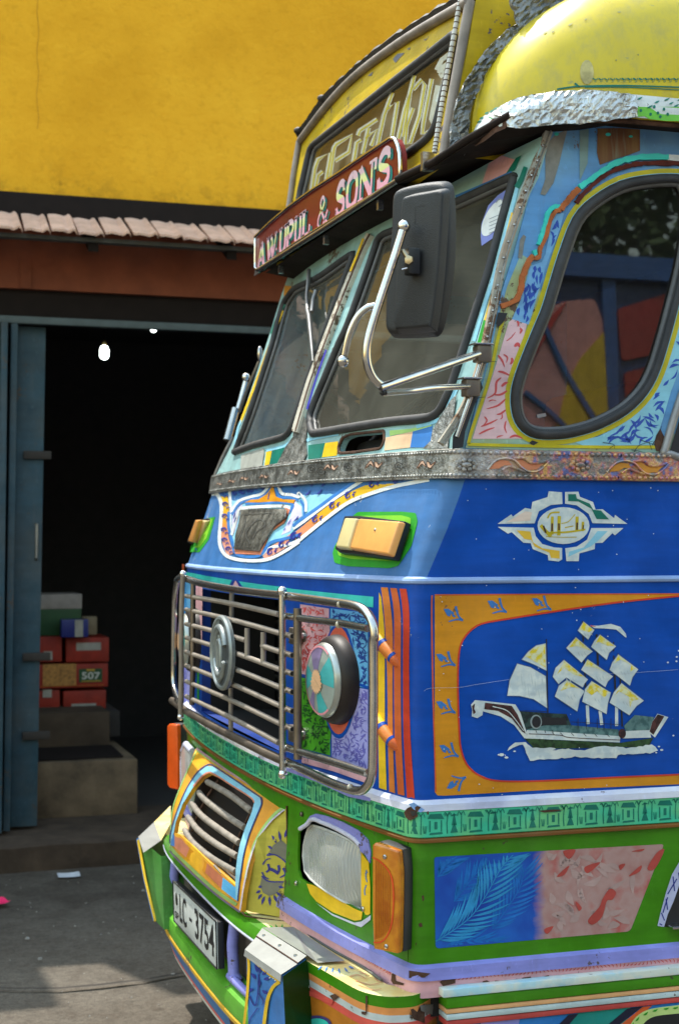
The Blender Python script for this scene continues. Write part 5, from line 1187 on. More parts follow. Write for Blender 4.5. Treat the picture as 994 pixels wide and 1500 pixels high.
nz('pale_green_border', G((440, 300), (470, 325), (620, 432), (780, 530), (930, 612)) + Hh((120, 612), (230, 668), (265, 712), (240, 735), (300, 700), (328, 690), (230, 642), (110, 582)) + G((900, 596), (760, 518), (620, 428), (520, 352), (440, 292)), P_lgreen, .0012)
nz('pale_green_border', stroke(G((440, 305), (400, 390), (360, 480), (318, 578), (288, 655), (268, 725), (255, 820), (250, 990)), 1.6, 1.6, n=3), P_lgreen, .0014, (), 0)
nz('pale_green_border', stroke(Hh((320, 695), (240, 740), (180, 800), (120, 880), (70, 970), (40, 1060), (15, 1150), (0, 1230)), 4.2, 3.5, n=3), P_lgreen, .0014, (), 0)
nz('lilac_edge', stroke([(427, 1180), (413, 1189.5), (399, 1201.5), (389, 1213.5), (379, 1228), (370.5, 1247), (363.5, 1271), (360.5, 1285), (357, 1302), (354, 1322), (352, 1334)], 2.2, 2.2, n=3), paint_mat('pale_lilac_edge', C(206, 196, 206), .42, .2), .0018, (), 0)
nz('muted_pink_line', stroke(G((440, 283), (520, 340), (620, 415), (760, 506), (900, 586)) + Hh((110, 575), (230, 634), (325, 684)), 3.0, 3.0, n=3), paint_mat('dusty_pink', C(180, 140, 150), .42, .2), .0020, (), 0)
for q, m_ in ((((280, 925), (330, 940), (392, 1010), (365, 1080), (280, 1000)), P_salmon), (((392, 1010), (520, 1120), (505, 1190), (365, 1080)), P_orange), (((520, 1120), (635, 1225), (625, 1310), (505, 1190)), paint_mat('brick_block', C(198, 118, 84), .42, .2)), (((635, 1225), (728, 1300), (728, 1390), (625, 1310)), paint_mat('blue_block', C(92, 176, 226), .42, .2)), (((246, 985), (272, 900), (282, 925), (282, 1000)), P_mblue)): nz('colour_block', G(*q), m_, .0014, (), 0)
nz('pale_green_border', stroke(G((246, 995), (300, 1060), (400, 1155), (500, 1250), (600, 1335), (735, 1425)), 4.6, 5.0, n=3), paint_mat('sage_line', C(140, 176, 96), .42, .2), .0016, (), 0); nz('plum_line', stroke(G((246, 1030), (300, 1090), (400, 1186), (500, 1276), (600, 1362), (760, 1478)), 2.6, 3.0, n=3), P_purp, .0018, (), 0)
nz('sill_lip', G((275, 900), (320, 915), (400, 985), (520, 1100), (650, 1215), (725, 1285), (722, 1245), (640, 1190), (540, 1110), (420, 1000), (330, 900)), paint_mat('dusty_sill', C(186, 172, 164), .55, .3), -.016, (), 0)
# black cavity behind the louvres
cav = [(.02, 0.86, .63), (.02, 1.72, .63), (.02, 1.72, .90), (.02, .86, .90)]
mesh('nose_cavity', [nosept(.02, .03) + Vector((.03, 0, 0)), nosept(.98, .03) + Vector((.03, 0, 0)), nosept(.98, .97) + Vector((.05, 0, .0)), nosept(.02, .97) + Vector((.05, 0, 0))], [(0, 1, 2, 3)], P_black, nose)
reg('louvre', [Vector(v) + Vector((.014, 0, 0)) for r_ in ext for v in r_], loft(ext)[1])
M_lou = flat('greige_louvre', (.27, .235, .195), .6, .05, .35, .3, 30.0)
for q in (((515, 525), (590, 565), (700, 632), (842, 742)), ((455, 600), (500, 655), (640, 762), (792, 862)), ((405, 685), (470, 768), (600, 868), (752, 972)), ((375, 780), (450, 878), (580, 978), (738, 1072)), ((350, 872), (420, 975), (560, 1088), (728, 1184))):
    pts = [hit(u, v, 'louvre')[0] for u, v in [tuple(z) for z in crom(G(*q), 5)]]; k_ = len(pts)
    tube('louvre', pts, [.0072 if i == 0 else .0094 for i in range(k_)], M_lou, nose, 10)
reg('louvre_back', [Vector(v) + Vector((.026, 0, 0)) for r_ in ext for v in r_], loft(ext)[1])
for q in (((595, 515), (520, 630), (450, 760), (405, 890)), ((830, 760), (770, 880), (715, 1000), (688, 1110))): tube('louvre_rod', [hit(u, v, 'louvre_back')[0] for u, v in G(*q)], .0035, M_rust, nose, 6)
tube('stick', [hit(u, v, 'louvre')[0] + Vector((-.012, 0, 0)) for u, v in G((600, 1135), (655, 1195))], .003, M_bar, nose, 6)
# near cheek of the nose, with its sun motif
rim = [hit(u, v, 'nose')[0] for u, v in [(428, 1179), (414, 1188), (400, 1200), (390, 1212), (380, 1226), (371, 1246), (364, 1270), (361, 1284), (358, 1300), (355, 1320), (354, 1336)]]
bk_t = Vector((Bx(rim[0].y) - .004, rim[0].y - .01, rim[0].z)); bk_b = PZ(424, 1345, .615); fr_b = PZ(360, 1342, .615)
mid = PZ(417, 1350, .611)
ck = rim + [fr_b, mid, bk_b, bk_t]
cpl = rim[5]; cn = (bk_b - rim[5]).cross(bk_t - rim[5]).normalized()
if cn.y > 0: cn = -cn
ck = [q - cn * (q - cpl).dot(cn) if i > 3 else q for i, q in enumerate(ck)]
k_ = len(ck); cc = sum(ck, Vector()) / k_
cheek = mesh('nose_cheek', ck + [cc] , [(i, (i + 1) % k_, k_) for i in range(k_)], P_olive, lorry)
reg('cheek', [q + (q - cc) * .12 for q in ck] + [cc], [(i, (i + 1) % k_, k_) for i in range(k_)])
P_ind = paint_mat('indigo_brush', C(62, 62, 140), .45, .08); P_haze = paint_mat('soft_indigo', C(128, 126, 112), .45, .08)
sun_l = [leaf(q, a_, ln, 4.2, .03) for q, a_, ln in zip(Hh((255, 960), (285, 935), (225, 975), (305, 985), (315, 1030), (195, 1015), (300, 1075), (190, 1050)), (-1.75, -1.35, -2.1, -.9, -.35, -2.6, -.2, 2.9), (16, 14, 14, 11, 8, 8, 9, 7))]
sun_l += [leaf(q, a_, ln, 4.2, .03) for q, a_, ln in zip(Hh((120, 1290), (110, 1320), (120, 1345), (140, 1360), (175, 1360), (205, 1350), (225, 1330), (240, 1290)), (2.9, 2.6, 2.2, 1.9, 1.5, 1.1, .7, .2), (6, 8, 10, 14, 15, 14, 11, 8))]
stuff(pmesh('sun_rays', sun_l, 'cheek', P_ind, cheek, .0014))
pmesh('sun_body', [Hh((205, 985), (260, 950), (300, 985), (318, 1040), (310, 1140), (270, 1085), (210, 1055), (160, 1060), (180, 1020))], 'cheek', P_haze, cheek, .0010); pmesh('sun_body', [Hh((120, 1215), (160, 1250), (230, 1265), (280, 1255), (250, 1310), (220, 1345), (170, 1360), (125, 1335), (105, 1280))], 'cheek', P_haze, cheek, .0010)
stuff(pmesh('sun_letter', [stroke(Hh(a_, b_, c_), w0, w1) for a_, b_, c_, w0, w1 in (((165, 1125), (172, 1165), (150, 1185), 3.5, 2.5), ((165, 1160), (200, 1170), (240, 1195), 4.5, 4.5), ((240, 1135), (245, 1165), (235, 1195), 4, 3), ((125, 1130), (150, 1095), (185, 1085), 2.4, 1.2), ((120, 1185), (140, 1220), (170, 1235), 2.4, 1.4), ((275, 1155), (290, 1200), (250, 1225), 3.6, 1.6), ((155, 1062), (215, 1058), (270, 1090), 2.2, 1.6), ((270, 1090), (300, 1120), (312, 1145), 2.4, 1.4), ((118, 1213), (170, 1252), (282, 1256), 2.4, 1.8))], 'cheek', P_ind, cheek, .0016))
tube('seam', [bk_t, bk_t.lerp(bk_b, .5), bk_b], .002, M_rust, cheek, 6); tube('seam', [bk_b, mid, fr_b, rim[-1]], .002, M_rust, cheek, 6)

# ================================================================== headlamp in the green panel
lens_px = Hh((418, 1070), (424, 990), (438, 925), (455, 868), (482, 842), (560, 865), (660, 905), (760, 955), (832, 1010), (838, 1060), (842, 1200), (848, 1330), (852, 1455), (800, 1445), (700, 1395), (600, 1335), (520, 1280), (470, 1235), (432, 1180))
reg('lampback', [(Bx(y_) + .030, y_, z_) for z_ in (.5, 1.1) for y_ in (0, .1, .2, .3, .4, .5, .6, .7, .8)], [(i, i + 1, i + 10, i + 9) for i in range(8)])
bowl = slab('headlamp', [tuple(q) for q in HOLE_PX], 'lampback', -.09, -.085, flat('lamp_bowl_black', (.015, .014, .013), .6), lorry, 0)
bowl.parent = lorry
rc = sum((hit(u, v, 'lampback')[0] for u, v in lens_px), Vector()) / len(lens_px)
RV, RF = [], []; lr = [hit(u, v, 'lampback')[0] for u, v in lens_px]; KR = 6
for i in range(KR + 1):
    f = i / KR
    for q in lr: RV.append(rc + (q - rc) * f + Vector((.060 * (1 - f * f), 0, 0)))
for i in range(KR):
    for j in range(len(lr)): RF.append((i * len(lr) + j, i * len(lr) + (j + 1) % len(lr), (i + 1) * len(lr) + (j + 1) % len(lr), (i + 1) * len(lr) + j))
mesh('reflector', RV, RF, flat('tarnished_reflector', (.88, .88, .86), .30, 1.0, .5, .08, 40.0), bowl, smooth=True)
lm, nt, n, l, p = new_mat('ribbed_lamp_glass')
p.inputs['Base Color'].default_value = (.80, .82, .79, 1); p.inputs['Roughness'].default_value = .05; p.inputs['IOR'].default_value = 1.5; p.inputs['Transmission Weight'].default_value = .60; p.inputs['Specular IOR Level'].default_value = .6
wv = n.new('ShaderNodeTexWave'); wv.wave_type = 'BANDS'; wv.bands_direction = 'Y'; wv.inputs['Scale'].default_value = 26; wv.inputs['Distortion'].default_value = .3; g_ = n.new('ShaderNodeNewGeometry'); l.new(g_.outputs['Position'], wv.inputs['Vector'])
q_ = bump(n, l, wv.outputs[0], .28, .004, p); bump(n, l, noise(n, l, 40, 3), .12, .004, p, q_)
lov, ltr = tri2d(lens_px, (), 6.0)
def lens_depth(u, v):
    e = ((u - 487) / 42) ** 2 + ((v - 1270) / 62) ** 2; return .034 * max(0, 1 - .5 * e)
def onlamp(u, v, ex=0.0):
    b_, nn = hit(u, v, 'lampback'); d = ray(u, v).normalized(); return b_ + d * ((.010 + lens_depth(u, v) + ex) / d.dot(nn))
LV = []
for q in lov:
    LV.append(onlamp(q.x, q.y))
LN = [Vector((-1, -.1, 0)).normalized()] * len(LV)
v2, f2 = sheet(LV, ltr, LN, .003); mesh('lamp_lens', v2, f2, lm, bowl, smooth=True, sharp=R(60))
tube('lens_rim', [onlamp(u, v, .001) for u, v in lens_px], .0028, flat('lens_rim_dirty', (.5, .5, .46), .5), bowl, 6, True)
ball('lamp_bulb', hit(505, 1250, 'lampback')[0], .016, flat('amber_glow_glass', (.75, .62, .25), .2), bowl, 12, (1, 1, 1.4))
# hammered-over edge of the opening: lavender above, yellow below and at the side
rimt = tube('lamp_surround', [hit(u, v, 'low')[0] + hit(u, v, 'low')[1] * .003 for u, v in [tuple(q) for q in crom(Hh((405, 868), (455, 836), (480, 805), (512, 800), (560, 820), (640, 852), (740, 905), (805, 948), (842, 990)), 4)]], .0058, paint_mat('rim_white_lilac', C(206, 206, 226), .45, .25, .1, (.1, .07, .05)), gpan, 8)
pmesh('lavender_surround', [Hh((440, 830), (478, 775), (520, 758), (600, 775), (720, 820), (830, 880), (900, 950), (920, 1040), (915, 1120), (880, 1060), (845, 1030), (835, 985), (800, 940), (740, 898), (640, 845), (560, 812), (510, 792), (480, 800), (455, 832))], 'low', P_lav, gpan, .0035, (), 6.0, .003)
pmesh('yellow_surround', [Hh((450, 1270), (490, 1278), (545, 1302), (620, 1348), (720, 1408), (800, 1453), (852, 1475)) + H2((862, 660), (880, 700), (915, 690), (912, 560), (910, 380), (900, 310), (848, 240)) + Hh((848, 1380), (855, 1470), (858, 1482)) + H2((855, 700), (850, 735), (800, 742), (640, 680), (520, 600), (475, 545))], 'low', P_yel, gpan, .0022, (), 6.0)
pmesh('yellow_surround', [H2((850, 255), (905, 312), (917, 500), (915, 690), (895, 702), (865, 660), (856, 500))], 'low', P_yel, gpan, .0026, (), 6.0)
pmesh('pale_lilac_lip', [H2((520, 612), (640, 692), (800, 756), (850, 748), (900, 715), (918, 700), (918, 735), (850, 790), (780, 765), (640, 705))], 'low', MATS['rim_white_lilac'], gpan, .0024, (), 6.0)
pmesh('blue_flourish', [stroke(H2((890, 370), (885, 420), (895, 460)), 1.6), stroke(H2((880, 400), (900, 385)), 1.2), stroke(H2((888, 480), (876, 520), (880, 555)), 1.6)], 'low', P_mblue, gpan, .0032)
for q in H2((378, 468), (868, 655)) + Hh((418, 762)):
    p_, n_ = hit(*q, 'low'); lathe('screw', [(.0065, 0), (.0065, .004), (.004, .006)], p_ + n_ * .002, n_, M_steel if q[1] > 1250 else M_bronze, gpan, 8)

# ================================================================== corner marker lamps
def corner_lamp(nrm, through, lens, black, top, amber, label):
    nrm = Vector(nrm).normalized(); c = Vector(through)
    def onp(q, d): dr = ray(*q); pl = c + nrm * d; return CAM_POS + dr * ((pl - CAM_POS).dot(nrm) / dr.dot(nrm))
    lt = [onp(q, 0) for q in lens]
    back = [q - nrm * .020 for q in lt]
    base = hexa('corner_lamp', [q - nrm * .052 + (Vector((nrm.y, -nrm.x, 0)) * -.004) for q in lt], [q - nrm * .0195 for q in lt], flat('lamp_base_rubber', (.035, .034, .036), .5), lorry, .004)
    ln = hexa('amber_lens', back, lt, amber, base, .006, 3)
    return base, lt, nrm
am, nt, n, l, p = new_mat('ribbed_amber_lens')
cr_ = ramp(n, [(.3, C(206, 112, 18)), (.7, C(238, 156, 30))], noise(n, l, 30, 3), l); l.new(cr_, p.inputs['Base Color']); p.inputs['Roughness'].default_value = .22; p.inputs['Transmission Weight'].default_value = .25; p.inputs['Coat Weight'].default_value = .4
wv = n.new('ShaderNodeTexWave'); wv.wave_type = 'BANDS'; wv.bands_direction = 'DIAGONAL'; wv.inputs['Scale'].default_value = 60; g_ = n.new('ShaderNodeNewGeometry'); mp_ = n.new('ShaderNodeMapping'); mp_.inputs['Scale'].default_value = (1, 1, 0); l.new(g_.outputs['Position'], mp_.inputs[0]); l.new(mp_.outputs[0], wv.inputs['Vector']); bump(n, l, wv.outputs[0], .4, .003, p)
lb_, lt_, ln_ = corner_lamp((-.78, -.62, 0), (-.052, .0, .8), Ez((22, 388), (45, 372), (216, 432), (230, 600), (226, 900), (218, 1188), (32, 1150), (22, 900)), None, None, am, '')
rd = paint_mat('red_line_on_lens', C(220, 70, 30), .4, .05)
reg('lensplane', [q + ln_ * .0008 + (q - lt_[0]) * .05 for q in lt_], [tuple(range(len(lt_)))])
pmesh('red_curve', [stroke(Ez((25, 478), (70, 500), (120, 545), (165, 620), (182, 760), (170, 950), (130, 1060), (80, 1100), (35, 1100)), 1.8, 1.8, n=3)], 'lensplane', rd, lb_, .0008)
stuff(pmesh('lens_ribs', [stroke(Ez((50 + i * 13, 500 + 4 * i * i * .3), (48 + i * 13, 1075 - 4 * i * i * .3)), 1.0) for i in range(9)], 'lensplane', paint_mat('lens_shadow', C(170, 84, 10), .4, .05), lb_, .0004))
for q in Ez((117, 475), (128, 1130)):
    p_, n_ = hit(*q, 'lensplane'); lathe('screw', [(.005, -.001), (.005, .002), (.003, .0035)], p_, n_, M_steel, lb_, 10)
rm2 = flat('red_orange_lens', C(228, 88, 22), .25, 0, .5, .15)
corner_lamp((-.85, -.53, 0), PY(262, 1105, 2.22), G((222, 118), (240, 100), (298, 108), (302, 400), (300, 582), (240, 572), (222, 545)), None, None, rm2, '')
# far headlamp, seen edge-on
hx = [Vector((Bx(y_) - .004, y_, z_)) for y_, z_ in ((1.80, .70), (2.12, .72), (2.14, .86), (2.02, .90), (1.84, .90))]
fh = hexa('headlamp', hx, [q + Vector((-.022, 0, 0)) for q in hx], flat('far_lens', (.5, .5, .47), .2), lorry, .006)
tube('lamp_surround', [q + Vector((-.012, 0, 0)) for q in (hx[1], hx[2], hx[3], hx[4])], .012, MATS['rim_white_lilac'], fh, 8)

# ================================================================== bumper
cy = [(.52, -.172), (.61, -.186), (.85, -.206), (1.18, -.212), (1.57, -.208), (1.80, -.198), (1.95, -.180)]
cpts = crom([(a, b) for a, b in cy], 6)
def bsweep(name, prof, mat, parent, pts=cpts, caps=False):
    """prof: (dx, z); swept along the middle of the bumper"""
    rings = [[(b + dx, a, z) for a, b in pts] for dx, z in prof]
    V, Fc = loft(rings); return mesh(name, V, Fc, mat, parent, smooth=True, sharp=R(30))
M_btop = P_cream
bump_o = bsweep('bumper', [(.10, .612), (.036, .612), (.030, .611)], M_btop, lorry)
bsweep('green_lip', [(.030, .6115), (.012, .604), (.002, .590), (.000, .576)], P_green, bump_o); bsweep('white_edge', [(.000, .576), (-.002, .572), (.002, .566), (.02, .565)], paint_mat('lilac_white_edge', C(196, 198, 218), .42, .25, .10, (.1, .07, .05)), bump_o)
bsweep('recess', [(.055, .60), (.055, .36)], flat('bumper_recess', (.075, .062, .05), .8), bump_o)
bsweep('lower_lip', [(.055, .405), (.012, .392), (.0, .384), (-.004, .360), (-.002, .335)], paint_mat('lip_green', C(92, 168, 40), .38, .3, .10, (.1, .07, .05)), bump_o); bsweep('yellow_line', [(-.003, .335), (-.005, .330), (-.003, .318), (.004, .314)], paint_mat('yellow_line', C(226, 178, 50), .42, .25, .12, (.25, .14, .12)), bump_o)
bsweep('blue_valance', [(.003, .314), (.020, .262)], paint_mat('valance_blue', C(40, 112, 176), .42, .2, .03), bump_o); bsweep('red_line', [(.020, .262), (.023, .250)], P_red, bump_o); bsweep('white_line', [(.023, .250), (.030, .232), (.05, .232)], P_white, bump_o)
bsweep('rust_patch', [(.0015, .3175), (.010, .285), (.020, .235)], M_rust, bump_o, [q for q in cpts if .66 < q[0] < .90])
for y_ in (.93, 1.79):
    xx = min(cpts, key=lambda q: abs(q[0] - y_))[1]
    tube('lavender_strut', [(xx + .030, y_, .575), (xx + .022, y_, .50), (xx + .026, y_, .42), (xx + .035, y_ - .02 if y_ < 1 else y_ + .02, .40)], .016, P_lav, bump_o, 10)
tube('lavender_rail', [(b + .02, a, .408) for a, b in cpts if .55 < a < .96], .012, P_lav, bump_o, 8)
# number plate
pc4 = [PX(u, v, -.222) for u, v in G2((243, 455), (583, 750), (590, 1095), (250, 745))]
pc4 = [Vector((-.222 + (.012 if i in (0, 3) else 0), q.y, q.z)) for i, q in enumerate(pc4)]
zt = (pc4[0].z + pc4[1].z) / 2
pback = [q + Vector((.028, 0, 0)) for q in pc4]
pbk = hexa('number_plate', [q + Vector((.020, -.006 if i in (1, 2) else 0, 0)) for i, q in enumerate(pc4)], [q + Vector((.004, -.006 if i in (1, 2) else 0, 0)) for i, q in enumerate(pc4)], P_black, lorry, .002)
pl = hexa('plate_face', [q + Vector((.0035, 0, 0)) for q in pc4], pc4, paint_mat('plate_white', C(206, 210, 206), .45, .2, .02), pbk, .001)
tube('plate_rim', [q + Vector((-.001, 0, 0)) for q in pc4], .0025, flat('plate_rim_black', (.02, .02, .02), .4), pbk, 6, True)
ux = pc4[1] - pc4[0]; uy = pc4[0] - pc4[3]; o_ = pc4[3] + Vector((-.0015, 0, 0)); P_let = flat('plate_black', (.012, .012, .013), .45)
def ptext(s_, x0, x1, y0, y1): return text_on('plate_lettering', s_, o_ + ux * x0 + uy * y0, ux * (x1 - x0), uy * (y1 - y0), P_let, pbk, bold=.015)
ptext('SP', .03, .13, .12, .30); ptext('LC', .16, .33, .14, .84); ptext('3754', .53, .95, .14, .86); ptext('-', .40, .46, .42, .50)
mesh('plate_emblem', [o_ + ux * x + uy * y for x, y in ellipse(.08, .62, .03, .16, 10)], [tuple(range(10))], P_let, pbk)
# near overrider: riveted tin cap on a blue upright
t1, t2 = PZ(361, 1393, .600), PZ(414, 1430, .600); r1, r2 = PZ(384, 1364, .622), PZ(449, 1405, .622)
b1 = Vector((t1.x + .01, t1.y, .22)); b2 = Vector((t2.x + .02, t2.y, .22)); b3 = Vector((-.10, t2.y + .05, .22)); b4 = Vector((-.10, t1.y + .05, .22))
P_blu2 = paint_mat('upright_blue', C(60, 124, 196), .42, .18, .05, (.8, .8, .8))
ov = mesh('overrider', [t1, t2, r2, r1, b1, b2, b3, b4], [(0, 1, 5, 4), (2, 3, 7, 6), (3, 0, 4, 7), (0, 3, 2, 1)], P_blu2, lorry); mesh('dark_flank', [t2, r2, b3, b2], [(0, 1, 2, 3)], paint_mat('dark_green_wedge', C(16, 62, 12), .45, .15), ov)
M_wtin = flat('white_painted_tin', (.29, .29, .27), .55, .05, .4, .12, 18.0, .25, 30.0)
e1 = t1.lerp(r1, .62); e2 = t2.lerp(r2, .62)
up = Vector((0, 0, .004))
mesh('tin_cap', [t1 + Vector((-.006, .004, -.012)), t2 + Vector((-.006, -.004, -.012)), e2 + up, e1 + up, t1 + up + Vector((-.004, 0, 0)), t2 + up + Vector((-.004, 0, 0))], [(0, 1, 5, 4), (4, 5, 2, 3)], M_wtin, ov)
mesh('tin_cap', [e1 + up * 1.6, e2 + up * 1.6, r2 + up * 2, r1 + up * 2], [(0, 1, 2, 3)], M_wtin, ov); tube('cap_seam', [e1 + up * 1.5, e2 + up * 1.5], .0016, M_rust, ov, 6)
for f in (.12, .5, .86):
    q = e1.lerp(e2, f).lerp(r1.lerp(r2, f), .45) + up * 2; lathe('rivet', [(.005, 0), (.004, .0015), (.002, .002)], q, (0, 0, 1), M_steel, ov, 8)
w1, w2 = PZ(392, 1362, .618), PZ(430, 1362, .618); w3, w4 = PZ(505, 1410, .618), PZ(465, 1413, .618); w5 = PZ(449, 1404, .622)
mesh('tin_sheet', [r1 + up * 2.4, w2 + up * 1.8, w3 + up, w4 + up, w5 + up * 2.2], [(0, 1, 2, 3, 4)], flat('dull_tin_sheet', (.34, .35, .31), .42, .5, .5, .15, 8.0, .5, 14.0), ov)
reg('ovface', [t1 + (t1 - t2) * .3, t2 + (t2 - t1) * .3, b2 + (b2 - b1) * .3, b1 + (b1 - b2) * .3], [(0, 1, 2, 3)])
pmesh('yellow_edge', [stroke(H2((8, 985), (40, 1015), (140, 1105), (250, 1190)), 4.5, 4.5, n=3)], 'ovface', P_yel, ov, .001); pmesh('yellow_edge', [stroke(H2((250, 1190), (200, 1230), (160, 1330), (135, 1510)), 5.0, 5, n=3)], 'ovface', P_yel, ov, .0014); pmesh('yellow_edge', [stroke(H2((20, 1000), (25, 1100), (12, 1300), (-10, 1510)), 4.0, 4.0, n=3)], 'ovface', P_yel, ov, .0014)
stuff(pmesh('indigo_flower', [leaf(q, a_, ln, 5, .1) for q, a_, ln in zip(H2((100, 1130), (120, 1140), (75, 1170), (130, 1170), (95, 1230), (60, 1240), (120, 1250), (85, 1120)), (-1.5, -.9, -2.3, -.3, -1.6, 2.6, .4, -1.9), (14, 12, 12, 12, 14, 12, 12, 12))] + [stroke(H2((95, 1130), (92, 1260), (70, 1360), (30, 1300)), 1.8, 1.4), stroke(H2((92, 1270), (130, 1330), (120, 1360)), 1.6, 1), stroke(H2((30, 1290), (60, 1360), (85, 1350)), 1.6, 1), stroke(H2((90, 1380), (40, 1450), (20, 1500)), 1.4, 1)], 'ovface', P_navy, ov, .0010))
stuff(pmesh('white_specks', [ellipse(q[0], q[1], 1.5, 1, 6) for q in H2((90, 1030), (150, 1100), (180, 1160), (205, 1165), (60, 1010), (220, 1180))], 'ovface', P_white, ov, .0018))
# far overrider
ft1, ft2, ft3, ft4 = PZ(204, 1227, .598), PZ(226, 1196, .606), PZ(250, 1180, .618), PZ(236, 1208, .600)
fb1, fb2 = PZ(227, 1348, .36), PZ(241, 1362, .352)
fin = PZ(236, 1254, .565)
fo = mesh('overrider', [ft1, fin, fb2, fb1, ft1 + Vector((.12, .12, -.02)), fb1 + Vector((.12, .12, 0)), fin + Vector((.10, .02, 0)), fb2 + Vector((.10, .02, 0))], [(0, 1, 2, 3), (0, 3, 5, 4), (1, 6, 7, 2)], paint_mat('far_upright_green', C(70, 132, 56), .45, .35, .12, (.1, .07, .05)), lorry)
fe1 = PZ(212, 1249, .580)
mesh('tin_cap', [ft1 + Vector((-.003, 0, .003)), fe1 + Vector((-.004, 0, 0)), PZ(236, 1231, .586), PZ(226, 1204, .613), ], [(0, 1, 2, 3)], M_wtin, fo); mesh('cream_end', [PZ(226, 1204, .613), PZ(236, 1231, .586), PZ(250, 1206, .617), ft3], [(0, 1, 2, 3)], P_cream, fo)
tube('blue_edge', [ft1 + Vector((-.004, 0, -.004)), ft1.lerp(fb1, .5) + Vector((-.006, 0, 0)), fb1], .006, P_mblue, fo, 6); tube('yellow_edge', [ft1 + Vector((-.005, -.012, -.006)), ft1.lerp(fb1, .5) + Vector((-.007, -.012, 0)), fb1 + Vector((0, -.012, 0))], .005, P_yel, fo, 6)
box('bumper_end', (-.12, 2.02, .30), (.02, 2.24, .612), P_cream, fo, bevel=.04, seg=4)
# near end of the bumper, round to the corner
nf = [PZ(u, v, .615) for u, v in [(446, 1406), (488, 1430), (526, 1451), (558, 1459), (580, 1460), (605, 1458), (622, 1451), (638, 1441)]]
nb = [PZ(u, v, .615) for u, v in [(426, 1348), (472, 1380), (526, 1412), (558, 1436), (570, 1441), (596, 1443), (610, 1436), (628, 1428)]]
nfc = crom(nf, 4); nbc = crom(nb, 4)
V, Fc = loft([[tuple(q - Vector((0, 0, .012 * (i / len(nbc)) ** 3))) for i, q in enumerate(nbc)], [tuple(q) for q in nfc]])
be = mesh('bumper_end', V, Fc, M_btop, lorry, smooth=True)
reg('bend', *loft([[tuple(q + Vector((0, 0, .01))) for q in nfc], [tuple(q + Vector((.004, .004, -.10))) for q in nfc], [tuple(q + Vector((.02, .02, -.34))) for q in nfc]]))
def ends(nm, z0, z1, mat, o=0.0):
    rr_ = []
    for z_ in (z0, z1): rr_.append([(q.x + (.615 - z_) * .05 - o, q.y + (.615 - z_) * .05 - o, z_) for q in nfc])
    V, Fc = loft(rr_); return mesh(nm, V, Fc, mat, be, smooth=True)
ends('green_edge', .615, .590, P_green); ends('orange_edge', .590, .574, paint_mat('orange_edge', C(226, 150, 84), .42, .2, .10, (.14, .08, .05))); ends('white_edge', .574, .558, paint_mat('white_edge2', C(196, 206, 206), .45, .25, .16, (.10, .07, .05))); ends('red_edge', .558, .540, P_red); ends('brown_panel', .540, .25, paint_mat('ochre_panel', C(190, 118, 34), .42, .2, .05))
bl = [tuple(q) for q in crom(H2((290, 1520), (320, 1400), (370, 1310), (430, 1265), (480, 1240)), 4)]
pmesh('red_curve', [stroke(H2((300, 1520), (330, 1400), (385, 1310), (440, 1270), (520, 1290), (640, 1340)), 7, 7, n=3)], 'bend', P_red, be, .002); pmesh('white_curve', [stroke(H2((285, 1520), (312, 1400), (362, 1300), (420, 1240), (470, 1222)), 5, 4, n=3)], 'bend', P_white, be, .0025)
pmesh('teal_oval', [ellipse(*H2((520, 1500))[0], 22, 13, 20)], 'bend', paint_mat('indigo_oval', C(70, 60, 120), .42, .15), be, .0016); pmesh('teal_oval', [ellipse(*H2((525, 1508))[0], 17.5, 10.5, 20)], 'bend', P_turq, be, .0022)
pmesh('dark_wedge', [H2((260, 1220), (400, 1180), (420, 1200), (370, 1280), (320, 1350), (290, 1520), (120, 1520), (170, 1340), (215, 1250))], 'bend', paint_mat('dark_green_wedge', C(16, 62, 12), .45, .15), be, .001)
pmesh('rust_bite', [H2((290, 1160), (340, 1120), (410, 1100), (425, 1180), (385, 1220), (330, 1200))], 'bend', M_rust, be, .004)
for q in (((620, 1290), (660, 1275), (690, 1300), (650, 1330)), ((850, 1405), (890, 1405), (880, 1430), (855, 1425)), ((880, 1290), (895, 1290), (890, 1420), (882, 1420))): pmesh('rust_bite', [H2(*q)], 'bend', M_rust, be, .003)
pmesh('rust_bite', [sk6((0, 890), (100, 850), (210, 830), (240, 900), (200, 960), (100, 990), (20, 960))], 'bend', M_rust, be, .003); pmesh('tape', [sk6((60, 860), (160, 850), (230, 870), (150, 930), (70, 900))], 'bend', flat('grey_flap', (.18, .17, .15), .7), be, .0045)
# brush decoration on the cream top
reg('btop', [(-.6, -.6, .6165), (1, -.6, .6165), (1, 3, .6165), (-.6, 3, .6165)], [(0, 1, 2, 3)])
stuff(pmesh('blue_frond', [leaf(q, a_, 9, 2.6, .05) for q, a_ in zip(H2((560, 1075), (600, 1080), (640, 1085), (680, 1090), (720, 1085), (750, 1075)), (2.4, 2.1, 1.8, 1.4, .9, .4))], 'btop', P_mblue, be, .0006)); stuff(pmesh('green_frond', [leaf(q, a_, 8, 2.6, .05) for q, a_ in zip(H2((170, 805), (200, 800), (230, 805), (260, 805)), (3.4, 3.8, 4.3, 4.9))], 'btop', P_grn2, be, .0006))
stuff(pmesh('wood_grain', [stroke(H2(*q), 1.0, .6) for q in (((760, 1150), (820, 1140), (880, 1170)), ((800, 1180), (900, 1210), (980, 1200)), ((820, 1210), (930, 1250), (990, 1240)), ((940, 1160), (960, 1180), (994, 1190)), ((830, 1120), (870, 1130), (900, 1140)))], 'btop', P_salmon, be, .0006))
stuff(mesh('rope', *tube_geo(crom([PZ(u, v, .618) for u, v in H2((320, 730), (470, 850), (640, 960), (830, 1065), (994, 1180))], 8), .0035, 6), flat('grey_rope', (.12, .12, .11), .9), be))
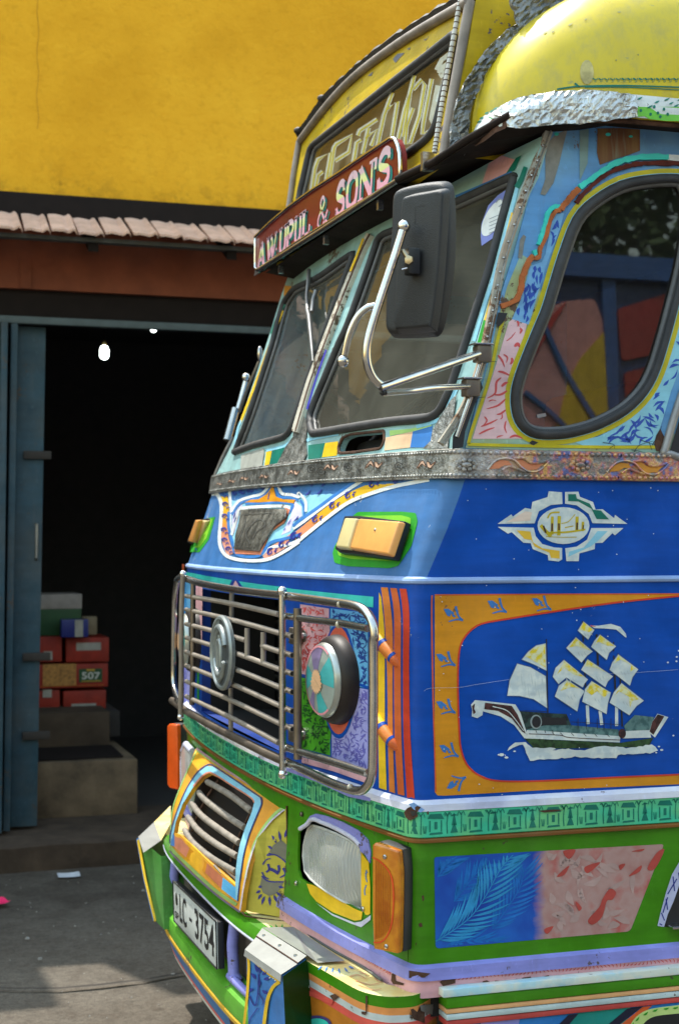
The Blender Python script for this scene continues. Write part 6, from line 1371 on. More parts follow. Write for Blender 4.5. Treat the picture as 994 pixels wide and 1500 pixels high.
# ================================================================== cab above the belt
J = Q(440, 500, 3.823); K4 = Q(560, 200, 4.995); L4 = Q(300, 380, 4.412); K5 = Q(640, 440, 4.995); K6 = Q(795, 440, 4.995); K7 = Q(700, 150, 3.381); K2 = Q(440, 320, 4.995); S4 = Q(640, 230, 2.808)
def glass_mat(name, ior, tint, dust, dustcol):
    m, nt, n, l, p = new_mat(name); out = n['Material Output']
    tr = n.new('ShaderNodeBsdfTransparent'); tr.inputs[0].default_value = (*tint, 1)
    gl_ = n.new('ShaderNodeBsdfGlossy'); gl_.inputs['Roughness'].default_value = .015
    fr = n.new('ShaderNodeFresnel'); fr.inputs['IOR'].default_value = ior
    mx = n.new('ShaderNodeMixShader'); l.new(fr.outputs[0], mx.inputs[0]); l.new(tr.outputs[0], mx.inputs[1]); l.new(gl_.outputs[0], mx.inputs[2])
    df = n.new('ShaderNodeBsdfDiffuse'); df.inputs[0].default_value = (*dustcol, 1)
    f = ramp(n, [(.3, gr(dust * .5)), (.75, gr(dust * 1.5))], noise(n, l, 5, 6, .65), l)
    m2 = n.new('ShaderNodeMixShader'); l.new(f, m2.inputs[0]); l.new(mx.outputs[0], m2.inputs[1]); l.new(df.outputs[0], m2.inputs[2]); l.new(m2.outputs[0], out.inputs['Surface'])
    n.remove(p); return m
M_wind = glass_mat('dusty_windscreen', 1.62, (.68, .70, .64), .17, (.31, .30, .24)); M_sideg = glass_mat('side_window_glass', 1.85, (.42, .42, .44), .02, (.25, .25, .25)); M_boxg = glass_mat('display_glass', 1.22, (.95, .95, .93), .03, (.5, .48, .4))
near_out = J((45, 470), (52, 512), (72, 532), (120, 530), (300, 500), (500, 470), (700, 450), (760, 428), (800, 390), (835, 320), (862, 260)) + [(688, 500), (704, 450), (720, 400), (741, 320), (756, 266), (756, 258), (748, 257), (712, 273), (670, 292), (620, 314), (578, 334), (560, 341), (551, 350), (546, 364), (528, 416), (506, 476), (494, 502), (474, 550), (452, 604)]
far_out = L4((195, 1220), (193, 1250), (210, 1257), (330, 1215), (500, 1170), (545, 1145), (575, 1105), (620, 980), (720, 680), (830, 380)) + [(500, 434), (518, 386), (521, 374), (512, 372), (469, 402), (449, 412), (430, 421), (421, 432), (412, 448), (397, 502), (384, 543), (363, 607)]
vent = roundpoly(J((212, 590), (235, 540), (280, 520), (470, 500), (470, 560), (450, 600), (300, 622), (215, 628)), 4)
frame_out = [(316, 697), (402, 684), (450, 677), (500, 670), (545, 665), (612, 661), (668, 659), (680, 612), (700, 545), (716, 480), (738, 395), (762, 310), (790, 215), (792, 200), (740, 225), (640, 280), (540, 330), (440, 388), (424, 398), (412, 432), (394, 492), (378, 540), (358, 600), (340, 650)]
wf = pmesh('windscreen_frame', [frame_out], 'upper', paint_mat('pale_aqua_enamel', C(150, 190, 190), .42, .35, .12, (.12, .08, .05)), lorry, 0, [near_out, far_out, vent], 12.0, .02, True)
def wfp(nm, poly, mat, off=.0012, grid=0.0, par=None): return pmesh(nm, [poly], 'upper', mat, par or wf, off, (), grid)
wfp('green_block', J((45, 582), (140, 570), (122, 650), (45, 662)), P_dteal); wfp('yellow_block', J((140, 570), (212, 560), (205, 640), (122, 650)), P_yel); wfp('peach_block', J((478, 540), (630, 505), (615, 595), (470, 612)), paint_mat('peach_block', C(222, 186, 150), .42, .2)); wfp('blue_block', J((630, 505), (740, 470), (735, 560), (690, 595), (615, 595)), P_mblue); wfp('teal_block', J((500, 500), (620, 490), (730, 460), (735, 475), (630, 506), (500, 530)), P_lgreen)
wfp('light_blue_line', stroke(J((38, 560), (60, 548), (215, 520)), 5, 4), P_lblue, .0016); wfp('light_blue_line', stroke(J((650, 480), (740, 455), (800, 420), (850, 320), (880, 250)), 5, 6), P_lblue, .0016); wfp('indigo_patch', J((770, 455), (840, 380), (850, 330), (800, 430), (730, 490)), P_navy, .0020)
wfp('light_blue_line', stroke([(694, 500), (709, 450), (725, 400), (746, 320), (760, 266)], 5, 5), P_lblue, .0016); wfp('yellow_line', stroke([(752, 312), (740, 360), (728, 410), (716, 455), (708, 485)], 6, 6), P_yel, .0020); wfp('green_patch', stroke([(712, 470), (704, 500), (698, 520)], 7, 7), P_grn2, .0024); wfp('green_patch', stroke([(757, 275), (764, 262), (770, 245)], 8, 6), P_dteal, .0022); wfp('pink_patch', [(706, 270), (742, 254), (756, 235), (735, 228), (716, 240)], P_pink, .0020); wfp('green_patch', [(742, 254), (754, 250), (764, 228), (756, 232)], P_dteal, .0024)
wfp('light_blue_line', stroke([(668, 289), (712, 270), (750, 253)], 4.5, 4.5), P_mblue, .0024)
wfp('aluminium_patch', L4((240, 1265), (385, 1220), (390, 1250), (375, 1335), (235, 1355)), flat('grey_patch', (.36, .37, .33), .55, .1), .003); wfp('yellow_block', L4((398, 1245), (435, 1238), (418, 1325), (388, 1335)), P_yel); wfp('green_block', L4((440, 1235), (520, 1215), (500, 1310), (418, 1325)), P_dteal); wfp('light_blue_line', stroke(L4((400, 1235), (520, 1205), (570, 1165)), 4, 4), P_lblue, .0016)
wfp('yellow_line', stroke(L4((505, 330), (430, 530), (330, 800), (230, 1060)), 3.2, 3.2), P_yel, .0016); wfp('green_patch', stroke(L4((520, 290), (470, 380), (430, 480)), 3.4, 3), P_dteal, .0022); wfp('light_blue_line', stroke(L4((190, 1240), (215, 1100), (240, 1040)), 3.4, 3.0), P_lblue, .0016); wfp('orange_chip', L4((520, 170), (560, 175), (570, 195), (540, 205), (520, 250), (512, 230)), P_orange, .0022)
# dull tin mouldings at the foot of the centre post and the corner
wfp('tin_gusset', L4((580, 1090), (645, 1010), (670, 1060), (660, 1180), (668, 1260), (640, 1320), (560, 1310), (470, 1330), (530, 1210), (575, 1150)), M_tin, .004)
wfp('tin_gusset', J((745, 500), (790, 420), (850, 330), (880, 300), (862, 420), (835, 540), (830, 605), (690, 605), (735, 560)), M_tin, .004)
# vent with a rusty rim and a dark duct
tube('vent_rim', [hit(u, v, 'upper')[0] for u, v in vent], .0042, M_rust, wf, 6, True)
pmesh('vent_duct', [ [(q[0] - 1, q[1]) for q in vent]], 'upper', P_black, wf, -.05)
# rubber seals and panes
def seal(outl, surf, r1, r2, par, inset):
    c = Vector((sum(q[0] for q in outl) / len(outl), sum(q[1] for q in outl) / len(outl)))
    sm = [tuple(q) for q in crom(outl, 3, True)]
    def ins(d):
        o = []
        k_ = len(sm)
        for i in range(k_):
            a = Vector(sm[i - 2]); b = Vector(sm[(i + 2) % k_]); t = (b - a).normalized(); nn = Vector((-t.y, t.x))
            q = Vector(sm[i])
            o.append(tuple(q + nn * d if inside(q + nn * 2.0, sm) else q - nn * d))
        return o
    tube('window_seal', [hit(u, v, surf)[0] + hit(u, v, surf)[1] * .002 for u, v in ins(inset)], r1, M_rubber, par, 8, True)
    tube('seal_bead', [hit(u, v, surf)[0] - hit(u, v, surf)[1] * .002 for u, v in ins(inset * 2.3)], r2, flat('grey_seal_bead', (.085, .085, .085), .5), par, 8, True)
seal(near_out, 'upper', .0115, .006, wf, 4.0); seal(far_out, 'upper', .0115, .006, wf, 3.2)
gp = pmesh('windscreen_pane', [near_out], 'upper', M_wind, lorry, -.006, (), 16.0); pmesh('windscreen_pane', [far_out], 'upper', M_wind, lorry, -.006, (), 16.0)
# centre post: a folded strip, paint gone to rust along the seam
cp_ = [(436, 634), (444, 606), (458, 560), (473, 520), (489, 478), (503, 442), (520, 400), (536, 362), (545, 345)]
pmesh('centre_post', [stroke(cp_, 8, 7, n=3)], 'upper', paint_mat('post_white', C(196, 190, 176), .5, .35, .22, (.12, .08, .05)), lorry, .012, (), 0, .02); pmesh('post_seam', [stroke([(q[0] + 2.2, q[1]) for q in cp_], 1.5, 2.4, n=3)], 'upper', M_rust, lorry, .0135)
pmesh('post_indigo', [stroke([(456, 602), (470, 555), (484, 515)], 3, 2.6)], 'upper', paint_mat('post_indigo', C(60, 60, 170), .42, .2), lorry, .0140)
pmesh('post_indigo', [stroke([(538, 352), (528, 378), (519, 400)], 3, 3)], 'upper', P_yel, lorry, .0138)
# corner strip with rivets
cs = [(803, 192), (788, 232), (771, 276), (754, 325), (738, 374), (729, 415), (722, 452), (714, 490), (706, 528), (693, 567), (675, 606), (646, 650)]
reg('pillar', [Vector((x, y - .004, z)) for x, y, z in [(-1, -.02, 1.5), (4, -.02, 1.5), (4, .088, 3.0), (-1, .088, 3.0)]], [(0, 1, 2, 3)])
crn = pmesh('corner_strip', [stroke(cs, 11, 10, n=3)], 'pillar', paint_mat('bare_strip', C(182, 160, 138), .5, .35, .20, (.16, .09, .05), col2=C(160, 158, 146), cscale=5), lorry, .004, (), 0, .014)
pmesh('strip_ridge', [stroke([(q[0] + 1.5, q[1]) for q in cs], 1.6, 1.6, n=3)], 'pillar', M_tin, crn, .007, (), 0, .003)
csd = crom(cs, 10)
for i in range(6, len(csd) - 20, 5):
    p_, n_ = hit(csd[i].x - 1.5, csd[i].y, 'pillar'); lathe('rivet', [(.0032, .003), (.0026, .0058), (.001, .0064)], p_, n_, M_steel, crn, 7)
pmesh('dark_gap', [K5((300, 560), (330, 640), (270, 760), (200, 960), (185, 1075), (105, 1090), (110, 990), (180, 860), (250, 720))], 'pillar', P_black, lorry, .0030); pmesh('dark_gap', [K5((440, 90), (510, 95), (480, 160), (440, 200), (425, 170))], 'pillar', P_black, lorry, .0030)

# ---- side of the cab round the window
win = [(992, 258), (951, 259), (907, 268), (866, 292), (839, 321), (818, 375), (800, 434), (792, 458), (776, 496), (756, 548), (749, 580), (752, 610), (764, 630), (784, 640), (815, 641), (842, 637), (877, 626), (917, 604), (945, 576), (962, 544), (976, 500), (989, 452), (1004, 390), (1013, 330), (1011, 285), (1003, 265)]
so = [(681, 658), (690, 622), (702, 574), (712, 535), (722, 484), (735, 424), (752, 372), (770, 304), (790, 234), (805, 186), (850, 180), (930, 174), PJ((2.4, .055, 2.575)), PJ((2.4, 0, 1.80)), (994, 668)]
P_sb = paint_mat('weathered_sky_blue', C(92, 150, 204), .45, .35, .10, (.13, .08, .05), col2=C(120, 172, 208), cscale=4.0)
side = pmesh('side_window_panel', [so], 'sideup', P_sb, lorry, 0, [win], 0, .025)
def sup(nm, poly, mat, off=.0010): return pmesh(nm, [poly], 'sideup', mat, side, off)
sup('pale_green_lower', [(681, 656), (692, 618), (704, 572), (716, 528), (728, 470), (742, 420), (762, 372), (775, 380), (792, 430), (775, 492), (754, 548), (745, 580), (750, 615), (764, 636), (790, 646), (880, 650), (980, 640), (1100, 560), (1100, 671), (994, 666)], paint_mat('pale_sage_enamel', C(150, 186, 168), .45, .35, .10, (.13, .08, .05), col2=C(160, 170, 120), cscale=6), .0008)
for q in (K7((330, 215), (380, 160), (440, 135), (420, 210), (400, 300), (370, 400), (330, 460), (305, 455), (330, 380)), K7((225, 700), (235, 665), (222, 655), (205, 680), (195, 770), (215, 775))): sup('bare_patch', q, flat('bare_primer', (.22, .22, .20), .7, 0, .3, .35, 20.0), .0014)
m_st, nt, n, l, p = new_mat('rust_streaks'); sc_ = ramp(n, [(.35, C(122, 92, 52)), (.5, C(104, 64, 34)), (.62, C(120, 120, 100)), (.75, C(96, 120, 140))], noise(n, l, 26, 4, .6, stretch=(1, 1, .05)), l); l.new(sc_, p.inputs['Base Color']); p.inputs['Roughness'].default_value = .7
sup('rust_streak', K7((588, 130), (700, 128), (798, 135), (798, 240), (740, 262), (680, 280), (600, 310), (585, 250)), m_st, .0016); sup('rust_streak', K7((500, 140), (545, 132), (540, 300), (500, 390)), paint_mat('green_stain', C(120, 150, 150), .5, .3), .0014)
for q in ((385, 158, 12, 9), (640, 160, 14, 9), (752, 170, 11, 6)): sup('teal_fleck', ellipse(*K7((q[0], q[1]))[0], q[2] / 3.4, q[3] / 3.4, 8), P_turq, .0020)
# painted border round the window
def offset_loop(poly, d):
    k_ = len(poly); o = []
    for i in range(k_):
        a = Vector(poly[i - 1]); b = Vector(poly[(i + 1) % k_]); t = (b - a).normalized(); nn = Vector((-t.y, t.x)); q = Vector(poly[i])
        o.append(tuple(q - nn * d) if inside(q + nn * 3.0, poly) else tuple(q + nn * d))
    return o
wsm = [tuple(q) for q in crom(win, 3, True)]
pmesh('light_blue_border', [offset_loop(wsm, 3.6)], 'sideup', P_lblue, side, .0024, [wsm]); pmesh('yellow_border', [offset_loop(wsm, 10.5)], 'sideup', paint_mat('olive_border', C(196, 182, 30), .42, .2, .03), side, .0020, [wsm])
P_pk = paint_mat('pale_pink_border', C(226, 188, 192), .42, .2, .02)
pkp = K5((545, 140), (655, 165), (622, 300), (590, 420), (530, 540), (512, 640), (510, 760), (540, 880), (600, 965), (650, 1012), (255, 1014), (340, 745), (440, 430), (520, 160))
blp = S4((470, 235), (520, 230), (502, 300), (445, 450), (375, 690), (305, 668), (340, 590), (380, 450), (428, 432), (442, 400), (468, 270))
lbp = S4((560, 1172), (660, 1150), (740, 1110), (830, 1030), (900, 920), (960, 770), (994, 640), (1040, 600), (1040, 760), (960, 960), (925, 1080), (890, 1185), (600, 1188))
sup('pink_area', pkp, P_pk, .0016); sup('blue_area', blp, paint_mat('powder_blue', C(120, 176, 220), .42, .2), .0016); sup('blue_area', lbp, paint_mat('aqua_area', C(140, 200, 216), .42, .2), .0016)
loopx = offset_loop(wsm, 11)
P_ul = paint_mat('ultramarine_brush', C(48, 84, 178), .45, .1)
red_s = [stroke(K5(*q), w0, w1, .5) for q, w0, w1 in ((((440, 520), (480, 528), (528, 550)), 3.6, 3.2), (((465, 565), (430, 600), (420, 680), (360, 718)), 4, 2.4), (((510, 660), (460, 690), (400, 690)), 4.2, 2), (((465, 632), (490, 610), (515, 600)), 5, 3), (((500, 718), (440, 770), (355, 795)), 3.6, 2), (((500, 800), (460, 830), (430, 835)), 3.6, 2), (((470, 830), (470, 860), (455, 870)), 2.4, 1.2), (((315, 925), (380, 900), (440, 870)), 3.4, 2), (((300, 980), (360, 950), (420, 930)), 3.4, 2), (((340, 850), (360, 880), (330, 920)), 3, 1.4), (((500, 880), (490, 930), (505, 975)), 3, 1.6), (((525, 1005), (570, 990), (625, 1012)), 4, 2.4), (((430, 1005), (450, 995), (480, 990)), 2.6, 1.4), (((540, 420), (545, 445), (530, 470)), 4.6, 3.4), (((560, 340), (585, 320), (600, 345)), 6, 4), (((600, 205), (612, 220), (600, 245)), 4, 3), (((580, 150), (590, 170), (585, 195)), 4.4, 2), (((440, 400), (470, 440), (490, 490)), 4, 2), (((480, 395), (510, 420), (500, 460)), 3, 1.5), (((500, 300), (540, 270), (570, 230)), 2, 1), (((370, 740), (400, 730), (430, 735)), 2, 1))]
stuff(pmesh('red_leaf_strokes', red_s, 'sideup', P_redst, side, .0021)); stuff(pmesh('blue_leaf_strokes', scatter(blp, 34, (9, 22), (3.0, 5.2), 1.2, 2.2, 5, bend=.25), 'sideup', P_ul, side, .0021))
stuff(pmesh('blue_leaf_strokes', scatter(lbp, 46, (10, 26), (2.6, 5.2), -1.0, 1.2, 6, [loopx], bend=.3), 'sideup', P_ul, side, .0021))
for q, w_ in ((((690, 442), (724, 480), (716, 530), (704, 585), (684, 652)), 5), (((684, 651), (760, 653), (880, 655), (975, 655)), 4.5), (((1010, 560), (992, 600), (978, 640), (972, 652)), 5)):
    if q[0][0] == 690: q = ((735, 470), (726, 505), (718, 545), (705, 588), (690, 630), (685, 650))
    sup('yellow_line', stroke(q, w_, w_, n=3), MATS['olive_border'], .0026)
stuff(pmesh('paint_cracks', [stroke(K6(*q), .9, .5) for q in (((430, 1040), (510, 1055), (515, 1085)), ((480, 1085), (515, 1060)), ((660, 1110), (700, 1060), (800, 1030)), ((770, 1040), (790, 1100)), ((640, 1095), (680, 1100), (720, 1110)), ((700, 1020), (820, 1060)), ((790, 1060), (840, 980), (860, 920)))] + [stroke(K5(*q), .9, .5) for q in (((370, 450), (430, 448)), ((290, 715), (350, 708)))], 'sideup', P_black, side, .0030))
sup('rust_hole', K5((670, 1040), (690, 1025), (735, 1040), (700, 1062), (680, 1055)), P_black, .0030)
# rain moulding above the window, paint flaking to rust
def mould(nm, pts, r_, mat, o=.006):
    rr_ = random.Random(int(pts[0][0] * 7 + pts[0][1])); st_ = stroke(pts, r_ * 1250, r_ * 1150, n=5); st_ = [(q[0] + rr_.uniform(-.9, .9), q[1] + rr_.uniform(-.9, .9)) for q in st_]
    return pmesh(nm, [st_], 'sideup', mat, side, .004 + o, (), 0, .008)
M_rorange = flat('orange_rust', C(170, 96, 52), .85, 0, .3, .4, 24.0, .6, 50.0)
mould('rain_moulding', K7((935, 275), (840, 272), (760, 280), (690, 298), (620, 335), (550, 385), (495, 425)), .0066, P_turq, .003); mould('rain_moulding', [K7((935, 275))[0], (984, 232.5), (1020, 234)], .0066, P_white, .003); mould('moulding_rust', K7((994, 305), (840, 303), (760, 312), (680, 335), (600, 380), (530, 440), (480, 500)), .0050, flat('dark_red_rust', C(92, 38, 30), .85, 0, .3, .4, 24.0), .002)
mould('moulding_rust', K7((492, 428), (460, 465), (425, 505), (405, 530)), .0070, M_rorange, .003); mould('rain_moulding', K7((405, 525), (370, 520), (345, 545), (330, 600), (310, 660), (295, 705)), .0056, P_turq, .002); mould('moulding_rust', K7((405, 535), (375, 545), (350, 590), (325, 680), (300, 730), (296, 770), (265, 768)), .0048, M_rorange, .003); mould('moulding_rust', K7((268, 762), (240, 800), (212, 880), (205, 940), (175, 985), (110, 1010)), .0066, M_rorange, .003); mould('rain_moulding', K7((285, 745), (265, 752)), .0070, P_turq, .003)
seal(win, 'sideup', .0125, .0075, side, 5.0)
for d_ in (9.0, 12.0): tube('seal_rib', [hit(u, v, 'sideup')[0] + hit(u, v, 'sideup')[1] * .010 for u, v in offset_loop(wsm, -d_ + 3)], .0028, flat('seal_rib_black', (.012, .012, .013), .4), side, 6, True)
pmesh('side_window_pane', [wsm], 'sideup', M_sideg, lorry, -.008)
pmesh('fuel_sticker', [roundpoly(K5((735, 832), (800, 820), (805, 845), (740, 860)), 1)], 'sideup', flat('faint_sticker', (.22, .2, .2), .5), lorry, -.006)
# edge of the door behind, with its own window frame
sup('door_gap', K6((850, 940), (870, 980), (880, 1000), (850, 1110), (820, 1100), (805, 1050), (820, 990)), M_rust, .0030); sup('door_opening', K6((1060, 700), (994, 860), (920, 1105), (994, 1140), (1100, 1150)), P_black, .0026)
tube('door_frame', [hit(u, v, 'sideup')[0] + Vector((0, -.008, 0)) for u, v in [tuple(q) for q in crom(K6((1060, 560), (1000, 690), (940, 870), (880, 1080), (870, 1120), (920, 1130), (1000, 1160), (1100, 1190)), 4)]], .0095, flat('grey_door_frame', (.30, .29, .28), .5, .5), lorry, 10)

# ---- motif cut-outs on the tin belt
reg('beltp', *loft([ring(1.70, Dz(1.74) - .006, .0125, lf=1, r=.02), ring(1.86, Dz(1.805) + .008, .0125, lf=1, r=.02)]))
P_bp = paint_mat('belt_peach', C(224, 184, 158), .45, .2); P_bo = paint_mat('belt_orange', C(206, 132, 96), .45, .2)
cut = []
def birdcut(c, s):
    x, y = c; return [[(x - 10 * s, y + 6 * s), (x - 4 * s, y - 4 * s), (x + 0 * s, y - 5 * s), (x + 3 * s, y + 4 * s), (x - 2 * s, y - 1 * s), (x - 6 * s, y + 3 * s)], [(x + 4 * s, y - 4 * s), (x + 8 * s, y - 3 * s), (x + 10 * s, y + 1 * s), (x + 17 * s, y - 5 * s), (x + 10 * s, y + 5 * s), (x + 5 * s, y + 3 * s)]]
for c, s in ((J((400, 690))[0], 1.0), (J((690, 690))[0], 1.05), (J((160, 705))[0], .85), ((428, 692), .7), ((385, 698), .55), ((356, 701), .5), ((338, 705), .45), ((320, 709), .35)):
    for q in birdcut(c, s): pmesh('belt_inlay', [q], 'beltp', P_bp, belt_f, .0006); stuff(pmesh('inlay_outline', [stroke(q + [q[0]], 1.0 * s, 1.0 * s, n=2)], 'beltp', M_rust, belt_f, .0012))
for c in (J((265, 705))[0], J((550, 700))[0], J((60, 715))[0], (470, 690)):
    stuff(pmesh('belt_rosette', [stroke([(c[0] + r_ * math.cos(t), c[1] + r_ * math.sin(t)) for t in [k_ * .5 for k_ in range(13)]], 1.2, 1.2, n=2) for r_ in (2.5, 5.5)], 'beltp', flat('tin_dark', (.07, .07, .065), .5, .4), belt_f, .0008))
for c, mm_ in (((K5((590, 1200))[0]), P_bo), ((K6((690, 1220))[0]), paint_mat('belt_amber', C(206, 140, 50), .45, .2))):
    x, y = c
    pmesh('belt_inlay', [[(x - 44, y + 7), (x - 34, y - 3), (x - 26, y - 7), (x - 14, y - 5), (x - 8, y + 3), (x - 20, y + 1), (x - 28, y + 6)]], 'beltp', mm_, belt_s, .0008); pmesh('belt_inlay', [[(x - 6, y - 7), (x + 6, y - 7), (x + 14, y - 1), (x + 26, y - 1), (x + 42, y - 6), (x + 28, y + 7), (x + 10, y + 9), (x + 2, y + 2)]], 'beltp', mm_, belt_s, .0008)
    for q in ([(x - 46, y + 8), (x - 34, y - 5), (x - 20, y - 9), (x - 6, y - 6), (x + 4, y + 4), (x + 14, y + 10), (x + 30, y + 9), (x + 46, y - 6)], [(x - 24, y + 9), (x - 14, y + 3), (x - 4, y + 6), (x + 10, y + 11)], [(x - 8, y - 8), (x + 8, y - 9), (x + 18, y - 2), (x + 34, y - 3), (x + 48, y - 8)]): tube('belt_scroll', [hit(u, v, 'beltp')[0] + Vector((0, -.002, 0)) for u, v in [tuple(z) for z in crom(q, 4)]], .0028, M_tinp, belt_s, 6)
for c in (K6((270, 1205))[0], K5((215, 1205))[0]):
    x, y = c
    for i in range(10):
        a_ = i * .63; p_, n_ = hit(x + 13 * math.cos(a_), y + 6.5 * math.sin(a_), 'beltp'); ball('rosette_boss', p_, .0062, M_tinp, belt_s, 8, (1, .7, 1))
    p_, n_ = hit(x, y, 'beltp'); ball('rosette_boss', p_, .009, M_tinp, belt_s, 10, (1.5, .7, .8))

# ================================================================== roof, visor, display box
M_under = flat('sooty_underside', (.020, .014, .012), .9, 0, .2, .5, 12.0, .5, 20.0)
nearp = [(.118, .44, 2.497), (.150, .27, 2.502), (.168, .11, 2.515), (.245, .035, 2.560), (.50, -.005, 2.572), (2.4, -.005, 2.575)]
farp = [(x, 2.2 - y, z + .03) for x, y, z in nearp]
visor_b = [Vector(q) for q in nearp] + [Vector(q) for q in farp[::-1]]
visor = hexa('roof_visor', visor_b, [q + Vector((.004, 0, .022)) for q in visor_b], M_under, lorry)
tube('visor_lip', [Vector(q) + Vector((-.003, 0, .012)) for q in nearp[:4]], .009, M_under, visor, 8); tube('visor_lip', [(.116, .44, 2.505), (.112, 1.1, 2.507), (.100, 1.75, 2.507)], .008, M_steel, visor, 8)
for q in K7((60, 100), (110, 90), (150, 150)): pass
boxp = [PY(648, 230, .25), PY(688, 5, .25), PY(440, 205, 1.82)]
bn = (boxp[1] - boxp[0]).cross(boxp[2] - boxp[0]).normalized()
if bn.x > 0: bn = -bn
ba = boxp[0]; e_y = (boxp[2] - boxp[0] - (boxp[1] - boxp[0]) * ((boxp[2] - boxp[0]).dot(boxp[1] - boxp[0]) / (boxp[1] - boxp[0]).length_squared)).normalized(); e_z = (boxp[1] - boxp[0]).normalized()
reg('boxf', [ba + e_y * a_ + e_z * b_ for a_, b_ in ((-1, -1), (4, -1), (4, 2), (-1, 2))], [(0, 1, 2, 3)])
K1 = Q(360, 180, 4.142); KB = Q(430, 0, 3.681)
box_out = [(444, 206), (481, 156), (514, 122), (547, 94), (604, 57), (645, 32), (675, 14), (688, 8), (652, 230), (585, 278), (420, 374), (426, 294)]
KN = Q(430, 0, 3.3185)
box_win = [(437, 284), (442, 262), (450, 226), (455, 214), (463, 206), (512, 167.5), (566, 125), (620, 83), (655, 55.5), (664, 49), (669, 50), (671, 57), (667, 80), (659, 120), (647, 169), (642, 186), (636, 197), (623, 211), (587, 236), (511, 285), (455, 322), (440, 326), (435, 310)]
P_by = paint_mat('ochre_yellow_enamel', C(196, 166, 14), .42, .3, .10, (.09, .08, .10))
dbx = pmesh('display_box', [box_out], 'boxf', P_by, lorry, 0, [box_win], 0, .02)
seal(box_win, 'boxf', .0125, .006, dbx, 3.2)
pmesh('display_glass', [box_win], 'boxf', M_boxg, dbx, -.004)
pmesh('display_backing', [offset_loop(box_win, 4)], 'boxf', flat('tan_backing', (.30, .25, .17), .8, 0, .3, .15, 4.0), dbx, -.05)
lt1, lt2 = [], []
for pts in (((72, 930), (88, 815), (104, 772), (166, 735), (140, 885)), ((92, 905), (102, 850), (126, 830)), ((158, 870), (180, 715), (190, 698), (266, 653), (252, 735), (186, 778)), ((274, 785), (290, 690), (312, 676)), ((296, 655), (304, 632), (388, 576)), ((348, 616), (318, 745)), ((330, 668), (388, 625), (360, 705)), ((388, 715), (422, 556), (462, 446)), ((432, 530), (488, 488), (455, 690)), ((490, 672), (522, 528), (546, 452), (568, 362)), ((546, 455), (512, 660)), ((562, 430), (602, 384), (618, 408), (592, 558), (548, 690), (524, 696), (530, 610), (562, 520)), ((652, 378), (612, 590), (606, 644), (636, 636)), ((682, 410), (650, 575), (666, 612), (692, 588), (722, 402)), ((690, 366), (738, 334)), ((676, 336), (700, 286), (764, 236)), ((686, 352), (710, 318), (758, 284))):
    lt1.append(stroke(KN(*pts), 7.2, 6.6, n=1)); lt2.append(stroke([(q[0] + 1.0, q[1]) for q in KN(*pts)], 2.2, 2.2, n=1))
M_lw = flat('pale_vinyl_letter', C(232, 236, 228), .5); stuff(pmesh('display_lettering', lt1, 'boxf', M_lw, dbx, -.010)); stuff(pmesh('display_lettering_core', [q for i, q in enumerate(lt2) if i < 13], 'boxf', flat('yellow_vinyl', C(226, 214, 50), .5), dbx, -.0092))
M_tarp = flat('grey_brown_pipe', (.26, .22, .19), .55, .2, .4, .3, 14.0)
def bt(nm, pts, r_, mat, o=.008): return tube(nm, [hit(u, v, 'boxf')[0] + hit(u, v, 'boxf')[1] * o for u, v in [tuple(q) for q in crom(pts, 4)]], r_, mat, dbx, 10)
bt('box_pipe', KB((48, 760), (100, 690), (190, 575), (300, 455), (430, 345), (640, 200), (900, 48), (960, 10)), .0130, M_tarp); bt('box_pipe', [(441, 208), (434, 250), (427, 300), (420, 350)], .0105, M_tarp); bt('box_pipe', [(690, 2), (676, 80), (662, 160), (652, 228)], .0125, M_tarp, .004); 
ptp = [hit(u, v, 'boxf')[0] + hit(u, v, 'boxf')[1] * .016 for u, v in [tuple(q) for q in crom([(683, 2), (669, 80), (655, 160), (645, 226)], 10)]]
tube('bead_strip', ptp, .0068, flat('white_bead_strip', (.55, .55, .52), .5), dbx, 8)
for i in range(1, len(ptp) - 1): lathe('bead_ring', [(.0072, -.0012), (.0072, .0012)], ptp[i], ptp[i + 1] - ptp[i - 1], M_rust, dbx, 8)
# ragged tarred edging along the top pipe
rr = random.Random(6); tp = [hit(u, v, 'boxf')[0] + hit(u, v, 'boxf')[1] * .004 for u, v in [tuple(q) for q in crom(KB((30, 730), (85, 665), (165, 550), (280, 435), (420, 318), (630, 168), (890, 12), (960, -30)), 9)]]
V, Fc = [], []
for i, q in enumerate(tp):
    h_ = rr.uniform(.010, .024); V += [q + Vector((0, 0, -.014)), q + Vector((-.012, 0, h_ * .4)), q + Vector((.0, 0, h_)), q + Vector((.03, 0, h_ * .3))]
for i in range(len(tp) - 1):
    for j in range(3): a = i * 4 + j; Fc.append((a, a + 4, a + 5, a + 1))
M_tar = flat('tarred_edging', (.030, .028, .026), .6, 0, .5, .6, 60.0, .8, 90.0); stuff(mesh('tarred_edging', V, Fc, M_tar, dbx, smooth=True, sharp=R(30)))
for c in KB((170, 550), (42, 722)): ball('tar_lump', hit(*c, 'boxf')[0] + Vector((-.01, 0, .01)), .018, M_tar, dbx, 8, (1, 1, .7))
stuff(pmesh('flaked_paint', [KB(*q) for q in (((535, 320), (560, 290), (600, 285), (575, 310), (550, 340)), ((400, 410), (430, 385), (420, 410)), ((700, 215), (725, 205), (710, 220)), ((610, 265), (630, 255), (625, 270)))], 'boxf', flat('grey_primer', (.16, .16, .20), .7), dbx, .0012))
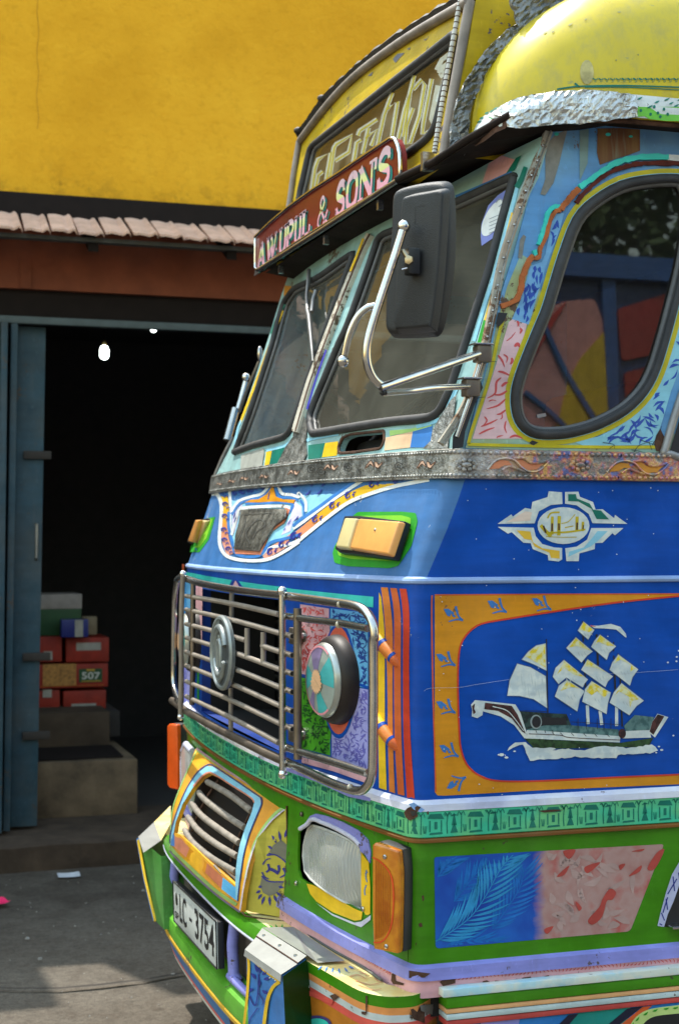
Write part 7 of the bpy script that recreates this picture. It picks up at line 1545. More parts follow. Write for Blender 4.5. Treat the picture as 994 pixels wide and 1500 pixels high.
# near wall and roof of the box
q1, q2 = boxp[0] + Vector((.012, -.012, 0)), boxp[1] + Vector((.012, -.012, .02))
mesh('box_side', [q1, q2, q2 + Vector((1.2, .05, .06)), q1 + Vector((1.2, .0, .0))], [(0, 1, 2, 3)], P_by, dbx); ft = boxp[2] + Vector((.012, .02, .01))
mesh('box_roof', [q2, ft, ft + Vector((1.2, 0, .06)), q2 + Vector((1.2, .05, .06))], [(0, 1, 2, 3)], M_tar, dbx); mesh('box_side', [ft, ft + Vector((1.2, 0, .06)), Vector((1.4, 1.9, 2.55)), Vector((.2, 1.9, 2.55))], [(0, 1, 2, 3)], P_by, dbx)
# ---- yellow dome over the near edge of the roof
DC = Vector((.816, .20, 2.572)); DR = (.600, .225, .425)
def domept(a, b):      # a: around in XZ from the front (0) to the top (pi/2) and back; b: 0 at the inner wall, pi/2 outermost
    ca, sa = math.cos(a), math.sin(a)
    e = .75
    return Vector((DC.x - DR[0] * (abs(ca) ** .92) * (1 if ca > 0 else -1) * math.sin(math.pi / 2 - b) ** .35 if False else DC.x - DR[0] * ca * math.cos(b) ** .55, DC.y - DR[1] * math.sin(b) * (1 if True else 1), DC.z + DR[2] * sa * math.cos(b) ** .55))
NA, NB_ = 28, 16; DV, DF = [], []
for i in range(NA + 1):
    a = math.pi / 2 * i / NA
    for j in range(NB_ + 1): DV.append(domept(a, math.pi / 2 * .995 * j / NB_))
base_n = len(DV)
for j in range(NB_ + 1):
    q = domept(math.pi / 2, math.pi / 2 * .995 * j / NB_); DV.append(q + Vector((1.6, 0, 0)))
kb = NB_ + 1
for i in range(NA + 1):
    for j in range(NB_): a = i * kb + j; DF.append((a, a + 1, a + 1 + kb, a + kb))
# squared-off lower flank: blend the outer bulge down to a straight skirt
def flank(q):
    t = max(0, min(1, (q.z - DC.z) / DR[2])); return q
def dome_mat():
    m, nt, n, l, p = new_mat('sunned_yellow_dome')
    a = noise(n, l, 3.2, 6, .6); b = noise(n, l, 16, 6, .7, stretch=(1, 1, .6))
    base = ramp(n, [(.3, C(196, 174, 12)), (.7, C(214, 192, 28))], a, l)
    base = mix(n, l, ramp(n, [(.50, gr(0)), (.72, gr(.6))], b, l), base, C(166, 154, 84))
    base = mix(n, l, ramp(n, [(.48, gr(0)), (.8, gr(.45))], noise(n, l, 34, 6, .75, stretch=(1, 1, .5)), l), base, C(150, 140, 70))
    base = mix(n, l, ramp(n, [(.64, gr(0)), (.69, gr(.7))], noise(n, l, 9, 7, .72, stretch=(1, 1, 2)), l), base, C(120, 130, 96))
    l.new(base, p.inputs['Base Color']); p.inputs['Roughness'].default_value = .33; l.new(ramp(n, [(.3, gr(.26)), (.8, gr(.5))], a, l), p.inputs['Roughness']); bump(n, l, noise(n, l, 4, 2), .12, .01, p)
    return m
dome = mesh('roof_dome', DV, DF, dome_mat(), lorry, smooth=True, sharp=R(60))
# ---- trim of the dome: painted skirt, crumpled foil
def jitter(o, amp, seed, axis=(0, -1, 0)):
    rr = random.Random(seed); a = Vector(axis)
    for v in o.data.vertices: v.co += a * rr.uniform(-amp, amp) + Vector((rr.uniform(-1, 1), 0, rr.uniform(-1, 1))) * amp * .4
KC = Q(640, 0, 4.995); KD = Q(640, 0, 2.808)
rp = crom([Vector(q) for q in ((.192, .19, 2.512), (.186, .13, 2.520), (.205, .075, 2.535), (.245, .030, 2.552), (.33, -.006, 2.566), (.46, -.024, 2.572), (.65, -.030, 2.573), (1.1, -.030, 2.574), (2.4, -.03, 2.575))], 6)
rt_ = crom([Vector(q) for q in ((.222, .19, 2.585), (.214, .13, 2.590), (.232, .080, 2.598), (.270, .036, 2.608), (.35, .000, 2.620), (.47, -.018, 2.627), (.65, -.024, 2.628), (1.1, -.024, 2.629), (2.4, -.024, 2.63))], 6)
rsk = [a.lerp(b, .5) + Vector((-.004, -.005, 0)) for a, b in zip(rp, rt_)]
V, Fc = loft([[tuple(q) for q in r_] for r_ in (rp, rsk, rt_)])
reg('dskirt', *loft([[tuple(q + (q - p_) * 2.0) for q, p_ in zip(rp, rsk)]] + [[tuple(q) for q in r_] for r_ in (rp, rsk, rt_)] + [[tuple(q + (q - p_) * 2.0) for q, p_ in zip(rt_, rsk)]]))
dsk = mesh('dome_skirt', V, Fc, paint_mat('skirt_white', C(206, 212, 210), .45, .3, .06, (.1, .07, .05)), lorry, smooth=True)
pmesh('green_fade', [KD((118, 548), (150, 540), (215, 480), (230, 490), (160, 580), (125, 605))], 'dskirt', P_grn2, dsk, .001); pmesh('green_fade', [KD((818, 440), (994, 440), (1100, 442), (1100, 500), (940, 498), (870, 490), (850, 478), (818, 482))], 'dskirt', paint_mat('fading_green', C(110, 196, 70), .42, .2, .03), dsk, .001)
stuff(pmesh('dark_flecks', [leaf(q, -.45, ln, 2.6, .05) for q, ln in zip(KD((140, 510), (165, 505), (195, 470), (175, 490), (230, 452), (820, 410), (860, 445), (890, 425), (930, 415), (950, 430), (970, 440), (985, 415), (215, 462)), (8, 8, 8, 7, 9, 9, 10, 9, 10, 8, 9, 8, 8))] + [ellipse(*q, 2.0, 2.4, 8) for q in KD((835, 455), (905, 465), (930, 450), (945, 470), (890, 440), (915, 480), (875, 470))], 'dskirt', P_dteal, dsk, .0016))
pmesh('rotten_edge', [KD((150, 590), (180, 540), (230, 490), (290, 482), (305, 500), (280, 530), (240, 548), (200, 580), (160, 602))], 'dskirt', M_rust, dsk, .0020)
def foil_mat(name, col, rough):
    m, nt, n, l, p = new_mat(name); l.new(ramp(n, [(.3, tuple(c * .6 for c in col)), (.7, col)], noise(n, l, 14, 4), l), p.inputs['Base Color']); p.inputs['Metallic'].default_value = .85; p.inputs['Roughness'].default_value = rough
    v = n.new('ShaderNodeTexVoronoi'); v.inputs['Scale'].default_value = 24; g = n.new('ShaderNodeNewGeometry'); l.new(g.outputs['Position'], v.inputs['Vector'])
    q = bump(n, l, v.outputs['Distance'], .30, .020, p); bump(n, l, noise(n, l, 22, 5, .6, stretch=(1.6, 1, .6)), .75, .018, p, q); return m
M_foil = foil_mat('crumpled_foil', (.62, .63, .61), .40); M_foild = foil_mat('grimy_foil', (.24, .24, .23), .45)
fo_ = pmesh('foil_wrap', [KD((225, 478), (270, 440), (330, 412), (400, 396), (480, 382), (560, 377), (640, 376), (720, 382), (812, 396), (816, 430), (820, 478), (790, 488), (740, 490), (690, 500), (640, 502), (580, 512), (500, 512), (430, 520), (340, 532), (290, 525), (285, 505), (305, 485), (270, 482))], 'dskirt', M_foil, dsk, .006, (), 5.0, .002, False); jitter(fo_, .0032, 4)
reg('foilpl', [(-1, .185, 2.2), (3, .185, 2.2), (3, .185, 3.4), (-1, .185, 3.4)], [(0, 1, 2, 3)])
fl_ = pmesh('foil_strip', [KC((85, 1100), (88, 1000), (105, 880), (150, 700), (210, 580), (270, 490), (330, 400), (395, 325), (455, 268), (520, 205), (575, 178), (585, 195), (565, 140), (562, 90), (540, 60), (530, 0), (520, -60), (1100, -60), (994, 20), (880, 65), (750, 125), (690, 170), (600, 235), (520, 310), (450, 392), (395, 470), (350, 550), (312, 630), (280, 705), (255, 785), (240, 850), (225, 950), (212, 1100), (150, 1118))], 'foilpl', M_foild, lorry, .004, (), 5.0, .006, False); jitter(fl_, .0045, 8)
# painted line and scribble on the dome
reg('dome', DV, DF)
KE = Q(795, 0, 4.995)
stuff(pmesh('green_scroll', [stroke(KE((100, 655), (200, 640), (300, 632), (600, 628), (994, 640)), 2.4, 2.0, n=4), stroke(KE((230, 612), (265, 640)), 3.4, 2), stroke(KE((300, 640), (600, 640), (994, 660)), 1.4, 1.4)] + [stroke(KE((360 + i * 42, 575), (385 + i * 42, 590), (375 + i * 42, 600), (395 + i * 42, 575)), 2.6 if i > 4 else 1.6, 1.4) for i in range(16)], 'dome', P_dteal, dome, .002))
pmesh('worn_patch', [ellipse(*KE((318, 530))[0], 10, 18, 14)], 'dome', flat('worn_brown', (.46, .40, .16), .6, 0, .4, .4, 40.0), dome, .0015)
stuff(pmesh('scuffs', [leaf(KE(q)[0], a_, ln, 2.5, .05) for q, a_, ln in (((0, 250), -.6, 7), ((60, 240), -.6, 6), ((180, 190), -.5, 8), ((300, 150), -.5, 5), ((540, 90), 0, 6), ((690, 395), 1.2, 3), ((530, 435), 1.2, 3))], 'dome', flat('dome_scuff', C(150, 146, 84), .6), dome, .0012))
tube('roof_lip', [(.30, .012, 2.560), (.5, -.012, 2.568), (1.0, -.018, 2.570), (2.4, -.018, 2.571)], .007, M_rust, lorry, 8)
mesh('cab_roof', [(.25, .05, 2.60), (2.4, .05, 2.60), (2.4, 2.15, 2.63), (.25, 2.15, 2.63)], [(0, 1, 2, 3)], M_tar, lorry)

# ================================================================== name board
reg('signf', [(.118, -1, 2), (.118, 3, 2), (.118, 3, 3), (.118, -1, 3)], [(0, 1, 2, 3)])
sg = K1((63, 692), (160, 600), (270, 508), (410, 408), (560, 312), (720, 203), (885, 92), (908, 100), (925, 140), (936, 190), (940, 300), (936, 335), (800, 425), (600, 545), (450, 640), (300, 735), (180, 820), (75, 893), (62, 880))
sgy = [PX(u, v, .118) for u, v in sg]
def bend(q): return Vector((q.x + .012 * max(0, .75 - q.y) ** 2, q.y, q.z))
ov_, tr_ = tri2d([(q.y, q.z) for q in sgy], (), .04)
vv = [bend(Vector((.118, a_, b_))) for a_, b_ in ov_]; v2, f2 = sheet(vv, [t if (vv[t[1]] - vv[t[0]]).cross(vv[t[2]] - vv[t[0]]).x < 0 else t[::-1] for t in tr_], [Vector((-1, 0, 0))] * len(vv), .016)
M_maroon = flat('maroon_board', (.20, .016, .012), .28, 0, .5, .35, 5.0)
sign = mesh('name_board', v2, f2, M_maroon, lorry, smooth=True, sharp=R(30))
tube('board_rim', [bend(q) + Vector((-.003, 0, 0)) for q in [PX(u, v, .118) for u, v in [tuple(z) for z in dens(sg, 9)]]], .0058, M_chrome, sign, 8, True)
lmat, nt, n, l, p = new_mat('cream_and_pink_letters'); g_ = n.new('ShaderNodeNewGeometry'); z_ = n.new('ShaderNodeSeparateXYZ'); l.new(g_.outputs['Position'], z_.inputs[0]); mr_ = n.new('ShaderNodeMapRange'); mr_.inputs[1].default_value = 2.53; mr_.inputs[2].default_value = 2.615
wv_ = n.new('ShaderNodeMath'); wv_.operation = 'MULTIPLY_ADD'; wv_.inputs[1].default_value = .03; l.new(noise(n, l, 3.2, 1), wv_.inputs[0]); l.new(z_.outputs[2], wv_.inputs[2]); l.new(wv_.outputs[0], mr_.inputs[0])
l.new(ramp(n, [(.0, C(236, 168, 190)), (.52, C(238, 184, 200)), (.56, C(222, 228, 150)), (.8, C(230, 234, 180)), (.86, C(236, 200, 214))], mr_.outputs[0], l), p.inputs['Base Color']); p.inputs['Roughness'].default_value = .35
FONT = {   # strokes: list of (points, width); unit box, y up
 'A': [([(0, 0), (.48, 1)], .14), ([(.5, 1), (.92, 0)], .24), ([(.2, .36), (.72, .36)], .12), ([(-.1, .03), (.16, .03)], .07), ([(.7, .03), (1.06, .03)], .07)],
 'W': [([(.06, 1), (.3, 0)], .22), ([(.3, 0), (.5, .8)], .11), ([(.46, 1), (.7, 0)], .22), ([(.7, 0), (.96, 1)], .11), ([(-.06, .97), (.22, .97)], .07), ([(.36, .97), (.58, .97)], .07), ([(.84, .97), (1.06, .97)], .07)],
 'U': [([(.16, 1), (.16, .3), (.3, .06), (.55, .04), (.76, .2), (.8, .4), (.8, 1)], .2), ([(-.02, .97), (.36, .97)], .08), ([(.62, .97), (.98, .97)], .08)],
 'P': [([(.2, 0), (.2, 1)], .24), ([(.2, .96), (.62, .94), (.84, .74), (.62, .5), (.24, .48)], .17), ([(0, .03), (.42, .03)], .08), ([(0, .97), (.3, .97)], .08)],
 'L': [([(.22, 0), (.22, 1)], .24), ([(.1, .08), (.92, .08)], .17), ([(.88, .04), (.94, .40)], .14), ([(.02, .97), (.44, .97)], .08)],
 '&': [([(.95, .46), (.78, .26), (.5, .03), (.2, .05), (.06, .24), (.18, .46), (.5, .64), (.62, .84), (.44, 1.0), (.26, .86), (.34, .62), (.62, .28), (.98, .02)], .10)],
 'S': [([(.84, .74), (.74, .94), (.46, 1.0), (.2, .86), (.2, .64), (.48, .52), (.78, .4), (.82, .16), (.56, .0), (.26, .04), (.1, .26)], .2), ([(.88, .7), (.86, 1)], .07), ([(.06, .3), (.06, 0)], .07)],
 'O': [([(.5, 1), (.2, .88), (.1, .5), (.2, .12), (.5, 0), (.8, .12), (.9, .5), (.8, .88), (.5, 1)], .2)],
 'N': [([(.14, 0), (.14, 1)], .13), ([(.1, 1), (.84, 0)], .22), ([(.86, 0), (.86, 1)], .13), ([(-.04, .03), (.32, .03)], .07), ([(.68, .97), (1.04, .97)], .07), ([(-.04, .97), (.2, .97)], .07)],
 "'": [([(.5, 1), (.4, .66)], .5)], '.': [([(.2, .08), (.6, .08)], .17)]}
let, shd = [], []
def slet(ch, xa, xb, ym, sc=1.0, yb=0.0):
    qa = PX(*K1((xa, ym))[0], .118).y; qb = PX(*K1((xb, ym))[0], .118).y
    wd = qa - qb; z0 = 2.517 + yb; hh = .086 * sc
    for pts, w_ in FONT[ch]:
        P2 = [(x * wd, y * hh) for x, y in pts]
        s_ = stroke(P2, w_ * min(wd, .075) * 1.45, None, 0, 4)
        let.append([(qa - x - y * .16, z0 + y) for x, y in s_]); shd.append([(qa - x - y * .16 - .0150, z0 + y - .0080) for x, y in s_])
for a_ in (('A', 78, 116, 770), ('.', 116, 132, 760, .6), ('W', 130, 185, 700), ('.', 184, 200, 700, .6, .025), ('U', 204, 250, 650), ('P', 246, 296, 620), ('U', 296, 340, 590), ('L', 340, 392, 560), ('&', 436, 500, 480), ('S', 545, 606, 410), ('O', 608, 682, 360), ('N', 684, 776, 300), ("'", 776, 796, 230), ('S', 796, 880, 240)): slet(*a_)
def signmesh(nm, polys, x_, mat):
    V, T_ = [], []
    for q in polys:
        try: ov2, t2 = tri2d(q, (), 0)
        except Exception: continue
        b = len(V); V += [bend(Vector((x_, a_, c_))) for a_, c_ in ov2]; T_ += [tuple(b + i for i in t) for t in t2]
    return stuff(mesh(nm, V, T_, mat, sign))
signmesh('letter_shadow', shd, .1165, paint_mat('letter_teal', C(24, 128, 124), .38, .1)); signmesh('letters', let, .1150, lmat)
for y_ in (.62, 1.1, 1.6): box('sign_bracket', (.125, y_ - .008, 2.47), (.14, y_ + .008, 2.50), M_steel, sign)
mesh('visor_tray', [(.122, .45, 2.497), (.122, 1.75, 2.497), (.30, 1.75, 2.47), (.30, .45, 2.47)], [(0, 1, 2, 3)], M_under, visor)
box('box_foot', (.13, .30, 2.50), (.16, .316, 2.545), M_steel, visor)

# ================================================================== door mirror on its tubular arm
def arm(nm, pts, r_, par, res=12): return tube(nm, crom([PY(u, v, y_) for u, v, y_ in pts], 5), r_, M_chrome2, par, res)
M_chrome2 = flat('worn_chrome', (.62, .61, .59), .20, 1.0, .5, .18, 16.0)
k2 = lambda x, y, d: (*K2((x, y))[0], d)
main = arm('mirror_arm', [k2(748, 85, -.225), k2(700, 240, -.225), k2(640, 420, -.225), k2(570, 630, -.225), k2(505, 840, -.225), k2(483, 960, -.224), k2(492, 1075, -.222), k2(535, 1170, -.216), k2(600, 1222, -.208), k2(655, 1213, -.200), (704, 517, -.012)], .0088, lorry)
ball('ball_end', PY(*K2((755, 58))[0], -.225), .0132, M_chrome2, main, 16)
arm('mirror_brace', [k2(612, 1276, -.208), k2(800, 1262, -.13), (640, 568, -.09), (688, 566, -.015)], .0070, main); e0 = PY(*K2((612, 1276))[0], -.208); ball('brace_mouth', e0 + Vector((-.004, -.002, 0)), .0062, P_black, main, 10)
arm('grab_bar', [k2(548, 640, -.215), k2(480, 660, -.21), k2(410, 730, -.20), k2(355, 850, -.19), k2(322, 1000, -.18)], .0075, main); ball('ball_end', PY(*K2((310, 1045))[0], -.18), .0125, M_chrome2, main, 16)
mpl = PY(612, 385, -.205); mn = Vector((-.80, -.60, .02)).normalized()
def onm(q, d): dr = ray(*q); pl_ = mpl + mn * d; return CAM_POS + dr * ((pl_ - CAM_POS).dot(mn) / dr.dot(mn))
mo = [tuple(q) for q in crom(K4((185, 368), (330, 335), (465, 322), (518, 345), (538, 410), (550, 600), (545, 900), (510, 1180), (465, 1400), (430, 1462), (380, 1480), (130, 1488), (72, 1460), (58, 1390), (62, 1250), (78, 1000), (105, 700), (112, 480), (130, 405)), 3, True)]
mi = [tuple(q) for q in crom(K4((175, 440), (300, 415), (425, 402), (432, 500), (418, 760), (392, 1080), (352, 1360), (320, 1385), (110, 1402), (88, 1385), (85, 1280), (100, 1000), (122, 700), (140, 480)), 4, True)]
mo_back = [onm(q, -.045) for q in mo]; mo_f = [onm(q, -.008) for q in mo]
cmo = sum(mo_f, Vector()) / len(mo_f)
mb_ = [onm(q, -.038) for q in mo]; cmb = sum(mb_, Vector()) / len(mb_)
mir = hexa('mirror_housing', mb_, [cmb + (q - cmb) * .93 + mn * .030 for q in mb_], M_plastic, lorry, .010, 3)
ci = [onm(q, .016) for q in mi]; cci = sum(ci, Vector()) / len(ci)
hexa('housing_crown', [cci + (q - cci) * 1.08 - mn * .026 for q in ci], ci, M_plastic, mir, .005, 3)
reg('crown', [q + mn * .0006 + (q - cci) * .02 for q in ci], [tuple(range(len(ci)))])
pmesh('mould_mark', [stroke(K4((235, 640), (238, 515), (308, 502)), .9, .9, n=1), stroke(K4((190, 1275), (240, 1275)), 1.6, 1.6)], 'crown', flat('mould_shadow', (.012, .012, .013), .6), mir, .0003)
gb = [q - mn * .003 for q in [cmb + (q - cmb) * .92 for q in mb_]]
mesh('mirror_glass', gb, [tuple(range(len(gb)))], flat('mirror_silver', (.9, .9, .9), .03, 1.0), mir)
cl = onm(K4((215, 905))[0], .030); box('clamp', (cl.x - .012, cl.y - .012, cl.z - .030), (cl.x + .014, cl.y + .016, cl.z + .024), flat('clamp_black', (.010, .010, .010), .4), mir, bevel=.004)
tube('clamp_bolt', [PY(*K4((150, 835))[0], -.225), cl + Vector((-.01, -.012, -.002)), cl + Vector((-.006, -.016, -.004))], .0055, flat('brassy_bolt', (.40, .33, .22), .35, .9), mir, 10); lathe('clamp_nut', [(.0095, 0), (.0095, .006), (.006, .007)], cl + Vector((-.010, -.014, -.003)), (-.7, -.7, 0), MATS['brassy_bolt'], mir, 6); tube('split_pin', [cl + Vector((-.016, -.016, -.02)), cl + Vector((-.028, -.016, -.024))], .002, M_chrome2, mir, 6)
# bracket on the corner post
for (u, v, s) in ((707, 518, 1), (690, 568, 1)):
    c = PY(u, v, -.012); box('bracket_strap', (c.x - .018, c.y - .014, c.z - .020), (c.x + .016, c.y + .02, c.z + .018), M_bronze, main, bevel=.004); box('bracket_plate', (c.x - .026, c.y - .018, c.z + .018), (c.x + .018, c.y + .02, c.z + .022), M_steel, main, bevel=.001)
tube('bracket_post', [PY(704, 530, -.006), PY(686, 590, -.006), PY(668, 640, -.002)], .006, M_steel, main, 8)
# far mirror arm, seen past the windscreen edge
l4 = lambda x, y, d: PY(*L4((x, y))[0], d)
fa = tube('mirror_arm', [l4(264, 790, 2.32), l4(240, 880, 2.32), l4(215, 970, 2.31)], .0115, M_chrome2, lorry, 10); ball('ball_end', l4(265, 762, 2.32), .0165, M_chrome2, fa, 12); tube('arm_sleeve', [l4(200, 965, 2.31), l4(172, 1070, 2.30), l4(145, 1170, 2.29)], .0165, M_steel, fa, 12); tube('arm_stay', [l4(225, 985, 2.3), l4(265, 860, 2.25), l4(350, 660, 2.22)], .006, M_bronze, fa, 8); tube('arm_stay', [l4(180, 1150, 2.28), l4(110, 1290, 2.26), l4(65, 1398, 2.25)], .007, M_bronze, fa, 8); ball('stay_clip', l4(355, 610, 2.24), .016, M_steel, fa, 8, (.7, .7, 1.8))
# wipers
reg('wiper', [Vector(q) + Vector((-.022, 0, .004)) for r_ in _u for q in r_], loft(_u)[1])
wp = lambda *p_: [hit(u, v, 'wiper')[0] for u, v in L4(*p_)]
wa = tube('wiper_arm', wp((672, 70), (668, 150), (657, 230), (664, 330)), [.007, .007, .005, .008], flat('wiper_grey', (.20, .20, .20), .45, .5), lorry, 8); tube('wiper_blade', wp((662, 330), (672, 370), (680, 450), (690, 560), (697, 660)), [.009, .008, .0075, .006, .003], flat('wiper_blade_grey', (.11, .115, .115), .45, .2), wa, 8); tube('wiper_link', wp((690, 340), (700, 260), (718, 200)), .007, MATS['wiper_grey'], wa, 8)
# licence sticker inside the near pane
pmesh('licence_sticker', [K4((760, 500), (830, 425), (890, 385), (922, 400), (915, 470), (870, 600), (820, 720), (712, 795), (705, 720), (712, 630))], 'upper', flat('sticker_blue', C(120, 130, 200), .5), gp, -.0045); pmesh('sticker_disc', [ellipse(*K4((800, 590))[0], 12, 30, 20, .5)], 'upper', flat('sticker_white', (.75, .77, .78), .5), gp, -.0038); stuff(pmesh('sticker_print', [stroke(K4((770, 600 + i * 26), (840, 570 + i * 26)), .9) for i in range(5)] + [stroke(K4((820, 480), (850, 450), (870, 480), (840, 510)), 1.4)], 'upper', flat('sticker_grey', (.3, .33, .4), .5), gp, -.0030))
# ================================================================== cab interior
M_trim = flat('brown_cab_lining', (.17, .125, .09), .85); M_seat = flat('worn_seat_vinyl', (.20, .10, .07), .5); M_dash = flat('grey_green_dash', (.17, .175, .15), .6)
box('dashboard', (.12, .08, 1.62), (.36, 2.12, 1.83), M_dash, lorry, bevel=.03, seg=3)
for y_ in (.55, 1.55):
    st = box('seat', (.72, y_ - .32, 1.25), (1.25, y_ + .32, 1.47), M_seat, lorry, bevel=.05, seg=3); box('seat_back', (1.18, y_ - .31, 1.45), (1.32, y_ + .31, 2.12), M_seat, st, bevel=.05, seg=3)
wc = Vector((.50, 1.55, 1.93)); wax = Vector((-.72, 0, .69)).normalized(); wa_ = Vector((0, 1, 0)); wb_ = wax.cross(wa_)
sw = tube('steering_wheel', [wc + (wa_ * math.cos(t) + wb_ * math.sin(t)) * .24 for t in [2 * math.pi * i / 32 for i in range(32)]], .013, P_black, lorry, 8, True)
for t in (.4, 2.74, 4.71): tube('spoke', [wc, wc + (wa_ * math.cos(t) + wb_ * math.sin(t)) * .235], .008, P_black, sw, 6)
tube('column', [wc, wc - wax * .4], .022, P_black, sw, 8)
box('cab_back_wall', (1.42, .06, 1.0), (1.46, 2.14, 2.56), M_trim, lorry); box('cab_floor', (.2, .04, 1.05), (1.46, 2.16, 1.08), M_trim, lorry); box('headlining', (.34, .06, 2.52), (1.46, 2.14, 2.54), M_trim, lorry)
so2 = [Vector((.05, 2.2, 1.80)), Vector((1.5, 2.2, 1.80)), Vector((1.5, 2.15, 2.57)), Vector((.36, 2.15, 2.57))]
hole2 = [(.35, 1.88), (1.2, 1.88), (1.2, 2.42), (.5, 2.42)]
o2, t2 = tri2d([(q.x, q.z) for q in so2], [hole2], 0); mesh('far_side_panel', [(a_, 2.2 - Yin(b_), b_) for a_, b_ in o2], t2, P_sb, lorry)
tube('grab_rail', [(.30, .9, 2.48), (.28, .9, 2.40), (.28, 1.3, 2.40), (.30, 1.3, 2.48)], .008, M_steel, lorry, 8)
# road wheels (front pair) and chassis, so that the lorry stands on the ground
M_tyre = flat('dusty_tyre', (.035, .033, .031), .85, 0, .3, .3, 20.0, .4, 60.0)
for y_, sg_ in ((.16, -1), (2.04, 1)):
    wl_ = lathe('wheel', [(.24, -.10), (.40, -.105), (.44, -.09), (.45, -.05), (.45, .05), (.44, .09), (.40, .105), (.24, .10)], (1.12, y_, .45), (0, sg_, 0), M_tyre, lorry, 40); lathe('rim', [(.235, .06), (.23, .09), (.15, .05), (.08, .06), (.06, .10), (.02, .105)], (1.12, y_, .45), (0, sg_, 0), M_bronze, wl_, 24)
box('chassis', (.05, .75, .42), (2.4, 1.45, .62), M_rad, lorry)
# ================================================================== across the street (seen in the side glass and lighting the shade)
house = thing('added_bounce_building', 'pale cream building added behind the camera to bounce light across the street', 'building', (2, -13, 0))  # pale building added out of view to bounce warm light into the shade
def hp_(o): o.parent = house; o.matrix_parent_inverse = Matrix.Translation((-2, 13, 0)); return o
M_cream = flat('pale_cream_plaster', (.66, .60, .48), .85, 0, .3, .15, 2.0, .3, 20.0)
hp_(box('wall', (-14, -13.4, 0), (16, -13, 6.2), M_cream)); hp_(box('parapet', (-14.1, -13.45, 6.2), (16.1, -12.85, 6.5), M_cream)); hp_(box('awning', (-14, -12.98, 2.9), (16, -12.0, 3.0), flat('sheet_awning', (.38, .36, .33), .6)))
for i in range(7): hp_(box('shutter', (-13 + i * 4.1, -12.995, .1), (-10.2 + i * 4.1, -12.96, 2.7), flat('grey_shutter', (.24, .26, .28), .6))); hp_(box('window', (-12.6 + i * 4.1, -12.995, 3.9), (-10.8 + i * 4.1, -12.97, 5.2), flat('dark_window', (.05, .06, .07), .2)))
# painted lorry tray whose side shows in the window glass
wn_ = Vector((0, -1, .055 / .77)).normalized()
def mirrored(u, v, yp):
    p_, _ = hit(u, v, 'sideup'); d = ray(u, v).normalized(); r_ = d - wn_ * 2 * d.dot(wn_); return p_ + r_ * ((yp - p_.y) / r_.y)
YT = -5.6
tray = thing('parked_lorry', 'blue lorry with pink, yellow and red panels parked across the street', 'lorry', (4, YT, 0))
def tp_(o): o.parent = tray; o.matrix_parent_inverse = Matrix.Translation((-4, -YT, 0)); return o
reg('traypl', [(-20, YT, -5), (30, YT, -5), (30, YT, 12), (-20, YT, 12)], [(0, 1, 2, 3)])
tl_ = [mirrored(u, v, YT) for u, v in ((770, 405), (1040, 330), (1040, 690), (770, 690))]
xs_ = [q.x for q in tl_]; zt_ = mirrored(880, 375, YT).z; zb_ = .75
T_blue = flat('tray_blue', (.035, .11, .32), .4); T_dk = flat('tray_dark_blue', (.02, .05, .16), .4)
x0_, x1_ = min(xs_) - 1.2, max(xs_) + 2.5
tp_(box('tray_body', (x0_, YT - 2.2, zb_), (x1_, YT - .02, zt_ - .12), T_dk)); 
def tpoly(nm, pts, mat, o=.0, th=.03):
    P3 = [mirrored(u, v, YT) for u, v in pts]
    return tp_(hexa(nm, [q + Vector((0, o - .03, 0)) for q in P3], [q + Vector((0, o + th - .03, 0)) for q in P3], mat))
tp_(box('top_rail', (x0_, YT - .06, zt_ - .16), (x1_, YT + .05, zt_), T_blue))
tpoly('pink_panel', roundpoly([(798, 452), (830, 440), (872, 437), (884, 470), (893, 560), (904, 660), (740, 660), (748, 600)], 8), flat('tray_pink', (.60, .28, .26), .4)); tpoly('red_edge', [(800, 470), (830, 441), (760, 560), (770, 520)], flat('tray_red', (.55, .05, .03), .4), .012)
tpoly('yellow_panel', [(884, 487), (850, 525), (832, 560), (812, 640), (900, 660), (898, 560)], flat('tray_yellow', (.60, .42, .02), .4), .014)
tpoly('red_panel', roundpoly([(905, 452), (990, 425), (1040, 420), (1040, 500), (912, 528), (908, 490)], 8), flat('tray_maroon', (.34, .035, .03), .4)); tpoly('red_panel', roundpoly([(915, 545), (1040, 515), (1040, 660), (925, 660)], 8), MATS['tray_maroon'])
tpoly('stay', stroke([(795, 475), (830, 550), (885, 640)], 6, 7), T_blue, .03); tpoly('stay', stroke([(768, 575), (800, 600), (826, 625)], 6, 6), T_blue, .03); tpoly('post', [(880, 400), (900, 400), (908, 660), (893, 660)], T_blue, .02)
for x_ in (x0_ + .9, x1_ - .9):
    for y_ in (YT - .25, YT - 2.0): lw = lathe('wheel', [(.2, -.11), (.44, -.11), (.47, -.06), (.47, .06), (.44, .11), (.2, .11)], (x_, y_, .47), (0, 1, 0), M_tyre, None, 28); tp_(lw)
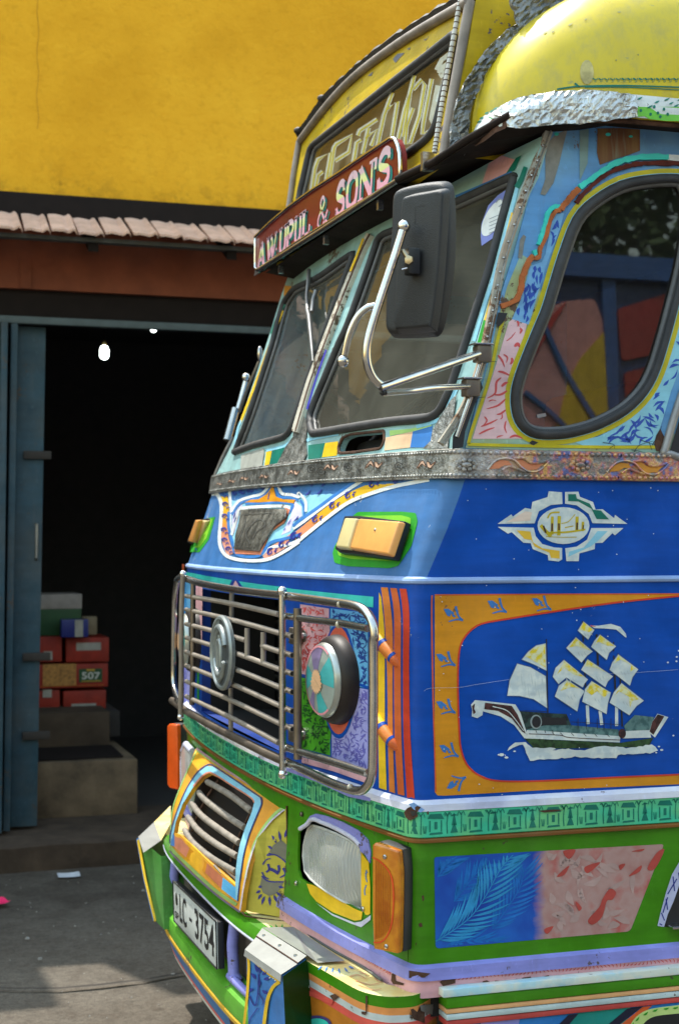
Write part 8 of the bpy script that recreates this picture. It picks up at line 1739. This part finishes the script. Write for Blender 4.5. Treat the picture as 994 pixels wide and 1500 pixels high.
tp_(box('cab', (x0_ - 1.7, YT - 2.15, .7), (x0_ - .1, YT - .05, 2.3), T_blue, bevel=.12, seg=3)); tp_(box('chassis', (x0_ - 1.6, YT - 1.6, .5), (x1_, YT - .6, .75), M_rad))
# trees behind that lorry
def tree(name, x, y, h_, rad_, seed, label):
    rr = random.Random(seed); t = thing(name, label, 'tree', (x, y, 0), 'street trees across the road')
    tube('trunk', [(0, 0, 0), (.08, 0, h_ * .3), (-.05, .1, h_ * .55), (.1, .05, h_ * .85)], [.22, .17, .13, .05], flat('grey_bark', (.11, .085, .065), .9, 0, .3, .3, 8, .6, 20), t, 10)
    for k_ in range(7):
        a_ = k_ * .9 + rr.uniform(0, .4); z0 = h_ * rr.uniform(.42, .7); tube('limb', [(0, 0, z0), (rad_ * .4 * math.cos(a_), rad_ * .4 * math.sin(a_), z0 + rad_ * .3), (rad_ * .8 * math.cos(a_), rad_ * .8 * math.sin(a_), z0 + rad_ * .5)], [.08, .05, .02], MATS['grey_bark'], t, 6)
    V, Fc = [], []
    cl_ = [(rr.gauss(0, .45) * rad_, rr.gauss(0, .45) * rad_, h_ * .75 + rr.gauss(0, .33) * rad_) for _ in range(64)]
    for c in cl_:
        for _ in range(62):
            p_ = Vector(c) + Vector((rr.gauss(0, 1), rr.gauss(0, 1), rr.gauss(0, .8))) * rad_ * .13; s_ = rr.uniform(.07, .14); a = Vector((rr.gauss(0, 1), rr.gauss(0, 1), rr.gauss(0, 1))).normalized(); b = a.orthogonal().normalized(); q = len(V)
            V += [p_ - a * s_, p_ + b * s_ * .5, p_ + a * s_, p_ - b * s_ * .5]; Fc.append((q, q + 1, q + 2, q + 3))
    mesh('crown', V, Fc, flat('leaf_green', (.06, .10, .03), .6, 0, .4, .4, 3.0), t)
tree('street_tree', 4.0, -10.2, 8.0, 2.8, 1, 'leafy tree standing just behind the cab end of the parked blue lorry'); tree('street_tree', 7.6, -10.8, 8.6, 3.0, 2, 'leafy tree standing behind the tail of the parked blue lorry'); tree('street_tree', 11.2, -10.4, 8.0, 2.8, 3, 'leafy tree standing beyond the tail of the parked blue lorry')
